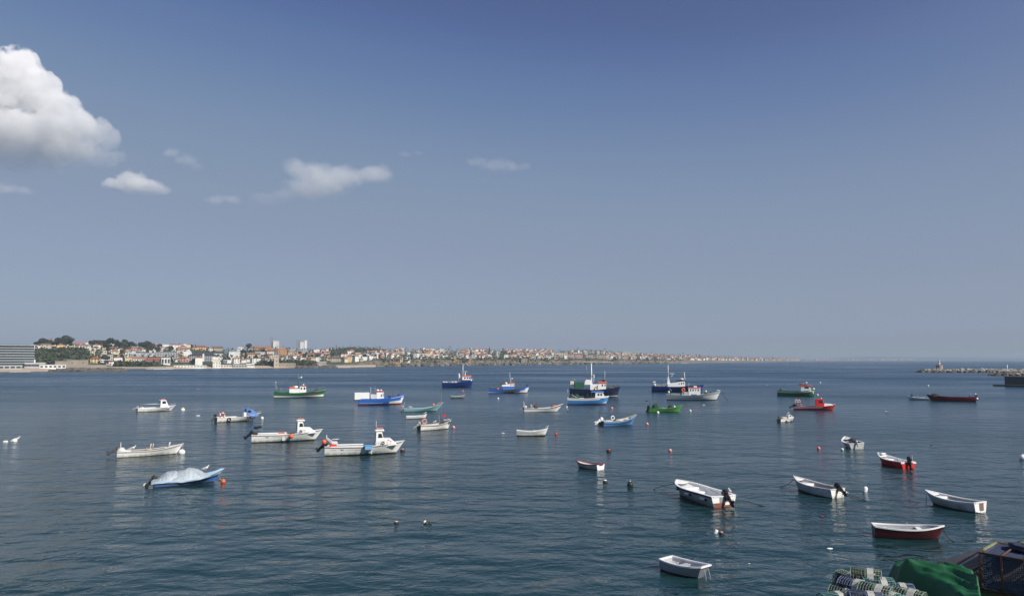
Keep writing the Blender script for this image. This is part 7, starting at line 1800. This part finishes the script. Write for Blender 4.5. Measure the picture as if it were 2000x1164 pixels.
for a in (
    (386, 760, 'flat', .35, [ORANGE], 'tiny orange float far out, between the small white cabin boat and the green trawler'),
    (357, 801, 'two', .38, [YEL, WHITE2], 'yellow buoy just right of the small white cabin boat'),
    (386, 812, 'flat', .35, [WHITE2], 'flat white float left of the blue-canopied workboat'),
    (512, 818, 'ball', .26, [WHITE2], 'white buoy at the bow of the blue-canopied workboat'),
    (355, 886, 'ball', .34, [WHITE2, WEED], 'large white ball buoy at the bow of the white open boat on the left'),
    (436, 942, 'ball', .19, [ORANGE, ORANGE], 'orange-red ball buoy at the bow of the tarpaulin-covered boat'),
    (786, 881, 'two', .25, [PINK, WEED], 'dull pink buoy at the bow of the nearer twin cabin boat'),
    (886, 836, 'two', .24, [WHITE2, PINK], 'pinkish white buoy at the bow of the boat flying a red flag'),
    (1086, 849, 'ball', .18, [RB, RB], 'small red buoy right of the white rowing boat with the upswept bow'),
    (1195, 798, 'two', .28, [PW, PINK], 'pink and white buoy right of the blue and white trawler'),
    (1109, 802, 'two', .18, [WHITE2, WEED], 'small dark buoy below the stern of the blue and white trawler'),
    (1107, 796, 'cyl', .16, [WHITE2], 'thin white float under the bow of the long white open boat'),
    (1264, 829, 'two', .24, [PW, PINK], 'pink and white buoy at the bow of the sky blue open boat'),
    (1189, 882, 'two', .26, [RB, WEED], 'dark red buoy alone right of the harbour middle'),
    (1309, 881, 'two', .20, [PW, PINK], 'small pale pink buoy above the largest near motorboat'),
    (1182, 942, 'two', .19, [WHITE2, WEED], 'small black buoy with a white top, just below the rowing boat with the red rim'),
    (1231, 949, 'ball', .25, [WEED, WHITE2], 'dark weed-covered buoy left of the largest near motorboat'),
    (1348, 803, 'two', .26, [GRW, GRW], 'pale yellow-white buoy right of the bright green boat'),
    (1285, 807, 'ball', .26, [WHITE2], 'white buoy under the stern of the bright green boat'),
    (904, 764, 'two', .28, [PINK, PINK], 'faint pink buoy under the navy trawler with the red roof'),
    (973, 779, 'ball', .24, [WHITE2], 'white buoy under the orange-roofed blue trawler'),
    (982, 846, 'flat', .22, [WHITE2], 'small white float left of the white rowing boat with the upswept bow'),
    (1599, 877, 'ball', .20, [PINK, PINK], 'red buoy left of the dinghy seen end-on'),
    (1645, 879, 'ball', .17, [GRW], 'small greenish white buoy at the waterline of the dinghy seen end-on'),
    (1397, 1041, 'cyl', .11, [WHITE2], 'white cylinder float, left of the pair below the largest near motorboat', 'buoy', (28, 0)),
    (1409, 1043, 'two', .14, [BRN, WEED], 'salmon-topped dark buoy, right of the pair below the largest near motorboat'),
    (1605, 1009, 'flat', .14, [DKRED], 'dark red half-sunk float below the peeling white boat'),
    (774, 1022, 'two', .135, [PW, WEED], 'dark round buoy, left of the pair in the lower middle of the water'),
    (1597, 772, 'ball', .26, [WHITE2], 'white buoy at the bow of the dark green trawler'),
    (1602, 748, 'ball', .3, [WHITE2], 'tiny white buoy far out above the dark green trawler'),
    (1617, 762, 'flat', .35, [RB], 'tiny dark red float right of the dark green trawler'),
    (1813, 754, 'ball', .30, [WHITE2], 'tiny white buoy far out above the long maroon boat'),
    (1905, 770, 'two', .24, [RB, WHITE2], 'tiny pink buoy beyond the stern of the long maroon boat'),
    (1498, 752, 'flat', .35, [PINK], 'tiny pale float far out left of the dark green trawler'),
    (1374, 791, 'flat', .3, [GRW], 'faint pale float under the bow of the grey-white trawler'),
    (1364, 1101, 'flat', .09, [WHITE2], 'speck of white foam plastic above the pale grey pram', 'float'),
    (1463, 1101, 'flat', .05, [WHITE2], 'tiny white speck right of the pale grey pram', 'float'),
    (1620, 1072, 'flat', .16, [WHITE2], 'white plastic bag floating left of the dark red rowing boat', 'float'),
    (1819, 869, 'flat', .12, [WEED], 'dark speck of weed floating above the dark red open motorboat', 'float'),
    (1998, 897, 'ball', .33, [WHITE2, WHITE2], 'white ball buoy cut by the right edge'),
    (9, 863, 'cyl', .18, [WHITE2], 'white barrel float lying at the left edge, left one of two', 'buoy', (86, 0)),
    (25, 862, 'cyl', .28, [WHITE2], 'white barrel float at the left edge beside the dark gull, right one of two', 'buoy', (70, 20)),
):
    if a[0] == 1364: continue
    buoy(*a)
# the upright bullet float and the leaning white and black one
p = sea(1689, 960); o = MB().lathe([(0.02, -.15), (.15, -.12), (.17, 0), (.17, .22), (.14, .34), (.07, .40), (.01, .41)], n=16, M=Matrix.Rotation(R(14), 3, 'Y')).build('buoy', WHITE2); o.location = p
tag(o, 'upright white bullet-shaped buoy right of the peeling white boat', 'buoy')
p = sea(833, 1022); o = MB().lathe([(0.02, -.18), (.11, -.15), (.125, 0), (.125, .12), (.10, .2), (.01, .22)], n=14, M=Matrix.Rotation(R(-50), 3, 'Y'), mi=[1, 1, 1, 0, 0, 0]).tube([(0.05, 0, .02), (.32, 0, .015)], .06, 8, 1).build('buoy', [WHITE2, WEED]); o.location = p
tag(o, 'tilted buoy with a white cap and black body, right of the lower middle pair', 'buoy')
gull(sea(33, 861, -0.04), 0.4, 'dark-winged gull floating at the left edge beside the white barrel floats', 1.6)
gull(sea(1732, 807, -0.04), 2.4, 'lone gull on open water between the tiny white motorboat and the maroon boat', 1.3)

# ------------------------------------------------------------------ the quay with the fishing gear (lower right corner)
ZQ = 4.75
CONC = paint('quay_concrete', (0.30, 0.29, 0.27), 0.9, 0.5, (0.16, 0.155, 0.14), 0.8, bump=0.02)
tag(MB().box((22, 7.9, ZQ / 2 - 0.6), (31.6, 17.0, ZQ + 1.2)).build('quay', CONC), kind='structure')
NB = paint('blue_netting', (0.08, 0.11, 0.21), 0.8, 0.6, (0.26, 0.30, 0.34), 9)
NGP = paint('green_netting', (0.12, 0.18, 0.14), 0.8, 0.6, (0.32, 0.36, 0.31), 9)
NTP = paint('teal_netting', (0.10, 0.24, 0.24), 0.8, 0.5, (0.2, 0.3, 0.28), 9)
SLAT = paint('bleached_plastic_slat', (0.44, 0.44, 0.41), 0.6, 0.6, (0.26, 0.27, 0.22), 4)
IRON = paint('rusty_cage_iron', (0.10, 0.042, 0.026), 0.85, 0.6, (0.24, 0.10, 0.05), 6, bump=0.004)
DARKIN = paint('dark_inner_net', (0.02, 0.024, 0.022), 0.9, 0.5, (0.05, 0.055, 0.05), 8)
def grid_panel(mb, o, u, v, nu, nv, mi=0, sag=0.0):
    """net panel: origin o, edges u and v, real strands laid as thin boxes are added by the wireframe modifier"""
    o, u, v = Vector(o), Vector(u), Vector(v); n = u.cross(v).normalized(); vs = []
    for i in range(nu + 1):
        for j in range(nv + 1):
            a, b = i / nu, j / nv
            vs.append(o + u * a + v * b - n * sag * math.sin(PI * a) * math.sin(PI * b))
    mb.add(vs, [(i * (nv + 1) + j, (i + 1) * (nv + 1) + j, (i + 1) * (nv + 1) + j + 1, i * (nv + 1) + j + 1) for i in range(nu) for j in range(nv)], mi)
def net(mb, name, mat, parent, th):
    o = mb.build(name, mat, parent); w = o.modifiers.new('strands', 'WIREFRAME'); w.thickness = th; w.use_even_offset = False; return o
def pot(netmat, seed):
    """D-section lobster pot: wire frame, netting, slat on top, two entrance rings"""
    e = empty('lobster_pot', (0, 0, 0)); w, d, h = 0.62, 0.42, 0.36
    prof = [(-d / 2, 0), (-d / 2, h * .55), (-d * .38, h * .85), (-d * .15, h), (d * .15, h), (d * .38, h * .85), (d / 2, h * .55), (d / 2, 0)]
    f = MB()
    for x in (-w / 2, 0, w / 2): f.tube([(x, y, z) for y, z in prof] + [(x, -d / 2, 0)], 0.011, 5)
    for y, z in prof: f.tube([(-w / 2, y, z), (w / 2, y, z)], 0.009, 5)
    f.build('wire_frame', netmat, e)
    nb = MB(); nu = 11
    for (a, b) in zip(prof, prof[1:]):
        k = max(1, int(((b[0] - a[0]) ** 2 + (b[1] - a[1]) ** 2) ** .5 / .055))
        grid_panel(nb, (-w / 2, a[0], a[1]), (w, 0, 0), (0, b[0] - a[0], b[1] - a[1]), nu, k)
    for x in (-w / 2, w / 2):
        for i in range(6): 
            y0 = -d / 2 + d * i / 6; grid_panel(nb, (x, y0, 0), (0, d / 6, 0), (0, 0, h * (.62 if i in (0, 5) else .92)), 2, 7)
    net(nb, 'netting', netmat, e, 0.016)
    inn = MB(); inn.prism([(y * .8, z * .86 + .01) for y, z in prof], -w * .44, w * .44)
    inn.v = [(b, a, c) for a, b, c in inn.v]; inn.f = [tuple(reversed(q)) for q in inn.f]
    inn.build('inner_net', DARKIN, e)  # solid dark core stands for the shade inside the pot
    s = MB(); sv = []
    for y, z in prof[1:-1]:
        k_ = 1.06
        sv += [(w * .04, y * k_, z * k_ - .002), (w * .25, y * k_, z * k_ - .002)]
    s.add(sv + [(x, y * .93, z * .93) for x, y, z in sv], [(2 * i, 2 * i + 1, 2 * i + 3, 2 * i + 2) for i in range(5)] + [(12 + 2 * i, 14 + 2 * i, 15 + 2 * i, 13 + 2 * i) for i in range(5)] + [(2 * i, 2 * i + 2, 14 + 2 * i, 12 + 2 * i) for i in range(5)] + [(2 * i + 1, 13 + 2 * i, 15 + 2 * i, 2 * i + 3) for i in range(5)])
    s.build('top_slat', SLAT, e)
    for x in (-w * .22,):
        MB().ring((x, -d * .47, h * .66), .065, .014, Matrix.Rotation(R(62), 3, 'X'), 14, 6).lathe([(0.062, -.012), (0.06, -.008), (0.001, -.008)], (x, -d * .475, h * .66), 12, 0, False, Matrix.Rotation(R(62), 3, 'X')).build('entrance_ring', BLACK, e)  # black disc in the ring paints the darkness of the hole
    MB().tube([(w * .3, -d * .3, h * .9), (w * .1, -d * .55, h * .6), (w * .3, -d * .62, h * .25), (w * .45, -d * .5, 0.05)], 0.012, 5).build('hauling_rope', ROPEL, e)
    return e
POTS = {'green': pot(NGP, 1), 'blue': pot(NB, 2), 'teal': pot(NTP, 3)}
used = {}
PG = 'lobster pots stacked on the quay'
for (px, py, Y, c, rz, tilt, lb) in (
    (1691, 1127, 14.6, 'green', -24, 4, 'green lobster pot on top of the stack, clear against the water'),
    (1660, 1134, 14.95, 'green', -70, -6, 'dark green lobster pot behind and left of the topmost pot'),
    (1672, 1147, 14.2, 'blue', -52, 14, 'blue lobster pot with a wide white slat, below the topmost pot'),
    (1713, 1143, 14.45, 'teal', -8, 16, 'teal lobster pot under the right side of the topmost pot'),
    (1712, 1157, 13.8, 'green', -44, 18, 'green lobster pot with a cream slat, in front of the teal pot'),
    (1752, 1154, 14.3, 'blue', -12, 20, 'blue lobster pot with a white slat beside the green tarpaulin'),
    (1776, 1166, 13.9, 'green', -50, 14, 'green lobster pot at the bottom edge beside the green tarpaulin'),
    (1652, 1163, 14.2, 'green', -40, 5, 'dark lobster pot at the left foot of the stack'),
    (1628, 1173, 14.1, 'teal', 15, 8, 'lobster pot lowest on the left, only its top showing'),
    (1690, 1172, 13.6, 'blue', -14, 10, 'blue lobster pot at the bottom edge below the white-slatted one'),
    (1738, 1172, 13.6, 'teal', -62, 10, 'teal lobster pot at the bottom edge in the middle of the stack'),
    (1690, 1150, 14.9, 'blue', 10, 0, 'blue lobster pot mostly hidden behind the stack'),
    (1735, 1158, 14.9, 'green', 40, 0, 'green lobster pot mostly hidden between stack and tarpaulin')):
    e = POTS[c] if c not in used else copy_tree(POTS[c]); used[c] = 1
    p = at(px, py, Y); p.z = max(ZQ + 0.01, p.z - 0.155)
    e.scale = (.86, .86, .86); e.location = p; e.rotation_euler = (R(tilt), 0, R(rz)); tag(e, lb, 'lobster pot', PG)

# green tarpaulin thrown over a stack of gear
GT = paint('green_tarpaulin', (0.011, 0.105, 0.040), 0.55, 0.35, (0.018, 0.055, 0.03), 1.3, bump=0.012)
def drape(name, mat, x0, x1, y0, y1, nx, ny, hf, label, cat):
    mb = MB(); vs = []
    for i in range(nx + 1):
        for j in range(ny + 1):
            x = x0 + (x1 - x0) * i / nx; y = y0 + (y1 - y0) * j / ny
            vs.append((x, y, hf(x, y)))
    o0 = Vector((x0, y0, ZQ)); vs = [Vector(v) - o0 for v in vs]
    mb.add(vs, [(i * (ny + 1) + j, (i + 1) * (ny + 1) + j, (i + 1) * (ny + 1) + j + 1, i * (ny + 1) + j + 1) for i in range(nx) for j in range(ny)], 0, True)
    o = mb.build(name, mat); o.location = o0
    sm = o.modifiers.new('cloth', 'SOLIDIFY'); sm.thickness = 0.012; return tag(o, label, cat)
def sst(a, b, x):
    t = max(0., min(1., (x - a) / (b - a))); return t * t * (3 - 2 * t)
def gt_h(x, y):
    xe = 7.55 + (15.1 - y) * 0.27 + 0.05 * math.sin(y * 5)
    k = sst(xe - 0.22, xe + 0.16, x) ** .7 * sst(15.75, 15.25, y) * sst(11.4, 11.9, y)
    top = 5.98 + 0.10 * math.exp(-((x - 8.55) ** 2 / .25 + (y - 15.0) ** 2 / .12)) - 0.10 * sst(8.7, 9.3, x) + 0.05 * math.sin(x * 2.1 + y * 1.2)
    dc = (x - 8.92) * -.72 + (y - 14.86) * -.69          # keeps clear of the cages
    k *= sst(-.02, .16, dc) * sst(0, .12, 9.08 - (14.86 - y) * .52 - x)
    q = mnoise.noise(Vector((x * 1.1, y * 1.1, 2))); d = x * .80 + y * .55; d2 = x * .95 - y * .25
    f = 0.20 * (1 - abs(math.sin(d * 2.6 + 1.7 * q))) ** 2.2 + 0.10 * (1 - abs(math.sin(d * 6.1 + d2 + 2.5 * q))) ** 3 + 0.04 * (1 - abs(math.sin(d * 13 - d2 * 3 + 4 * q))) ** 3 + 0.09 * mnoise.noise(Vector((x * 1.8, y * 1.8, 7))) + 0.02 * mnoise.noise(Vector((x * 6, y * 5, 1))) - 0.10
    hang = 0.05 * math.sin(y * 7 + 1.5 * mnoise.noise(Vector((y * 2, 0, 3)))) * (1 - abs(2 * k - 1))
    return ZQ + 0.02 + (top + f - ZQ) * k + hang * k
drape('green_tarpaulin', GT, 7.0, 10.2, 11.3, 15.8, 150, 200, gt_h, 'dark green tarpaulin draped in folds over a heap of gear, beside the lobster pots', 'tarpaulin')
GTP = paint('grey_tarpaulin', (0.075, 0.072, 0.076), 0.6, 0.35, (0.05, 0.045, 0.045), 1.2, bump=0.01)
def gy_h(x, y):
    k = sst(8.15, 9.0, x) * sst(16.32, 16.0, y) * sst(14.9, 15.35, y)
    top = 5.66 + 0.34 * sst(8.5, 9.9, x) + 0.05 * mnoise.noise(Vector((x * 1.2, y * 1.2, 4))) + 0.03 * abs(math.sin(x * 2.5 + y * 5)) 
    return ZQ + 0.02 + (top - ZQ) * k
drape('grey_tarpaulin', GTP, 8.3, 12.0, 14.85, 16.36, 90, 50, gy_h, 'smooth dark grey tarpaulin behind the green one, left of the netted cage', 'tarpaulin')
# cages
def cage(o, L, D, H, bars, netmat, label, rz):
    e = empty('fish_cage', o, rz); f = MB(); t = .018
    for z in (0, H):
        f.tube([(0, 0, z), (L, 0, z), (L, D, z), (0, D, z), (0, 0, z)], t, 6)
    for x in (0, L):
        for y in (0, D): f.tube([(x, y, 0), (x, y, H)], t, 6)
    for b in bars: f.tube([(b, 0, 0), (b, 0, H)], t * (1.6 if b > .6 else 1.0), 6); f.tube([(b, D, 0), (b, D, H)], t, 6); f.tube([(b, 0, H), (b, D, H)], t, 6)
    f.build('iron_frame', IRON, e)
    q = .036; nb = MB(); nx, ny, nz = int(L / q), int(D / q), int(H / q)
    grid_panel(nb, (.06, .03, .03), (L - .1, 0, 0), (0, 0, H - .05), nx, nz, 0, -.02); grid_panel(nb, (.06, D - .03, .03), (L - .1, 0, 0), (0, 0, H - .05), nx, nz, 0, .02)
    grid_panel(nb, (.06, .03, .03), (0, D - .06, 0), (0, 0, H - .05), ny, nz, 0, .02)
    grid_panel(nb, (.06, .03, H - .03), (L - .1, 0, 0), (0, D - .06, 0), nx, ny, 0, .05); grid_panel(nb, (.06, .03, .04), (L - .1, 0, 0), (0, D - .06, 0), nx, ny)
    net(nb, 'netting', netmat, e, .017)
    z_ = MB(); pts = []
    for i in range(27): pts.append((.0 if i % 2 else .10, -.012, .03 + (H - .06) * i / 26))
    z_.tube(pts, .007, 4); z_.build('lacing', ROPEL, e)
    return tag(e, label, 'cage')
RZ = math.atan2(-.54, .52)
cage((9.09, 14.80, 5.575), 1.9, 1.25, .69, (.36, .74, 1.2), paint('cage_netting', (0.035, 0.055, 0.12), 0.85, 0.7, (0.13, 0.16, 0.20), 9), 'rusty iron cage hung with blue netting, the upper one at the right edge', RZ)
cage((8.92, 14.86, 4.79), 2.1, 1.3, .76, (.4, .8, 1.3), NGP, 'lower rusty cage with green netting, under the blue-netted cage', RZ)
# what is heaped on the upper cage
u = Vector((math.cos(RZ), math.sin(RZ), 0)); v = Vector((-u.y, u.x, 0)); O = Vector((9.09, 14.8, 6.28))
rr = random.Random(2)
mb = MB()
mb.tube([v * (.16 + .80 * k / 110) + u * (.03 + .026 * math.cos(k * .75) + .02 * k / 110) + Vector((0, 0, .024 + .024 * math.sin(k * .75))) for k in range(111)], .008, 5)
o = mb.build('coiled_rope', paint('yellow_green_rope', (0.40, 0.40, 0.24), 0.8, 0.7, (0.25, 0.3, 0.2), 8)); o.location = O; tag(o, 'pale yellow rope coiled along the back edge of the upper cage', 'rope')
def heap_at(p, sx, sy, sz, m, seed, label, cat):
    vs, fs = [], []; n, k = 28, 9
    for i in range(k + 1):
        th = PI / 2 * i / k
        for j in range(n):
            a = 2 * PI * j / n; q = 1 + .3 * mnoise.noise(Vector((math.cos(a) * 2 + seed, math.sin(a) * 2, th * 2.5))) + .12 * mnoise.noise(Vector((math.cos(a) * 7, math.sin(a) * 7 + seed, th * 6)))
            vs.append((sx * math.cos(a) * math.cos(th) * q, sy * math.sin(a) * math.cos(th) * q, sz * math.sin(th) ** .8 * q))
    for i in range(k):
        for j in range(n): j2 = (j + 1) % n; fs.append((i * n + j, i * n + j2, (i + 1) * n + j2, (i + 1) * n + j))
    fs.append(tuple(range(k * n, k * n + n))); o = MB().add(vs, fs, 0, True).build('net_heap', m); o.location = p; return tag(o, label, cat)
heap_at(O + v * 1.0 + u * .62, .36, .30, .12, paint('dark_blue_net', (0.03, 0.04, 0.08), .9, .6, (0.09, 0.1, 0.12), 12, bump=.02), 3, 'dark blue net heap at the back of the upper cage', 'fishing net')
heap_at(O + v * 1.08 + u * .72 + Vector((0, 0, .08)), .30, .20, .10, paint('pale_green_net', (0.22, 0.34, 0.20), .9, .6, (0.06, 0.1, 0.07), 12, bump=.02), 7, 'pale green net bundle on top of the dark blue net heap', 'fishing net')
heap_at(O + v * 1.16 + u * .86 + Vector((0, 0, .13)), .20, .15, .12, paint('brown_rope_heap', (0.16, 0.09, 0.06), .9, .6, (0.34, 0.25, 0.15), 14, bump=.02), 11, 'brown rope bundle crowning the nets at the right edge', 'rope')
